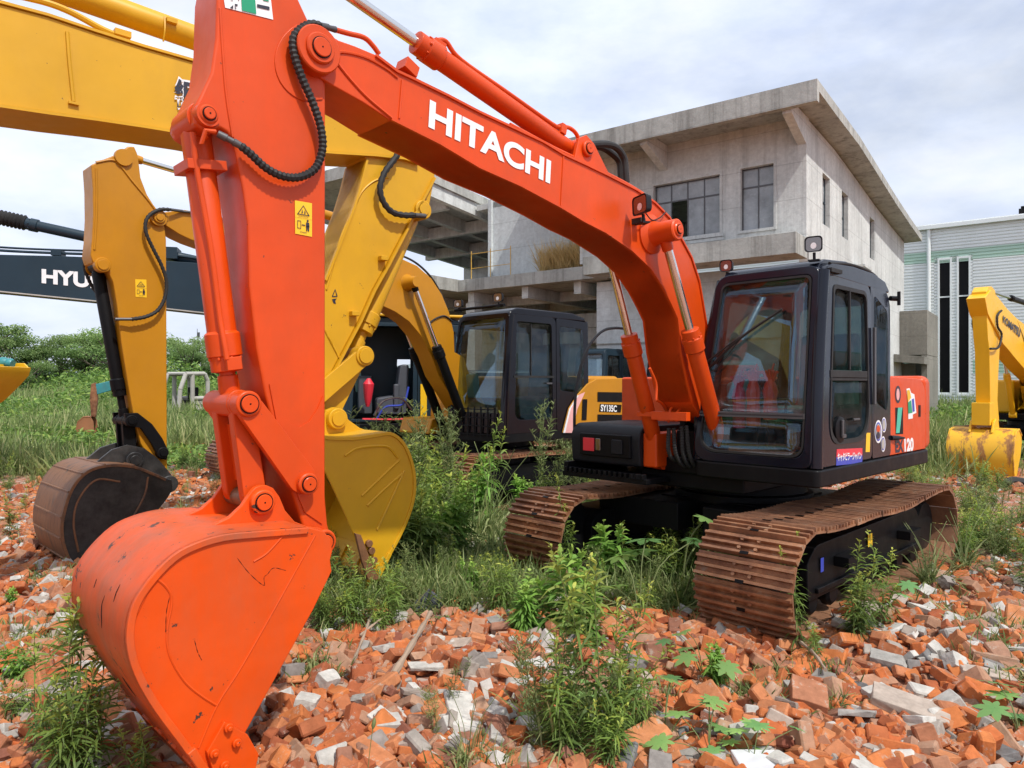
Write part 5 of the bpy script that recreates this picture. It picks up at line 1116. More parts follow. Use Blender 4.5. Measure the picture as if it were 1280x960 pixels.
for z in (5.75,6.25): m.cyl((-11.2,.35,z),(-9.5,.35,z),.010,n=6)
o=m.build('scaffold_frame','lattice'); place(o,BM); tag(o,'yellow tube scaffold frame standing before the blue grey inner wall','scaffold')
m=MB(); q=BF.b(576,341,6.5); m.lathe((q[0],6.5,5.36),(q[0],6.5,6.5),[(0,.42),(.5,.5),(1,.2)],9); o=m.build('blue_tarp','bluetarp'); place(o,BM); tag(o,'bundled blue tarpaulin on the open upper floor','tarpaulin')
# ================================================================== warehouse
def corr(name,c,c2):
    m,t,n,l,p=nt(name); a=tex(n,l,.5,5,.6); r=ramp(n,l,a.outputs['Fac'],[(.35,sc3(c,.92)),(.7,c)]); l.new(r.outputs[0],p.inputs['Base Color']); p.inputs['Roughness'].default_value=.45; return m
MT['wsheet']=corr('white_sheet_metal',(.80,.83,.82),0); MT['gsheet']=corr('pale_green_sheet_metal',(.48,.66,.55),0)
WF=Frame((24.5,45.0),(.805,-.60)); WR=empty('warehouse',(*WF.loc,.3),WF.yaw); tag(WR,'white corrugated warehouse with pale green bands and two tall dark slit windows','warehouse')
def wz(px,py): q=WF.b(px,py,0); return (q[0],q[2]-.3)
zt=wz(1130,291)[1]; ga=wz(1130,319)[1]; gb=wz(1130,333)[1]
def cprof(z0,z1,pitch=.19,d=.05):
    P=[];z=z0
    while z<z1-1e-6:
        P+=[(0,z),(0,z+pitch*.45),(-d,z+pitch*.55),(-d,z+pitch*.95)]; z+=pitch
    return P+[(0,z1)]
def sheet(name,x0,x1,z0,z1,mat,par,y=0):
    P=cprof(z0,z1); V=[(x,y+a,z) for x in (x0,x1) for a,z in P]; n=len(P); F=[(i,i+1,n+i+1,n+i) for i in range(n-1)]
    m=MB(); m.add(V,F); return m.build(name,mat,par,recalc=False)
l1=wz(1168,400)[0]; l2=wz(1216,400)[0]; lg0,lg1=wz(1200,470)[1],wz(1200,452)[1]
for x0,x1 in ((-14,l1),(l2,22)):
    sheet('wall',x0,x1,0,lg0,'wsheet',WR); sheet('green_band',x0,x1,lg0,lg1,'gsheet',WR); sheet('wall',x0,x1,lg1,gb,'wsheet',WR); sheet('green_band',x0,x1,gb,ga,'gsheet',WR); sheet('wall',x0,x1,ga,zt,'wsheet',WR)
wt=wz(1180,325)[1]; wb=wz(1180,492)[1]
sheet('wall',l1,l2,0,wb-.05,'wsheet',WR); sheet('wall',l1,l2,wt+.05,gb,'wsheet',WR); sheet('green_band',l1,l2,gb,ga,'gsheet',WR); sheet('wall',l1,l2,ga,zt,'wsheet',WR)
xs_=[wz(p,400)[0] for p in (1174.5,1187.5,1198.5,1211)]
sheet('wall',l1,xs_[0],wb-.05,wt+.05,'wsheet',WR); sheet('wall',xs_[1],xs_[2],wb-.05,wt+.05,'wsheet',WR); sheet('wall',xs_[3],l2,wb-.05,wt+.05,'wsheet',WR)
for a,b in ((xs_[0],xs_[1]),(xs_[2],xs_[3])):
    m=MB(); m.box(a-.1,a,-.08,.1,wb,wt);m.box(b,b+.1,-.08,.1,wb,wt);m.box(a-.1,b+.1,-.08,.1,wt,wt+.12);m.box(a-.1,b+.1,-.08,.1,wb-.12,wb); m.box(a,b,.0,.08,wz(1180,371)[1]-.05,wz(1180,371)[1]+.03); w=m.build('window','wsheet',WR)
    m=MB(); m.box(a,b,.12,.14,wb,wt); m.build('pane','black',w); 
m=MB(); m.box(l1-.1,l2+.1,.5,.6,0,zt); m.build('inner_lining','black',WR)
m=MB(); m.cyl((wz(1166,400)[0]-.2,-.16,0),(wz(1166,400)[0]-.2,-.16,zt),.11,n=10); m.build('downpipe','wsheet',WR)
m=MB(); m.box(-14.2,22.2,-.35,.2,zt,zt+.22); m.box(-14.2,22.2,-.25,12,zt+.22,zt+.30); m.build('roof_edge','wsheet',WR)
m=MB(); m.box(-14,-13.8,0.02,20,0,zt); m.box(-14,22,19.8,20,0,zt); m.box(21.8,22,0.02,20,0,zt); m.build('rear_wall','wsheet',WR)
m=MB(); x=wz(1273,270)[0]; m.box(x,x+2,.5,1.3,zt+.3,zt+.75); m.box(x+.1,x+.3,.6,1.2,zt+.75,zt+.9); m.build('roof_vent','black',WR)
# utility pole and mast beyond the trees
m=MB(); m.cyl((0,0,0),(0,0,10.5),.16,.11,n=8); m.box(-1.1,1.1,-.06,.06,9.6,9.75); m.box(-.8,.8,-.06,.06,8.8,8.92)
for x in (-1,-.4,.4,1): m.cyl((x,0,9.75),(x,0,9.98),.05,n=6)
up=m.build('utility_pole','conc'); up.location=(-66,140,0); tag(up,'slim concrete utility pole with two crossarms far beyond the field','utility pole')
m=MB(); m.cyl((0,0,0),(0,0,12.5),.12,.05,n=8); m.box(-.05,.5,-.02,.02,10.8,11.8); mp_=m.build('mast','steel'); mp_.location=(-61.2,140,0); tag(mp_,'thin mast standing beyond the field trees','mast')
m=MB()
for x in (-1,1): m.tube([(-66+x,140,9.95),(-30,143,9.0),(20,146,9.95)],.03,n=4,k=6); m.tube([(-66+x,140,9.95),(-105,138,9.0),(-150,136,9.95)],.03,n=4,k=6)
pw=m.build('power_lines','black'); tag(pw,'power lines hanging from the utility pole','power line')
# ================================================================== rubble
def rockmat(name,stops,mort=(.50,.46,.40),mk=.62,bump=.5):
    m,t,n,l,p=nt(name); gi=n.new('ShaderNodeNewGeometry'); oi=n.new('ShaderNodeObjectInfo')
    ad=n.new('ShaderNodeMath'); ad.operation='ADD'; l.new(gi.outputs['Random Per Island'],ad.inputs[0]); l.new(oi.outputs['Random'],ad.inputs[1]); fr=n.new('ShaderNodeMath'); fr.operation='FRACT'; l.new(ad.outputs[0],fr.inputs[0])
    c=ramp(n,l,fr.outputs[0],stops)
    a=tex(n,l,16,6,.7); r=ramp(n,l,a.outputs['Fac'],[(.3,(.72,.72,.72)),(.7,(1.2,1.2,1.2))]); o=mix(n,l,1.0,c.outputs[0],r.outputs[0],'MULTIPLY')
    b=tex(n,l,13,7,.75); br=ramp(n,l,b.outputs['Fac'],[(mk-.03,(0,0,0)),(mk+.04,(.85,.85,.85))]); o=mix(n,l,br.outputs[0],o,mort)
    l.new(o,p.inputs['Base Color']); p.inputs['Roughness'].default_value=.92; p.inputs['Specular IOR Level'].default_value=.2
    bt=tex(n,l,60,5,.7); bp=n.new('ShaderNodeBump'); bp.inputs['Strength'].default_value=bump; bp.inputs['Distance'].default_value=.004; l.new(bt.outputs['Fac'],bp.inputs['Height']); l.new(bp.outputs[0],p.inputs['Normal'])
    return m
MT['brick']=rockmat('broken_brick',[(0,(.45,.120,.040)),(.2,(.50,.165,.052)),(.38,(.29,.080,.036)),(.54,(.50,.20,.085)),(.70,(.34,.13,.065)),(.85,(.38,.23,.15)),(1,(.20,.065,.04))],mort=(.38,.31,.25),mk=.60)
MT['crubble']=rockmat('broken_concrete',[(0,(.40,.38,.34)),(.3,(.54,.515,.47)),(.6,(.26,.245,.22)),(.85,(.40,.32,.26)),(1,(.15,.15,.15))],mort=(.42,.26,.18),mk=.70)
def fragment(kind,seed,sub=0,bev=0):
    r=random.Random(seed); bm=bmesh.new()
    if kind=='brick': L,W,Hh=r.choice([.24,.18,.13,.11,.09]),.115*r.uniform(.7,1),.055*r.uniform(.9,1.1)
    elif kind=='slab': L,W,Hh=r.uniform(.2,.34),r.uniform(.10,.2),r.uniform(.03,.06)
    else: L,W,Hh=r.uniform(.09,.17),r.uniform(.07,.13),r.uniform(.05,.10)
    j=.15 if kind=='brick' else .28
    pts=[]
    for sx in (-1,1):
        for sy in (-1,1):
            for sz in (-1,1):
                k=(1-j*r.random()*(1.2 if sx>0 else .35)); pts.append((sx*L/2*k,sy*W/2*(1-j*.5*r.random()),sz*Hh/2*(1-j*.4*r.random())))
    for _ in range(5 if kind=='brick' else 9): pts.append((L/2*r.uniform(.3,.98),W/2*r.uniform(-1,1),Hh/2*r.uniform(-1,1)))
    if kind!='brick':
        for _ in range(8): pts.append((L/2*r.uniform(-1,.9),W/2*r.uniform(-1,1),Hh/2*r.uniform(-1.1,1.1)))
    vs=[bm.verts.new(p) for p in pts]; res=bmesh.ops.convex_hull(bm,input=vs); bmesh.ops.delete(bm,geom=[v for v in bm.verts if not v.link_faces],context='VERTS')
    if sub:
        bmesh.ops.dissolve_limit(bm,angle_limit=R(12),verts=bm.verts,edges=bm.edges)
        bmesh.ops.bevel(bm,geom=list(bm.edges),offset=.002,segments=1,affect='EDGES',clamp_overlap=True)
        bmesh.ops.triangulate(bm,faces=bm.faces); bmesh.ops.subdivide_edges(bm,edges=[e for e in bm.edges if e.calc_length()>.03],cuts=1+sub//2,use_grid_fill=True); bmesh.ops.triangulate(bm,faces=bm.faces)
        for v in bm.verts:
            n_=mnoise.noise_vector(v.co*32+Vector((seed,0,0)))*.0042+mnoise.noise_vector(v.co*90+Vector((seed,4,0)))*.0016; v.co+=n_
    else:
        if bev: bmesh.ops.dissolve_limit(bm,angle_limit=R(14),verts=bm.verts,edges=bm.edges); bmesh.ops.bevel(bm,geom=list(bm.edges),offset=.007,segments=1,affect='EDGES',clamp_overlap=True)
        bmesh.ops.triangulate(bm,faces=bm.faces)
    bm.normal_update(); V=np.array([v.co[:] for v in bm.verts]); F=np.array([[v.index for v in f.verts] for f in bm.faces]) if not bm.verts.index_update() else 0
    bm.free(); return V,F
def rotm(n,tilt=.6,seed=0):
    g=np.random.default_rng(seed); a=g.uniform(0,2*np.pi,n); b=g.normal(0,tilt,n); c=g.normal(0,tilt,n)
    ca,sa,cb,sb,cc,sc_=np.cos(a),np.sin(a),np.cos(b),np.sin(b),np.cos(c),np.sin(c); Z=np.zeros(n);O=np.ones(n)
    Ra=np.stack([ca,-sa,Z,sa,ca,Z,Z,Z,O],1).reshape(n,3,3); Rb=np.stack([cb,Z,sb,Z,O,Z,-sb,Z,cb],1).reshape(n,3,3); Rc=np.stack([O,Z,Z,Z,cc,-sc_,Z,sc_,cc],1).reshape(n,3,3)
    return Ra@Rb@Rc
def merged(name,variants,which,Rm,S,P,mats,mi):
    Vs=[];Fs=[];Ms=[];off=0
    for k,(V,F) in enumerate(variants):
        idx=np.where(which==k)[0]
        if not len(idx): continue
        W=np.einsum('nij,vj->nvi',Rm[idx]*S[idx][:,None,None],V)+P[idx][:,None,:]
        Vs.append(W.reshape(-1,3)); Fs.append((F[None]+(np.arange(len(idx))*len(V))[:,None,None]+off).reshape(-1,3)); Ms.append(np.repeat(mi[idx],len(F))); off+=len(idx)*len(V)
    return npmesh(name,np.concatenate(Vs),np.concatenate(Fs),mats,mi=np.concatenate(Ms))
HB,HC=.36,1.9
def on_track(x,y,m=0.0):
    a,b,_=HF.loc3(x,y,0); 
    if abs(a)<1.62+m and (abs(b-.99)<.32+m or abs(b+.99)<.32+m): return True
    a,b,_=SF.loc3(x,y,0); return abs(a)<1.7+m and (abs(b-.99)<.34+m or abs(b+.99)<.34+m)
lowV=[fragment('brick',s,0,1) for s in range(10)]+[fragment('chunk',40+s,0,1) for s in range(8)]
r=np.random.default_rng(5); pos=[];siz=[]
def weedzone(x,y):
    px=640+900*x/y; py=480+1575/y
    return 385<px<880 and 545<py<745
n=0
while n<22000:
    y=2.1+(r.random()**1.15)*6.5; x=r.uniform(-.92,.92)*y+r.uniform(-.7,.7)
    if on_track(x,y,-.05) or (weedzone(x,y) and r.random()<.72): continue
    pos.append((x,y)); siz.append(float(np.clip(r.lognormal(-.72,.55),.16,1.35))); n+=1
while n<41000:
    y=8+(r.random()**1.3)*20; x=r.uniform(-.8,.8)*y
    if on_track(x,y,-.05) or (weedzone(x,y) and r.random()<.9): continue
    if mnoise.noise(Vector((x*.25,y*.25,1)))+r.normal()*.12<-.02+.012*(y-14): continue
    pos.append((x,y)); siz.append(float(np.clip(r.lognormal(-.55,.4),.3,1.5))); n+=1
pos=np.array(pos);siz=np.array(siz); P=np.array([(x,y,gz(x,y)+r.uniform(-.01,.045)) for x,y in pos])
which=r.integers(0,10,n); con=r.random(n)<(.17+.15*np.sin(pos[:,0]*2.3+1)*np.sin(pos[:,1]*1.9)); which[con]=r.integers(10,18,con.sum())
o=merged('brick_rubble',lowV,which,rotm(n,.5,3),siz,P,['brick','crubble'],con.astype(int)); tag(o,'spread of small broken brick and concrete crumbs','rubble',kind='stuff')
# the large pieces, each one an object
def variants(kind,seeds,mat,name):
    out=[]
    for s in seeds:
        V,F=fragment(kind,s,2); o=npmesh(name,V,F,mat); out.append(o.data); bpy.data.objects.remove(o)
    return out
bv=variants('brick',range(100,124),'brick','brick_fragment'); cv=variants('chunk',range(200,212),'crubble','concrete_chunk'); sv=variants('slab',range(300,308),'crubble','concrete_chunk')
def put(name,me,x,y,z,s,rot,label,cat,group):
    o=bpy.data.objects.new(name,me); C.objects.link(o); o.location=(x,y,z); o.scale=(s,s,s); o.rotation_euler=rot; return tag(o,label,cat,group)
rr=random.Random(11); placed=[]
def free(x,y,d): return all((x-a)**2+(y-b)**2>d*d for a,b in placed)
k=0;t=0
while k<285 and t<9000:
    t+=1; px=rr.uniform(-20,1310); py=rr.uniform(745,1010) if rr.random()<.8 else rr.uniform(660,760)
    y=1575/(py-480); x=(px-640)/900*y
    if on_track(x,y,.05) or (385<px<880 and py<760) or not free(x,y,.115): continue
    # under the big bucket
    if 150<px<330 and py>880 : continue
    placed.append((x,y)); k+=1
    put('brick_fragment',rr.choice(bv),x,y,gz(x,y)+rr.uniform(.02,.055),rr.uniform(.65,1.08),(rr.gauss(0,.38),rr.gauss(0,.38),rr.uniform(0,6.3)),'broken red brick piece lying loose among the rubble','brick','broken bricks strewn over the yard')
k=0
while k<95 and t<20000:
    t+=1; px=rr.uniform(-20,1310); py=rr.uniform(750,1000)
    if not (px>1050 or 350<px<700 or rr.random()<.45): continue
    y=1575/(py-480); x=(px-640)/900*y
    if on_track(x,y,.05) or (385<px<880 and py<760) or not free(x,y,.10): continue
    placed.append((x,y)); k+=1
    put('concrete_chunk',rr.choice(cv+sv),x,y,gz(x,y)+rr.uniform(.03,.065),rr.uniform(.6,1.05),(rr.gauss(0,.3),rr.gauss(0,.3),rr.uniform(0,6.3)),'pale grey broken concrete lump lying among the bricks','concrete chunk','concrete lumps among the bricks')
def gp(px,py,dz=0): y=1575/(py-480); x=(px-640)/900*y; return x,y,gz(x,y)+dz
def special(kind,seed,px,py,s,rot,label,mat='crubble',dz=.06,cat='concrete chunk'):
    V,F=fragment(kind,seed,2); o=npmesh('concrete_chunk',V*np.array(s),F,mat); x,y,z=gp(px,py,dz); o.location=(x,y,z); o.rotation_euler=rot; return tag(o,label,cat)
special('slab',401,1140,905,(1.5,1.3,1.5),(.1,.2,-.5),'large pale plaster slab lying near the bottom right corner')
special('chunk',402,1185,745,(1.1,1.2,1.0),(.6,.3,.4),'rounded white concrete lump on top of the right heap',dz=.1)
special('chunk',403,485,925,(1.3,1.2,1.0),(.2,.1,.4),'grey pebbled concrete lump lower centre beside orange bricks')
special('slab',404,1235,870,(1.3,.7,1.2),(.1,.1,-.35),'long pale concrete strip beside the right edge')
special('slab',405,1110,850,(1.0,.6,1.2),(.2,.1,-.5),'narrow pale concrete strip between red bricks on the right')
special('chunk',406,410,870,(1.0,1.0,1.3),(.4,.1,1.0),'white faced concrete cube left of the wooden stick')
special('chunk',407,585,855,(1.1,.9,1.1),(.4,.1,2.0),'white chalky concrete lump right of the wooden stick')
o=npmesh('brick_block',*[(lambda VF:VF[0]*np.array((1.7,1.6,1.9)))(fragment('brick',411,2)),fragment('brick',411,2)[1]],'brick'); x,y,z=gp(800,945,.08); o.location=(x,y,z); o.rotation_euler=(.3,-.2,.5); tag(o,'big orange red brick block at the foot of the central weed','brick')
o=npmesh('brick_block',*[(lambda VF:VF[0]*np.array((1.6,1.7,1.8)))(fragment('brick',412,2)),fragment('brick',412,2)[1]],'brick'); x,y,z=gp(1010,890,.08); o.location=(x,y,z); o.rotation_euler=(.2,-.3,1.2); tag(o,'large mortared brick block in the lower right rubble','brick')
def stick(a,b,r0,label,lift=.08):
    p=Vector(gp(*a,lift));q=Vector(gp(*b,lift+.05)); m=MB(); mid=(p+q)/2+Vector((.01,0,.012)); m.tube([p,mid,q],r0,n=7,rf=lambda i,n_:1+.25*math.sin(i*1.7)-.3*i/n_); tag(m.build('wooden_stick','wood'),label,'stick')
stick((492,868),(538,795),.020,'thick weathered wooden stick leaning on the centre rubble'); stick((442,850),(465,792),.009,'thin grey twig left of the thick wooden stick'); stick((1000,822),(1032,868),.012,'split wooden lath on the right rubble'); stick((450,820),(482,797),.008,'short grey twig lying across bricks near the yellow bucket')
m=MB(); p=Vector(gp(535,772,.05)); m.add([p+Vector(v) for v in ((-.14,0,0),(.12,.02,0),(.10,.05,.09),(.0,.06,.16),(-.12,.05,.05),(-.14,.02,-.02),(.12,.04,-.02),(.1,.07,.07),(.0,.08,.14),(-.12,.07,.03))],[(0,1,2,3,4),(5,6,7,8,9),(0,1,6,5),(1,2,7,6),(2,3,8,7),(3,4,9,8),(4,0,5,9)]); tag(m.build('roof_tile','slate'),'dark blue grey tile fragment standing up at the rubble edge','tile')
V_,F_=fragment('chunk',450,2); o=npmesh('crumpled_sack',V_*np.array((2.4,1.8,1.3)),F_,'stone'); x,y,z=gp(955,975,.02); o.location=(x,y,z); tag(o,'crumpled bright white sack half buried at the bottom edge','sack')
m=MB(); p=gp(1268,611,.05); m.tube([(p[0]-.15,p[1],p[2]),(p[0],p[1]+.05,p[2]+.06),(p[0]+.35,p[1],p[2])],.07,n=8); tag(m.build('rubber_offcut','rubber'),'black rubber offcut on the brick field near the yellow bucket','rubber')
# ================================================================== vegetation
def leafmat(name,dark,mid,tip,trans=.35,vary=.25,rough=.55):
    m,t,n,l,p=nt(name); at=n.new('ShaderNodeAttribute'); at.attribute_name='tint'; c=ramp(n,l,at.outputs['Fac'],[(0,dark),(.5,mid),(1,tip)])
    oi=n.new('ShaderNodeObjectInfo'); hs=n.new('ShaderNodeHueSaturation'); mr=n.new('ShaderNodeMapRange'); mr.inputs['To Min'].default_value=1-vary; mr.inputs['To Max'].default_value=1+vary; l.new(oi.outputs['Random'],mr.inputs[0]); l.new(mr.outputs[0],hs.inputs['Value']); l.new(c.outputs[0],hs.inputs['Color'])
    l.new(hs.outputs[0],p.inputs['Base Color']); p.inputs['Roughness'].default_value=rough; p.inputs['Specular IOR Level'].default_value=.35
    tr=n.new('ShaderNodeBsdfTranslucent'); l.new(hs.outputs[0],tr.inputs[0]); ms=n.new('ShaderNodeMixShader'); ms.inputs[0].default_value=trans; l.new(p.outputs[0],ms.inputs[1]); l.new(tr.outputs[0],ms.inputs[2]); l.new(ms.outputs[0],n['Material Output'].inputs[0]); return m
MT['leaf']=leafmat('weed_leaf',(.09,.15,.035),(.19,.29,.055),(.46,.50,.09),.42)
MT['leafb']=leafmat('bright_leaf',(.11,.22,.045),(.22,.42,.07),(.42,.58,.12),.42)
MT['palm']=leafmat('lobed_leaf',(.10,.22,.08),(.17,.36,.12),(.32,.50,.14),.42)
MT['grassm']=leafmat('grass_blade',(.10,.15,.05),(.22,.29,.09),(.50,.50,.24),.42)
MT['dry']=leafmat('dry_grass',(.52,.36,.14),(.72,.52,.22),(.80,.64,.34),.3)
MT['far']=leafmat('field_leaf',(.07,.13,.03),(.15,.27,.05),(.34,.44,.10),.4)
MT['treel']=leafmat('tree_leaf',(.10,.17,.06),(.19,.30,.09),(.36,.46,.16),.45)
MT['stem']=paint('weed_stem',(.13,.16,.05),.7,.3,coat=0); MT['bark']=paint('bark',(.14,.11,.08),.9,.3,coat=0)
MT['seed']=paint('seed_head',(.48,.50,.25),.8,.2,coat=0)
def nrm(a): return a/np.maximum(1e-9,np.linalg.norm(a,axis=-1,keepdims=True))
def leaves(P,D,L,W,droop,tint,g,roll=.5,rows=((0,.22),(.3,1),(.65,.8),(1,.04))):
    P=np.asarray(P,float);D=nrm(np.asarray(D,float));n=len(P); L=np.broadcast_to(L,(n,));W=np.broadcast_to(W,(n,));droop=np.broadcast_to(droop,(n,))
    S=nrm(np.cross(D,np.array([0,0,1.])+g.normal(0,roll,(n,3)))); V=[]
    for t,w in rows:
        c=P+D*(L*t)[:,None]; c[:,2]-=droop*L*t*t
        V+= [c-S*(W*w/2)[:,None],c+S*(W*w/2)[:,None]]
    k=len(rows); V=np.stack(V,1).reshape(-1,3); b=(np.arange(n)*2*k)[:,None,None]; q=np.array([[2*i,2*i+1,2*i+3,2*i+2] for i in range(k-1)])[None]
    return V,(q+b).reshape(-1,4),np.repeat(np.broadcast_to(tint,(n,)),2*k)
class Plant:
    def __init__(s,seed): s.g=np.random.default_rng(seed); s.V=[];s.F=[];s.T=[];s.k=0;s.st=MB()
    def leaf(s,*a,**k):
        V,F,T=leaves(*a,g=s.g,**k); s.V.append(V);s.F.append(F+s.k);s.T.append(T);s.k+=len(V)
    def done(s,name,stemmat,leafm):
        st=s.st.build(name,stemmat,recalc=False,ang=60); lf=npmesh('leaves',np.concatenate(s.V),np.concatenate(s.F),leafm,tint=np.clip(np.concatenate(s.T),0,1)); a,b=st.data,lf.data; bpy.data.objects.remove(st); bpy.data.objects.remove(lf); return (name,a,b)
def stalk(p,base,h,lean,n,ll,lw,top=.8,a0=.0,den=1.3,droop=.35,sparse=0,tipbright=1):
    g=p.g; d=np.array([lean[0],lean[1],1.]); b=np.array(base,float); w=g.normal(0,.02,2)
    def pos(t): return b+np.stack([d[0]*h*t*t+w[0]*np.sin(t*5),d[1]*h*t*t+w[1]*np.sin(t*4),h*t],-1)
    p.st.tube([tuple(pos(np.array(t))) for t in (0,.25,.5,.75,1)],.0045*max(.5,h),n=5,k=2,rf=lambda i,m:1-.7*i/m)
    t=np.sort(a0+(1-a0)*g.random(n)**(1/den)); az=np.arange(n)*2.4+g.normal(0,.3,n); up=.25+.95*t**3+g.normal(0,.25,n)
    D=np.stack([np.cos(az)*np.cos(up),np.sin(az)*np.cos(up),np.sin(up)],1); L=ll*(.55+.75*np.sin(np.pi*np.clip(t*.95+.05,0,1)))*g.uniform(.75,1.2,n); L=np.where(t>.9,L*.75,L)
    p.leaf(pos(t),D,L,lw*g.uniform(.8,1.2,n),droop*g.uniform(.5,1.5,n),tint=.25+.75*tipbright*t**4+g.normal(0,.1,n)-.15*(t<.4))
def v_horse(s):   # upright leafy weed, unit height
    p=Plant(s); n=p.g.integers(1,4)
    for i in range(n): stalk(p,(p.g.normal(0,.03),p.g.normal(0,.03),0),1.0 if i==0 else p.g.uniform(.55,.9),p.g.normal(0,.11,2),78,.135,.016,den=1.35,droop=.55)
    return p.done('leafy_weed','stem','leaf')
def v_bush(s):    # bushy clump
    p=Plant(s)
    for i in range(11): a=p.g.uniform(0,6.3);r_=p.g.uniform(0,.16); stalk(p,(r_*math.cos(a),r_*math.sin(a),0),p.g.uniform(.55,1),(math.cos(a)*r_*1.5,math.sin(a)*r_*1.5),48,.16,.018,den=1.1,droop=.6)
    return p.done('bushy_weed','stem','leaf')
def v_bright(s):  # bright broad leaf clump
    p=Plant(s)
    for i in range(8):
        a=p.g.uniform(0,6.3);r_=p.g.uniform(0,.14); stalk(p,(r_*math.cos(a),r_*math.sin(a),0),p.g.uniform(.5,1),(math.cos(a)*r_*2,math.sin(a)*r_*2),46,.20,.048,den=1.4,droop=.5)
    return p.done('broadleaf_weed','stem','leafb')
def v_grass(s):
    p=Plant(s); g=p.g; n=75; a=g.uniform(0,6.3,n); u=g.uniform(.75,1.45,n); D=np.stack([np.cos(a)*np.cos(u),np.sin(a)*np.cos(u),np.sin(u)],1)
    B=np.stack([g.normal(0,.05,n),g.normal(0,.05,n),np.zeros(n)],1); L=g.uniform(.5,1.15,n)
    p.leaf(B,D,L,g.uniform(.010,.022,n),g.uniform(.25,.9,n),tint=g.uniform(.1,.9,n),rows=((0,.5),(.25,.9),(.5,1),(.75,.7),(1,.05)),roll=.2)
    for i in range(5):
        x,y=g.normal(0,.22,2); p.st.tube([(0,0,0),(x*.3,y*.3,.6),(x,y,1.0)],.004,n=4,k=3)
    return p.done('grass_clump','stem','grassm')
def v_wispy(s):
    p=Plant(s); g=p.g
    for i in range(3):
        lx,ly=g.normal(0,.10,2); b=g.normal(0,.03,2); p.st.tube([(b[0],b[1],0),(b[0]+lx*.4,b[1]+ly*.4,.5),(b[0]+lx,b[1]+ly,1.0)],.005,n=5,k=3,rf=lambda i,m:1-.7*i/m)
        for j in range(13):
            t=g.uniform(.3,.98); q=Vector((b[0]+lx*t,b[1]+ly*t,t)); a=g.uniform(0,6.3); L=g.uniform(.10,.26)*(1.25-t*.6); e=q+Vector((math.cos(a)*L*.7,math.sin(a)*L*.7,L*.75)); p.st.tube([q,q.lerp(e,.5)+Vector((0,0,-.01)),e],.0025,n=4,k=2)
            m=9; tt=g.random(m); P=np.array([q.lerp(e,float(x)) for x in tt]); az=g.uniform(0,6.3,m); D=np.stack([np.cos(az)*.7,np.sin(az)*.7,np.full(m,.7)],1); p.leaf(P,D,g.uniform(.03,.07,m),.007,.2,tint=g.uniform(.2,.8,m))
        m=40; t=g.uniform(.05,.9,m); P=np.stack([b[0]+lx*t,b[1]+ly*t,t],1); az=g.uniform(0,6.3,m); D=np.stack([np.cos(az),np.sin(az),np.full(m,.6)],1); p.leaf(P,D,g.uniform(.06,.12,m),.010,.3,tint=g.uniform(0,.6,m))
    return p.done('wispy_weed','stem','grassm')
def v_palm(s):
    p=Plant(s); g=p.g
    for i in range(g.integers(5,9)):
        a=g.uniform(0,6.3); r_=g.uniform(.15,.55); h=g.uniform(.35,1.0); c=Vector((math.cos(a)*r_,math.sin(a)*r_,h)); p.st.tube([(0,0,0),(c.x*.35,c.y*.35,h*.7),c],.006,n=5,k=3)
        n_=Vector((math.cos(a)*.45,math.sin(a)*.45,.9)).normalized()+Vector(g.normal(0,.15,3)); n_.normalize(); u=n_.cross(Vector((0,0,1))).normalized(); w=n_.cross(u); R0=g.uniform(.15,.24); tv=g.uniform(.2,.9)
        P=[];D=[];L=[]
        for k in range(7):
            th=R(-150+50*k)+.0; d=(w*math.cos(th)+u*math.sin(th)); P.append(c);D.append(d);L.append(R0*(1-.35*abs(k-3)/3))
        S=np.array([n_.cross(Vector(d)).normalized() for d in D]); P=np.array(P);D=np.array(D);L=np.array(L); V=[]
        for t,wd in ((0,.12),(.3,.40),(.62,.42),(.85,.24),(1,.02)):
            cc=P+D*(L*t)[:,None]; cc[:,2]-=.18*L*t*t; V+=[cc-S*(L*wd/2)[:,None],cc+S*(L*wd/2)[:,None]]
        V=np.stack(V,1).reshape(-1,3); b=(np.arange(7)*10)[:,None,None]; q=np.array([[2*i,2*i+1,2*i+3,2*i+2] for i in range(4)])[None]; p.V.append(V);p.F.append((q+b).reshape(-1,4)+p.k);p.T.append(np.full(len(V),tv));p.k+=len(V)
    return p.done('lobed_leaf_plant','stem','palm')
def v_foxtail(s):
    p=Plant(s); g=p.g; n=14; a=g.uniform(0,6.3,n); u=g.uniform(.5,1.2,n); D=np.stack([np.cos(a)*np.cos(u),np.sin(a)*np.cos(u),np.sin(u)],1); p.leaf(np.zeros((n,3))+[0,0,.05],D,g.uniform(.4,.8,n),.03,.5,tint=g.uniform(.3,.9,n)); p.st.tube([(0,0,0),(.05,.02,.5),(.12,.03,.92)],.006,n=5); p.st.lathe((.11,.03,.84),(.16,.03,1.0),[(0,.012),(.3,.035),(.7,.032),(1,.008)],8); return p.done('foxtail_grass','stem','grassm')
PV={'horse':[v_horse(s) for s in range(6)],'bush':[v_bush(20+s) for s in range(4)],'bright':[v_bright(30+s) for s in range(4)],'grass':[v_grass(40+s) for s in range(5)],'wispy':[v_wispy(50+s) for s in range(4)],'palm':[v_palm(60+s) for s in range(4)],'fox':[v_foxtail(70)]}
CAT={'horse':'weed','bush':'weed','bright':'weed','grass':'grass clump','wispy':'weed','palm':'leafy plant','fox':'foxtail grass'}
pr=random.Random(3)
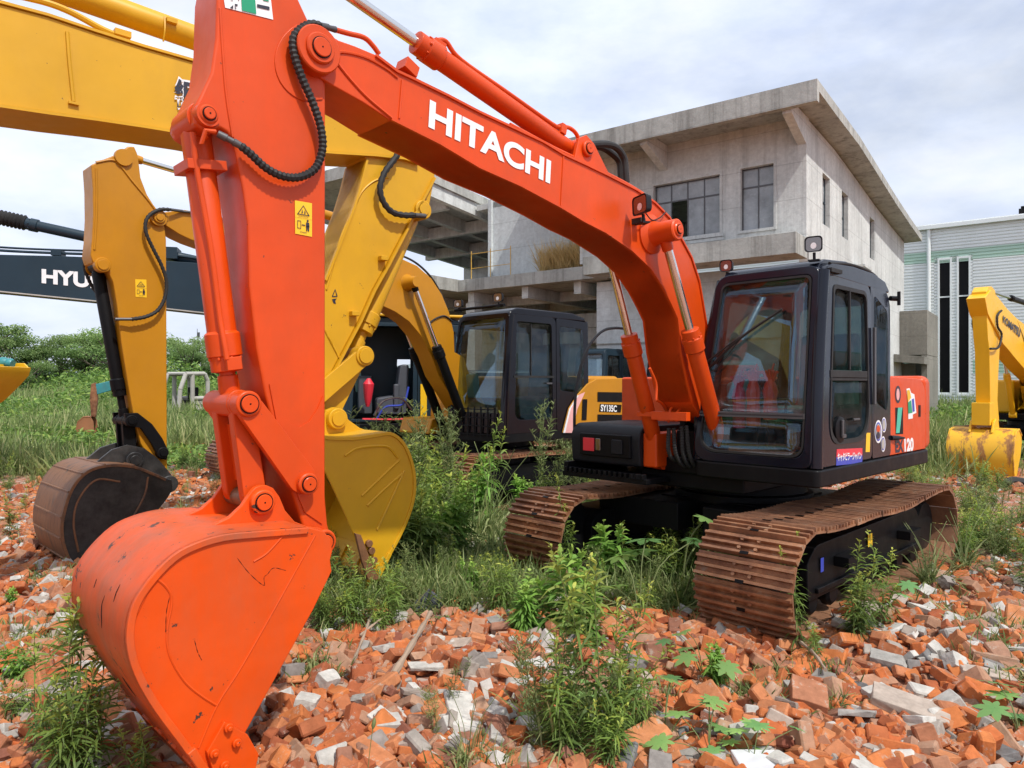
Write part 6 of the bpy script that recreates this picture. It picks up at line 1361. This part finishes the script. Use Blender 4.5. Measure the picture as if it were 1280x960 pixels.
def plant(kind,x,y,h,label,group=None,sx=None,dz=0):
    name,a,b=pr.choice(PV[kind]); o=bpy.data.objects.new(name,a); C.objects.link(o); c=bpy.data.objects.new('leaves',b); C.objects.link(c); c.parent=o
    w=(sx or 1)*h; o.location=(x,y,gz(x,y)-.01+dz); o.scale=(w,w,h); o.rotation_euler=(pr.gauss(0,.06),pr.gauss(0,.06),pr.uniform(0,6.3)); return tag(o,label,CAT[kind],group)
def pp(kind,px,py,hpx,label,group=None,sx=None,dz=0):
    if kind=='palm': hpx*=1.1; sx=(sx or 1)*1.35
    y=1575/(py-480); x=(px-640)/900*y; return plant(kind,x,y,hpx/900*y,label,group,sx,dz)
# the ones that stand out
for a in [('horse',92,975,250,'tall yellow green leafy weed left of the big orange bucket, tallest of its clump',None,1.1),('horse',118,960,215,'leafy weed leaning against the back of the orange bucket'),('horse',62,955,160,'leafy weed in front of the tall clump at the bottom left',None,1.2),('bush',100,990,190,'dark bushy undergrowth weed at the foot of the bottom left clump',None,.9),('horse',75,990,95,'short bright leafed weed at the bottom left edge',None,1.3),
 ('bright',28,860,55,'small leafy weed on the rubble beside the left edge',None,1.3),('bush',20,905,60,'low tufted weed near the left edge below the small leafy one',None,1.2),('horse',175,990,100,'short pale weed under the orange bucket lip',None,1.3),('bright',15,752,26,'tiny weed on bricks near the left edge'),
 ('horse',732,945,275,'tall thin green weed at the centre of the foreground clump',None,1.0),('horse',712,930,235,'weed with arching leaves left in the central foreground clump',None,1.1),('horse',772,950,160,'yellow tipped upright weed right of the central foreground clump',None,1.1),('bush',748,960,120,'dense bushy weed filling the foot of the central clump',None,1.15),('bush',790,930,130,'bushy olive weed at the right foot of the central clump',None,1.0),('grass',700,945,150,'grass clump at the left foot of the central weeds',None,.9),('bush',705,945,110,'low bushy weed at the left foot of the central clump',None,1.1),('fox',772,945,120,'pale foxtail grass head in front of the central weeds'),
 ('bright',700,805,125,'bright green broad leaved weed between the two tracks',None,.95),('bright',735,815,95,'bright green broad leaved weed right of its taller neighbour',None,1.1),('bright',655,800,80,'bright green weed behind the rubble edge left of centre',None,1.2),
 ('horse',1000,822,150,'tall sparse yellowing weed in front of the near track end',None,.8),('horse',1022,838,75,'short leafy weed at the foot of the tall yellowing one'),('bush',1072,818,100,'bushy yellow green weed against the near track',None,1.1),('horse',1075,812,118,'upright tipped weed behind the bushy one at the near track',None,1.1),('horse',1100,810,118,'upright pale weed right of its bushy neighbour at the near track'),('palm',1108,800,60,'dark green lobed plant right of the bushy weed at the near track'),
 ('horse',902,715,125,'single spiky weed stalk standing between the two orange machine tracks',None,.7),('horse',706,735,150,'tall brownish green stalk in front of the far track end',None,.6),('grass',930,690,70,'arching grass clump under the dark cab',None,1.1),
 ('palm',850,765,115,'large lobed leaf plant left of the near track',None,1.0),('palm',800,790,100,'large lobed leaf plant in front of the weeds between tracks',None,1.0),('palm',700,900,60,'lobed leaf plant beside the central clump',None,1.1),('palm',880,850,60,'bright lobed leaf plant on the rubble below the near track',None,1.1),('bright',895,860,70,'pale green weed on the rubble below the near track'),('palm',830,930,75,'lobed leaf plant right of the central foreground clump',None,1.3),('palm',885,950,60,'low lobed leaf plant at the bottom right of centre',None,1.5),('palm',940,965,50,'low lobed leaf plant above the white sack',None,1.5),('palm',1275,925,60,'lobed leaf plant at the lower right edge',None,1.6),
 ('grass',585,965,90,'broad bladed grass clump at the bottom centre',None,1.2),('fox',598,985,75,'foxtail grass at the bottom centre edge'),('fox',458,985,80,'pale foxtail grass among the bottom centre bricks'),('wispy',560,900,75,'small grey green weed on rubble right of the stick',None,1.2),('wispy',545,925,70,'small grey green weed behind the bottom grass clump',None,1.2),
 ('horse',432,790,115,'spiky leafy weed right of the orange bucket, leftmost of three',None,1.1),('horse',452,800,95,'spiky leafy weed right of the orange bucket, middle of three',None,1.1),('horse',492,795,110,'spiky leafy weed right of the orange bucket, rightmost of three',None,1.1),('bush',405,800,75,'low bushy weed against the orange bucket mouth'),('bush',475,800,60,'low bushy weed below the yellow bucket tip'),
 ('horse',598,660,150,'very tall weed stalk in front of the black amber cab',None,.8),('bright',596,665,115,'bright yellow tipped weed before the black window guard',None,.6),('wispy',672,655,145,'tall wispy branching weed before the black cab door',None,.9),('wispy',555,650,130,'tall wispy weed left of the black window guard',None,.9),('horse',480,640,95,'upright weed behind the yellow bucket'),('wispy',530,645,130,'tall wispy weed between yellow bucket and black cab',None,.9),('wispy',700,640,95,'wispy weed behind the black hand rail loop'),('bright',650,650,60,'bright weed by the amber machine track')]:
    pp(*a)
for i in range(3): pp("horse",pr.uniform(685,800),pr.uniform(915,960),pr.uniform(110,225),'upright leafy weed inside the central foreground clump','weeds of the central foreground clump')
for i in range(5): pp('wispy',pr.uniform(670,800),pr.uniform(915,960),pr.uniform(90,180),'wispy dead looking weed inside the central foreground clump','weeds of the central foreground clump')
for i in range(6): pp('horse',pr.uniform(395,520),pr.uniform(780,805),pr.uniform(70,120),'upright leafy weed between the orange and yellow buckets','weeds between the two buckets')
LB_={'horse':'upright leafy weed in the thicket between the tracks and buckets','bush':'bushy olive weed in the thicket between the tracks and buckets','grass':'arching grass clump in the thicket between the tracks','wispy':'wispy branching weed in the thicket before the amber machine','bright':'fresh green broad leaved weed in the thicket between the machines'}
def blocked(x,y): 
    if on_track(x,y,.10): return True
    a,b,_=HF.loc3(x,y,0)
    return 3.9<a<5.6 and abs(b)<.5
k=0
while k<235:
    px=pr.uniform(385,885); py=pr.uniform(585,775); y=1575/(py-480); x=(px-640)/900*y
    if blocked(x,y) or (px>860 and py<690): continue
    kind=pr.choices(['horse','bush','grass','wispy','bright'],[3,4,4,3,1.3])[0]; h=pr.uniform(.26,.5) if py>720 else pr.uniform(.50,1.0)
    if kind=='wispy': h*=1.25
    if px>640: h*=.8
    if px<620 and py<720: h*=1.2
    if 610<px<740 and 640<py<760: h=min(h,.34)
    if px>740 and 640<py<745: h=pr.uniform(.42,.72)
    plant(kind,x,y,h,LB_[kind],'weeds in the thicket between the machines',pr.uniform(.9,1.3)); k+=1
LR={'horse':'upright weed on the east rubble beyond the near track','bush':'bushy grey green weed on the east rubble','grass':'dry tipped grass clump on the east rubble','wispy':'wispy weed on the east rubble behind the near track'}
for k in range(60):
    px=pr.uniform(1120,1300); py=pr.uniform(600,745); y=1575/(py-480); x=(px-640)/900*y
    if on_track(x,y,.1): continue
    kind=pr.choices(['horse','bush','grass','wispy'],[1.5,3,3,4])[0]; plant(kind,x,y,pr.uniform(.3,.65),LR[kind],'weeds on the east rubble',pr.uniform(1,1.6))
LL={'horse':'upright weed on the brick field behind the black bucket','bush':'bushy weed on the brick field left of the black bucket','grass':'grass clump on the brick field left of the buckets','wispy':'wispy weed on the brick field by the left machines'}
for k in range(52):
    px=pr.choice([pr.uniform(-20,75),pr.uniform(195,300)]) if pr.random()<.75 else pr.uniform(-20,400); py=pr.uniform(565,700); y=1575/(py-480); x=(px-640)/900*y
    a,b,_=HF.loc3(x,y,0)
    if 3.9<a<5.6 and abs(b)<.5: continue
    kind=pr.choices(['horse','bush','grass','wispy'],[2,3,3,3])[0]; plant(kind,x,y,pr.uniform(.25,.6),LL[kind],'weeds on the west brick field',pr.uniform(.9,1.4))
# mass ground cover
def cover(name,pts,h0,h1,mat,seed,label,per=1,w=.012,lw=None,spread=.05,up=(.6,1.4),droop=.6,zoff=None,tmul=1):
    g=np.random.default_rng(seed); n=len(pts); B=np.repeat(pts,per,0)+np.concatenate([g.normal(0,spread,(n*per,2)),np.zeros((n*per,1))],1); N=len(B)
    if zoff is not None: B[:,2]+=np.repeat(zoff,per)*g.random(N)
    a=g.uniform(0,6.3,N);u=g.uniform(*up,N); D=np.stack([np.cos(a)*np.cos(u),np.sin(a)*np.cos(u),np.sin(u)],1); L=g.uniform(h0,h1,N)*(np.repeat(lw,per) if lw is not None else 1); W=w*(np.repeat(lw,per) if lw is not None else 1)*g.uniform(.7,1.4,N)
    V,F,T=leaves(B,D,L,W,g.uniform(.2,1,N)*droop,np.clip(g.normal(.45,.28,N),0,1)*tmul,g=g); o=npmesh(name,V,F,mat,tint=T); return tag(o,label,kind='stuff')
g=np.random.default_rng(9); P=[]
while len(P)<5600:
    px=g.uniform(370,905); py=g.uniform(560,772); y=1575/(py-480); x=(px-640)/900*y
    if not blocked(x,y) or g.random()<.05: P.append((x,y,gz(x,y)))
cover('grass',np.array(P),.12,.48,'grassm',1,'tangled low grass between the machines',per=9,w=.012,spread=.08,up=(.25,1.45))
P=[]
while len(P)<3600:
    px=g.uniform(-30,1310); py=555+450*g.random()**1.6; y=1575/(py-480); x=(px-640)/900*y
    dens=mnoise.noise(Vector((x*1.1,y*1.1,7)))+(.25 if px>1110 and py<760 else 0)+(.18 if px<300 and py<720 else 0)
    if dens<.22 or on_track(x,y,0): continue
    P.append((x,y,gz(x,y)))
cover('grass',np.array(P),.06,.22,'grassm',2,'thin grass tufts growing through the rubble',per=6,w=.009,spread=.03)
# far field: creeping undergrowth and trees
P=[];Z=[];S=[]
while len(P)<60000:
    y=15+65*g.random()**1.35; x=g.uniform(-.86,.95)*y
    if -.30*y<x<.58*y and y>17: continue   # behind the machines and building
    if x>.45*y and y<16: continue
    h=max(0,mnoise.noise(Vector((x*.12,y*.12,2)))+.35)*min(1,(y-15)/16)*(3.0 if x<0 else 1.1)
    if h<=.03 and mnoise.noise(Vector((x*.4,y*.4,12)))<(.25 if y<22 else -.4): continue
    P.append((x,y,gz(x,y)));Z.append(h+.05);S.append(.55+y/32)
cover('undergrowth',np.array(P),.09,.22,'far',3,'green creepers and tall herbs covering the field',per=2,w=.05,lw=np.array(S),spread=.35,up=(-.3,1.2),droop=.5,zoff=np.array(Z))
g=np.random.default_rng(77); P=[];S=[]
while len(P)<9000:
    y=13+34*g.random()**1.3; x=-g.uniform(.18,.86)*y if g.random()<.75 else g.uniform(.52,.9)*y
    if mnoise.noise(Vector((x*.3,y*.3,21)))<-.05+.25*(y<19): continue
    P.append((x,y,gz(x,y)));S.append(.8+y/30)
cover('tall_grass',np.array(P),.25,.75,'grassm',8,'pale seeding tall grass standing through the field creepers',per=4,w=.02,lw=np.array(S),spread=.12,up=(.9,1.5),droop=.35)
def v_tree(seed,spread=1.0,nl=9000,flat=0):
    g=np.random.default_rng(seed); m=MB(); m.tube([(0,0,0),(.02,.01,.25),(-.01,.02,.5),(.02,0,.7)],.035,n=8,k=3,rf=lambda i,n_:1-.6*i/n_); cl=[]
    for i in range(24):
        a=g.uniform(0,6.3); r_=g.uniform(.08,.42)*spread; z=g.uniform(.16,.95)-.15*r_; c=np.array([math.cos(a)*r_,math.sin(a)*r_,z]); cl.append((c,g.uniform(.10,.19))); s=g.uniform(.2,.5); m.tube([(0,0,s),tuple(c*.55+np.array([0,0,s*.35])),tuple(c)],.012,n=5,k=3,rf=lambda i,n_:1-.7*i/n_)
    st=m.build('trunk','bark',recalc=False); V=[]
    idx=g.integers(0,len(cl),nl); C0=np.array([cl[i][0] for i in idx]); R0=np.array([cl[i][1] for i in idx]); d=nrm(g.normal(0,1,(nl,3)))*(R0*g.random(nl)**.45)[:,None]; d[:,2]*=.62; P=C0+d; az=g.uniform(0,6.3,nl); D=np.stack([np.cos(az),np.sin(az),g.normal(0,.5,nl)],1)
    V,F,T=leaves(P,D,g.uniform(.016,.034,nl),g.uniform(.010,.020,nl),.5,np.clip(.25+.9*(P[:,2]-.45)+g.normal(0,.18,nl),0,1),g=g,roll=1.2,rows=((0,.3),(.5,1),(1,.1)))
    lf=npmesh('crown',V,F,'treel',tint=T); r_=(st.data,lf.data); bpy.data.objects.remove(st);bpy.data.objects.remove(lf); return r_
TV=[v_tree(s,sp) for s,sp in ((1,1.0),(2,1.25),(3,.9),(4,1.4))]
tl=[(-50,54,6.4,0,'tree crown filling the left frame edge behind its neighbours'),(-46,62,6.8,1,'tall hazy tree second from the left edge'),(-40,64,6.4,3,'hazy spreading tree above the left creepers'),(-33.5,64,6.4,2,'hazy round tree just left of the amber arm'),(-27.5,64,6.2,3,'spreading tree directly behind the amber arm'),(-22.5,58,4.6,1,'low tree right above the derelict cab'),(-18.0,60,5.0,2,'low round tree right of the derelict cab'),(-15.5,62,5.2,0,'bushy tree glimpsed behind the orange arm'),(-44,56,7.6,3,'spreading dark green tree at the far left edge of the field'),(-38.5,57,5.8,0,'rounded tree right of the spreading tree at the far left'),(-35.5,60,6.2,1,'middle sized tree behind the teal digger arm'),(-32,58,6.3,3,'flat topped tree left of the amber arm cylinder'),(-29.5,55,6.6,1,'broad light green tree behind the black bucket cylinder'),(-41,52,4.6,2,'low bushy tree before the far left trees'),(-26.8,60,5.4,0,'small round tree seen right of the amber arm'),(-24.5,62,4.8,2,'low tree left of the derelict cab'),(-20.3,63,5.2,1,'small tree beside the orange bucket cylinder'),(-34,50,3.6,0,'low leafy tree over the field creepers'),(-47,50,6.0,1,'dark tree cut by the left edge of the view'),(-38,46,3.2,2,'short bushy tree in the creepers on the left')]
for x,y,h,v,lab in tl:
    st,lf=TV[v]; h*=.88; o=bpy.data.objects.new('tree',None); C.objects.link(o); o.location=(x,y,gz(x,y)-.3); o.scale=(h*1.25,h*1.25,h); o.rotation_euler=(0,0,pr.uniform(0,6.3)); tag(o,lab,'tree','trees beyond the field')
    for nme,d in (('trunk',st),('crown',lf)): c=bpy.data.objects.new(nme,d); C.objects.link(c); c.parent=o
# dry grass on the balcony
g=np.random.default_rng(31); P=[]
for i in range(420):
    px=g.uniform(676,760); q=BF.b(px,330,.35+g.uniform(0,.5)); P.append((q[0],q[1],5.33))
P=np.array(P); M3=np.array(BM); P=P@M3[:3,:3].T+M3[:3,3]
cover('dry_grass',P,.6,1.45,'dry',5,'dry straw coloured grass growing on the balcony',per=6,w=.014,spread=.06,up=(.9,1.5),droop=.35)
# vines and small herbs at the warehouse foot
for i,(px,h) in enumerate(((1172,1.1),(1192,.8),(1214,1.3),(1250,.9))):
    q=WF.b(px,503,-.8); w=WF.world(q[0],q[1],0); plant('bush',w[0],w[1],h,('leafy bush at the foot of the warehouse wall, '+('leftmost of four','second of four from the left','tallest of the four','rightmost of the four')[i]),'bushes at the warehouse foot',1.4)

# ================================================================== every separate piece becomes a part of its own
def islands(me):
    n=len(me.vertices); par=list(range(n))
    def find(i):
        while par[i]!=i: par[i]=par[par[i]]; i=par[i]
        return i
    for e in me.edges:
        a,b=find(e.vertices[0]),find(e.vertices[1])
        if a!=b: par[a]=b
    g={}
    for i in range(n): g.setdefault(find(i),[]).append(i)
    return list(g.values())
SPLIT={'pin_boss','wear_plate','weld_seam','pin_seal','eave_bracket','column','roof_beam','floor_beam','boom_hose','arm_hose','hose_bundle','hydraulic_pipe','scratch','gouge','window_sill','lean_to_wall','bucket_ear','track_roller','flange_plate','cylinder_pipe','boom_pipe','rear_wall','control_lever','console','corner_pillar','idler_link','hose_fitting','boom_bracket','step_plate','wear_ridge','bucket_teeth','window_guard','cylinder_bracket','stair_landing','wall_groove','bucket_link','seat','seat_base','upper_floor','lean_to_parapet','vent','lamp_cable','mirror_bracket','rain_gutter','wiper','side_cutter','window_bar','latch'}
def split_parts():
    for o in [o for o in C.objects if o.type=='MESH' and o.parent and o.name.split('.')[0] in SPLIT]:
        me=o.data; isl=islands(me)
        if not 1<len(isl)<=400: continue
        co=np.empty(len(me.vertices)*3); me.vertices.foreach_get('co',co); co=co.reshape(-1,3); tol=.004
        box=[(co[i].min(0)-tol,co[i].max(0)+tol) for i in isl]; k=len(isl); par=list(range(k))
        def find(i):
            while par[i]!=i: i=par[i]
            return i
        for i in range(k):
            for j in range(i):
                if (box[i][0]<=box[j][1]).all() and (box[j][0]<=box[i][1]).all(): par[find(i)]=find(j)
        cl={}
        for i in range(k): cl.setdefault(find(i),[]).extend(isl[i])
        cl=list(cl.values())
        if not 1<len(cl)<=60: continue
        base=o.name.split('.')[0]; own={}
        for c,vs in enumerate(cl):
            for v in vs: own[v]=c
        for c,vs in enumerate(cl):
            idx={v:i for i,v in enumerate(vs)}; V=[tuple(co[v]) for v in vs]; F=[];mi=[];sm=[]
            for p in me.polygons:
                if own[p.vertices[0]]==c: F.append([idx[v] for v in p.vertices]); mi.append(p.material_index)
            n=bpy.data.meshes.new(base); n.from_pydata(V,[],F)
            for m_ in me.materials: n.materials.append(m_)
            n.polygons.foreach_set('material_index',mi); n.polygons.foreach_set('use_smooth',[True]*len(F)); n.set_sharp_from_angle(angle=R(35))
            if c==0: o.data=n; continue
            q=o.copy(); q.data=n; C.objects.link(q)
split_parts()
# ================================================================== light
SUN_EL,SUN_AZ=R(56),(.62,-.78)   # direction towards the sun in plan
w=bpy.data.worlds.new('World'); sc.world=w; w.use_nodes=True; t=w.node_tree; n=t.nodes; l=t.links; bg=n['Background']
sky=n.new('ShaderNodeTexSky'); sky.sky_type='NISHITA'; sky.sun_disc=False; sky.sun_elevation=SUN_EL; sky.sun_rotation=math.atan2(SUN_AZ[0],SUN_AZ[1]); sky.dust_density=2.5; sky.air_density=1.0; sky.ozone_density=1.2
tc=n.new('ShaderNodeTexCoord'); mp=n.new('ShaderNodeMapping'); mp.inputs['Scale'].default_value=(1,1,2.4); mp.inputs['Location'].default_value=(.35,.2,.1); l.new(tc.outputs['Generated'],mp.inputs[0])
nz=n.new('ShaderNodeTexNoise'); nz.inputs['Scale'].default_value=1.9; nz.inputs['Detail'].default_value=7; nz.inputs['Roughness'].default_value=.52; nz.inputs['Distortion'].default_value=.25; l.new(mp.outputs[0],nz.inputs['Vector'])
r=ramp(n,l,nz.outputs['Fac'],[(.32,(.58,.58,.58)),(.46,(.86,.86,.86)),(.58,(1,1,1))])
nz2=n.new('ShaderNodeTexNoise'); nz2.inputs['Scale'].default_value=4.2; nz2.inputs['Detail'].default_value=8; nz2.inputs['Roughness'].default_value=.6; l.new(mp.outputs[0],nz2.inputs['Vector'])
cr=ramp(n,l,nz2.outputs['Fac'],[(.3,(8.0,9.2,12.2)),(.55,(10.4,11.2,12.9)),(.72,(11.8,12.0,12.6))])
o=mix(n,l,r.outputs[0],sky.outputs[0],cr.outputs[0]); l.new(o,bg.inputs[0]); bg.inputs[1].default_value=.10
sun=bpy.data.lights.new('sun','SUN'); so=bpy.data.objects.new('sun',sun); C.objects.link(so); sun.energy=4.6; sun.angle=R(1.2); sun.color=(1,.965,.91)
az=Vector((*SUN_AZ,0)).normalized(); dirv=Vector((az.x*math.cos(SUN_EL),az.y*math.cos(SUN_EL),math.sin(SUN_EL))); so.rotation_euler=dirv.to_track_quat('Z','Y').to_euler(); so.location=(0,0,30)
sc.view_settings.view_transform='Standard'; sc.view_settings.look='None'; sc.view_settings.gamma=1; sc.view_settings.exposure=-.12
sc.render.engine='CYCLES'; cy=sc.cycles; cy.max_bounces=6; cy.diffuse_bounces=3; cy.glossy_bounces=4; cy.transmission_bounces=6; cy.transparent_max_bounces=16; cy.use_denoising=True; cy.use_adaptive_sampling=True; cy.adaptive_threshold=.02; cy.caustics_reflective=False; cy.caustics_refractive=False; cy.sample_clamp_indirect=6
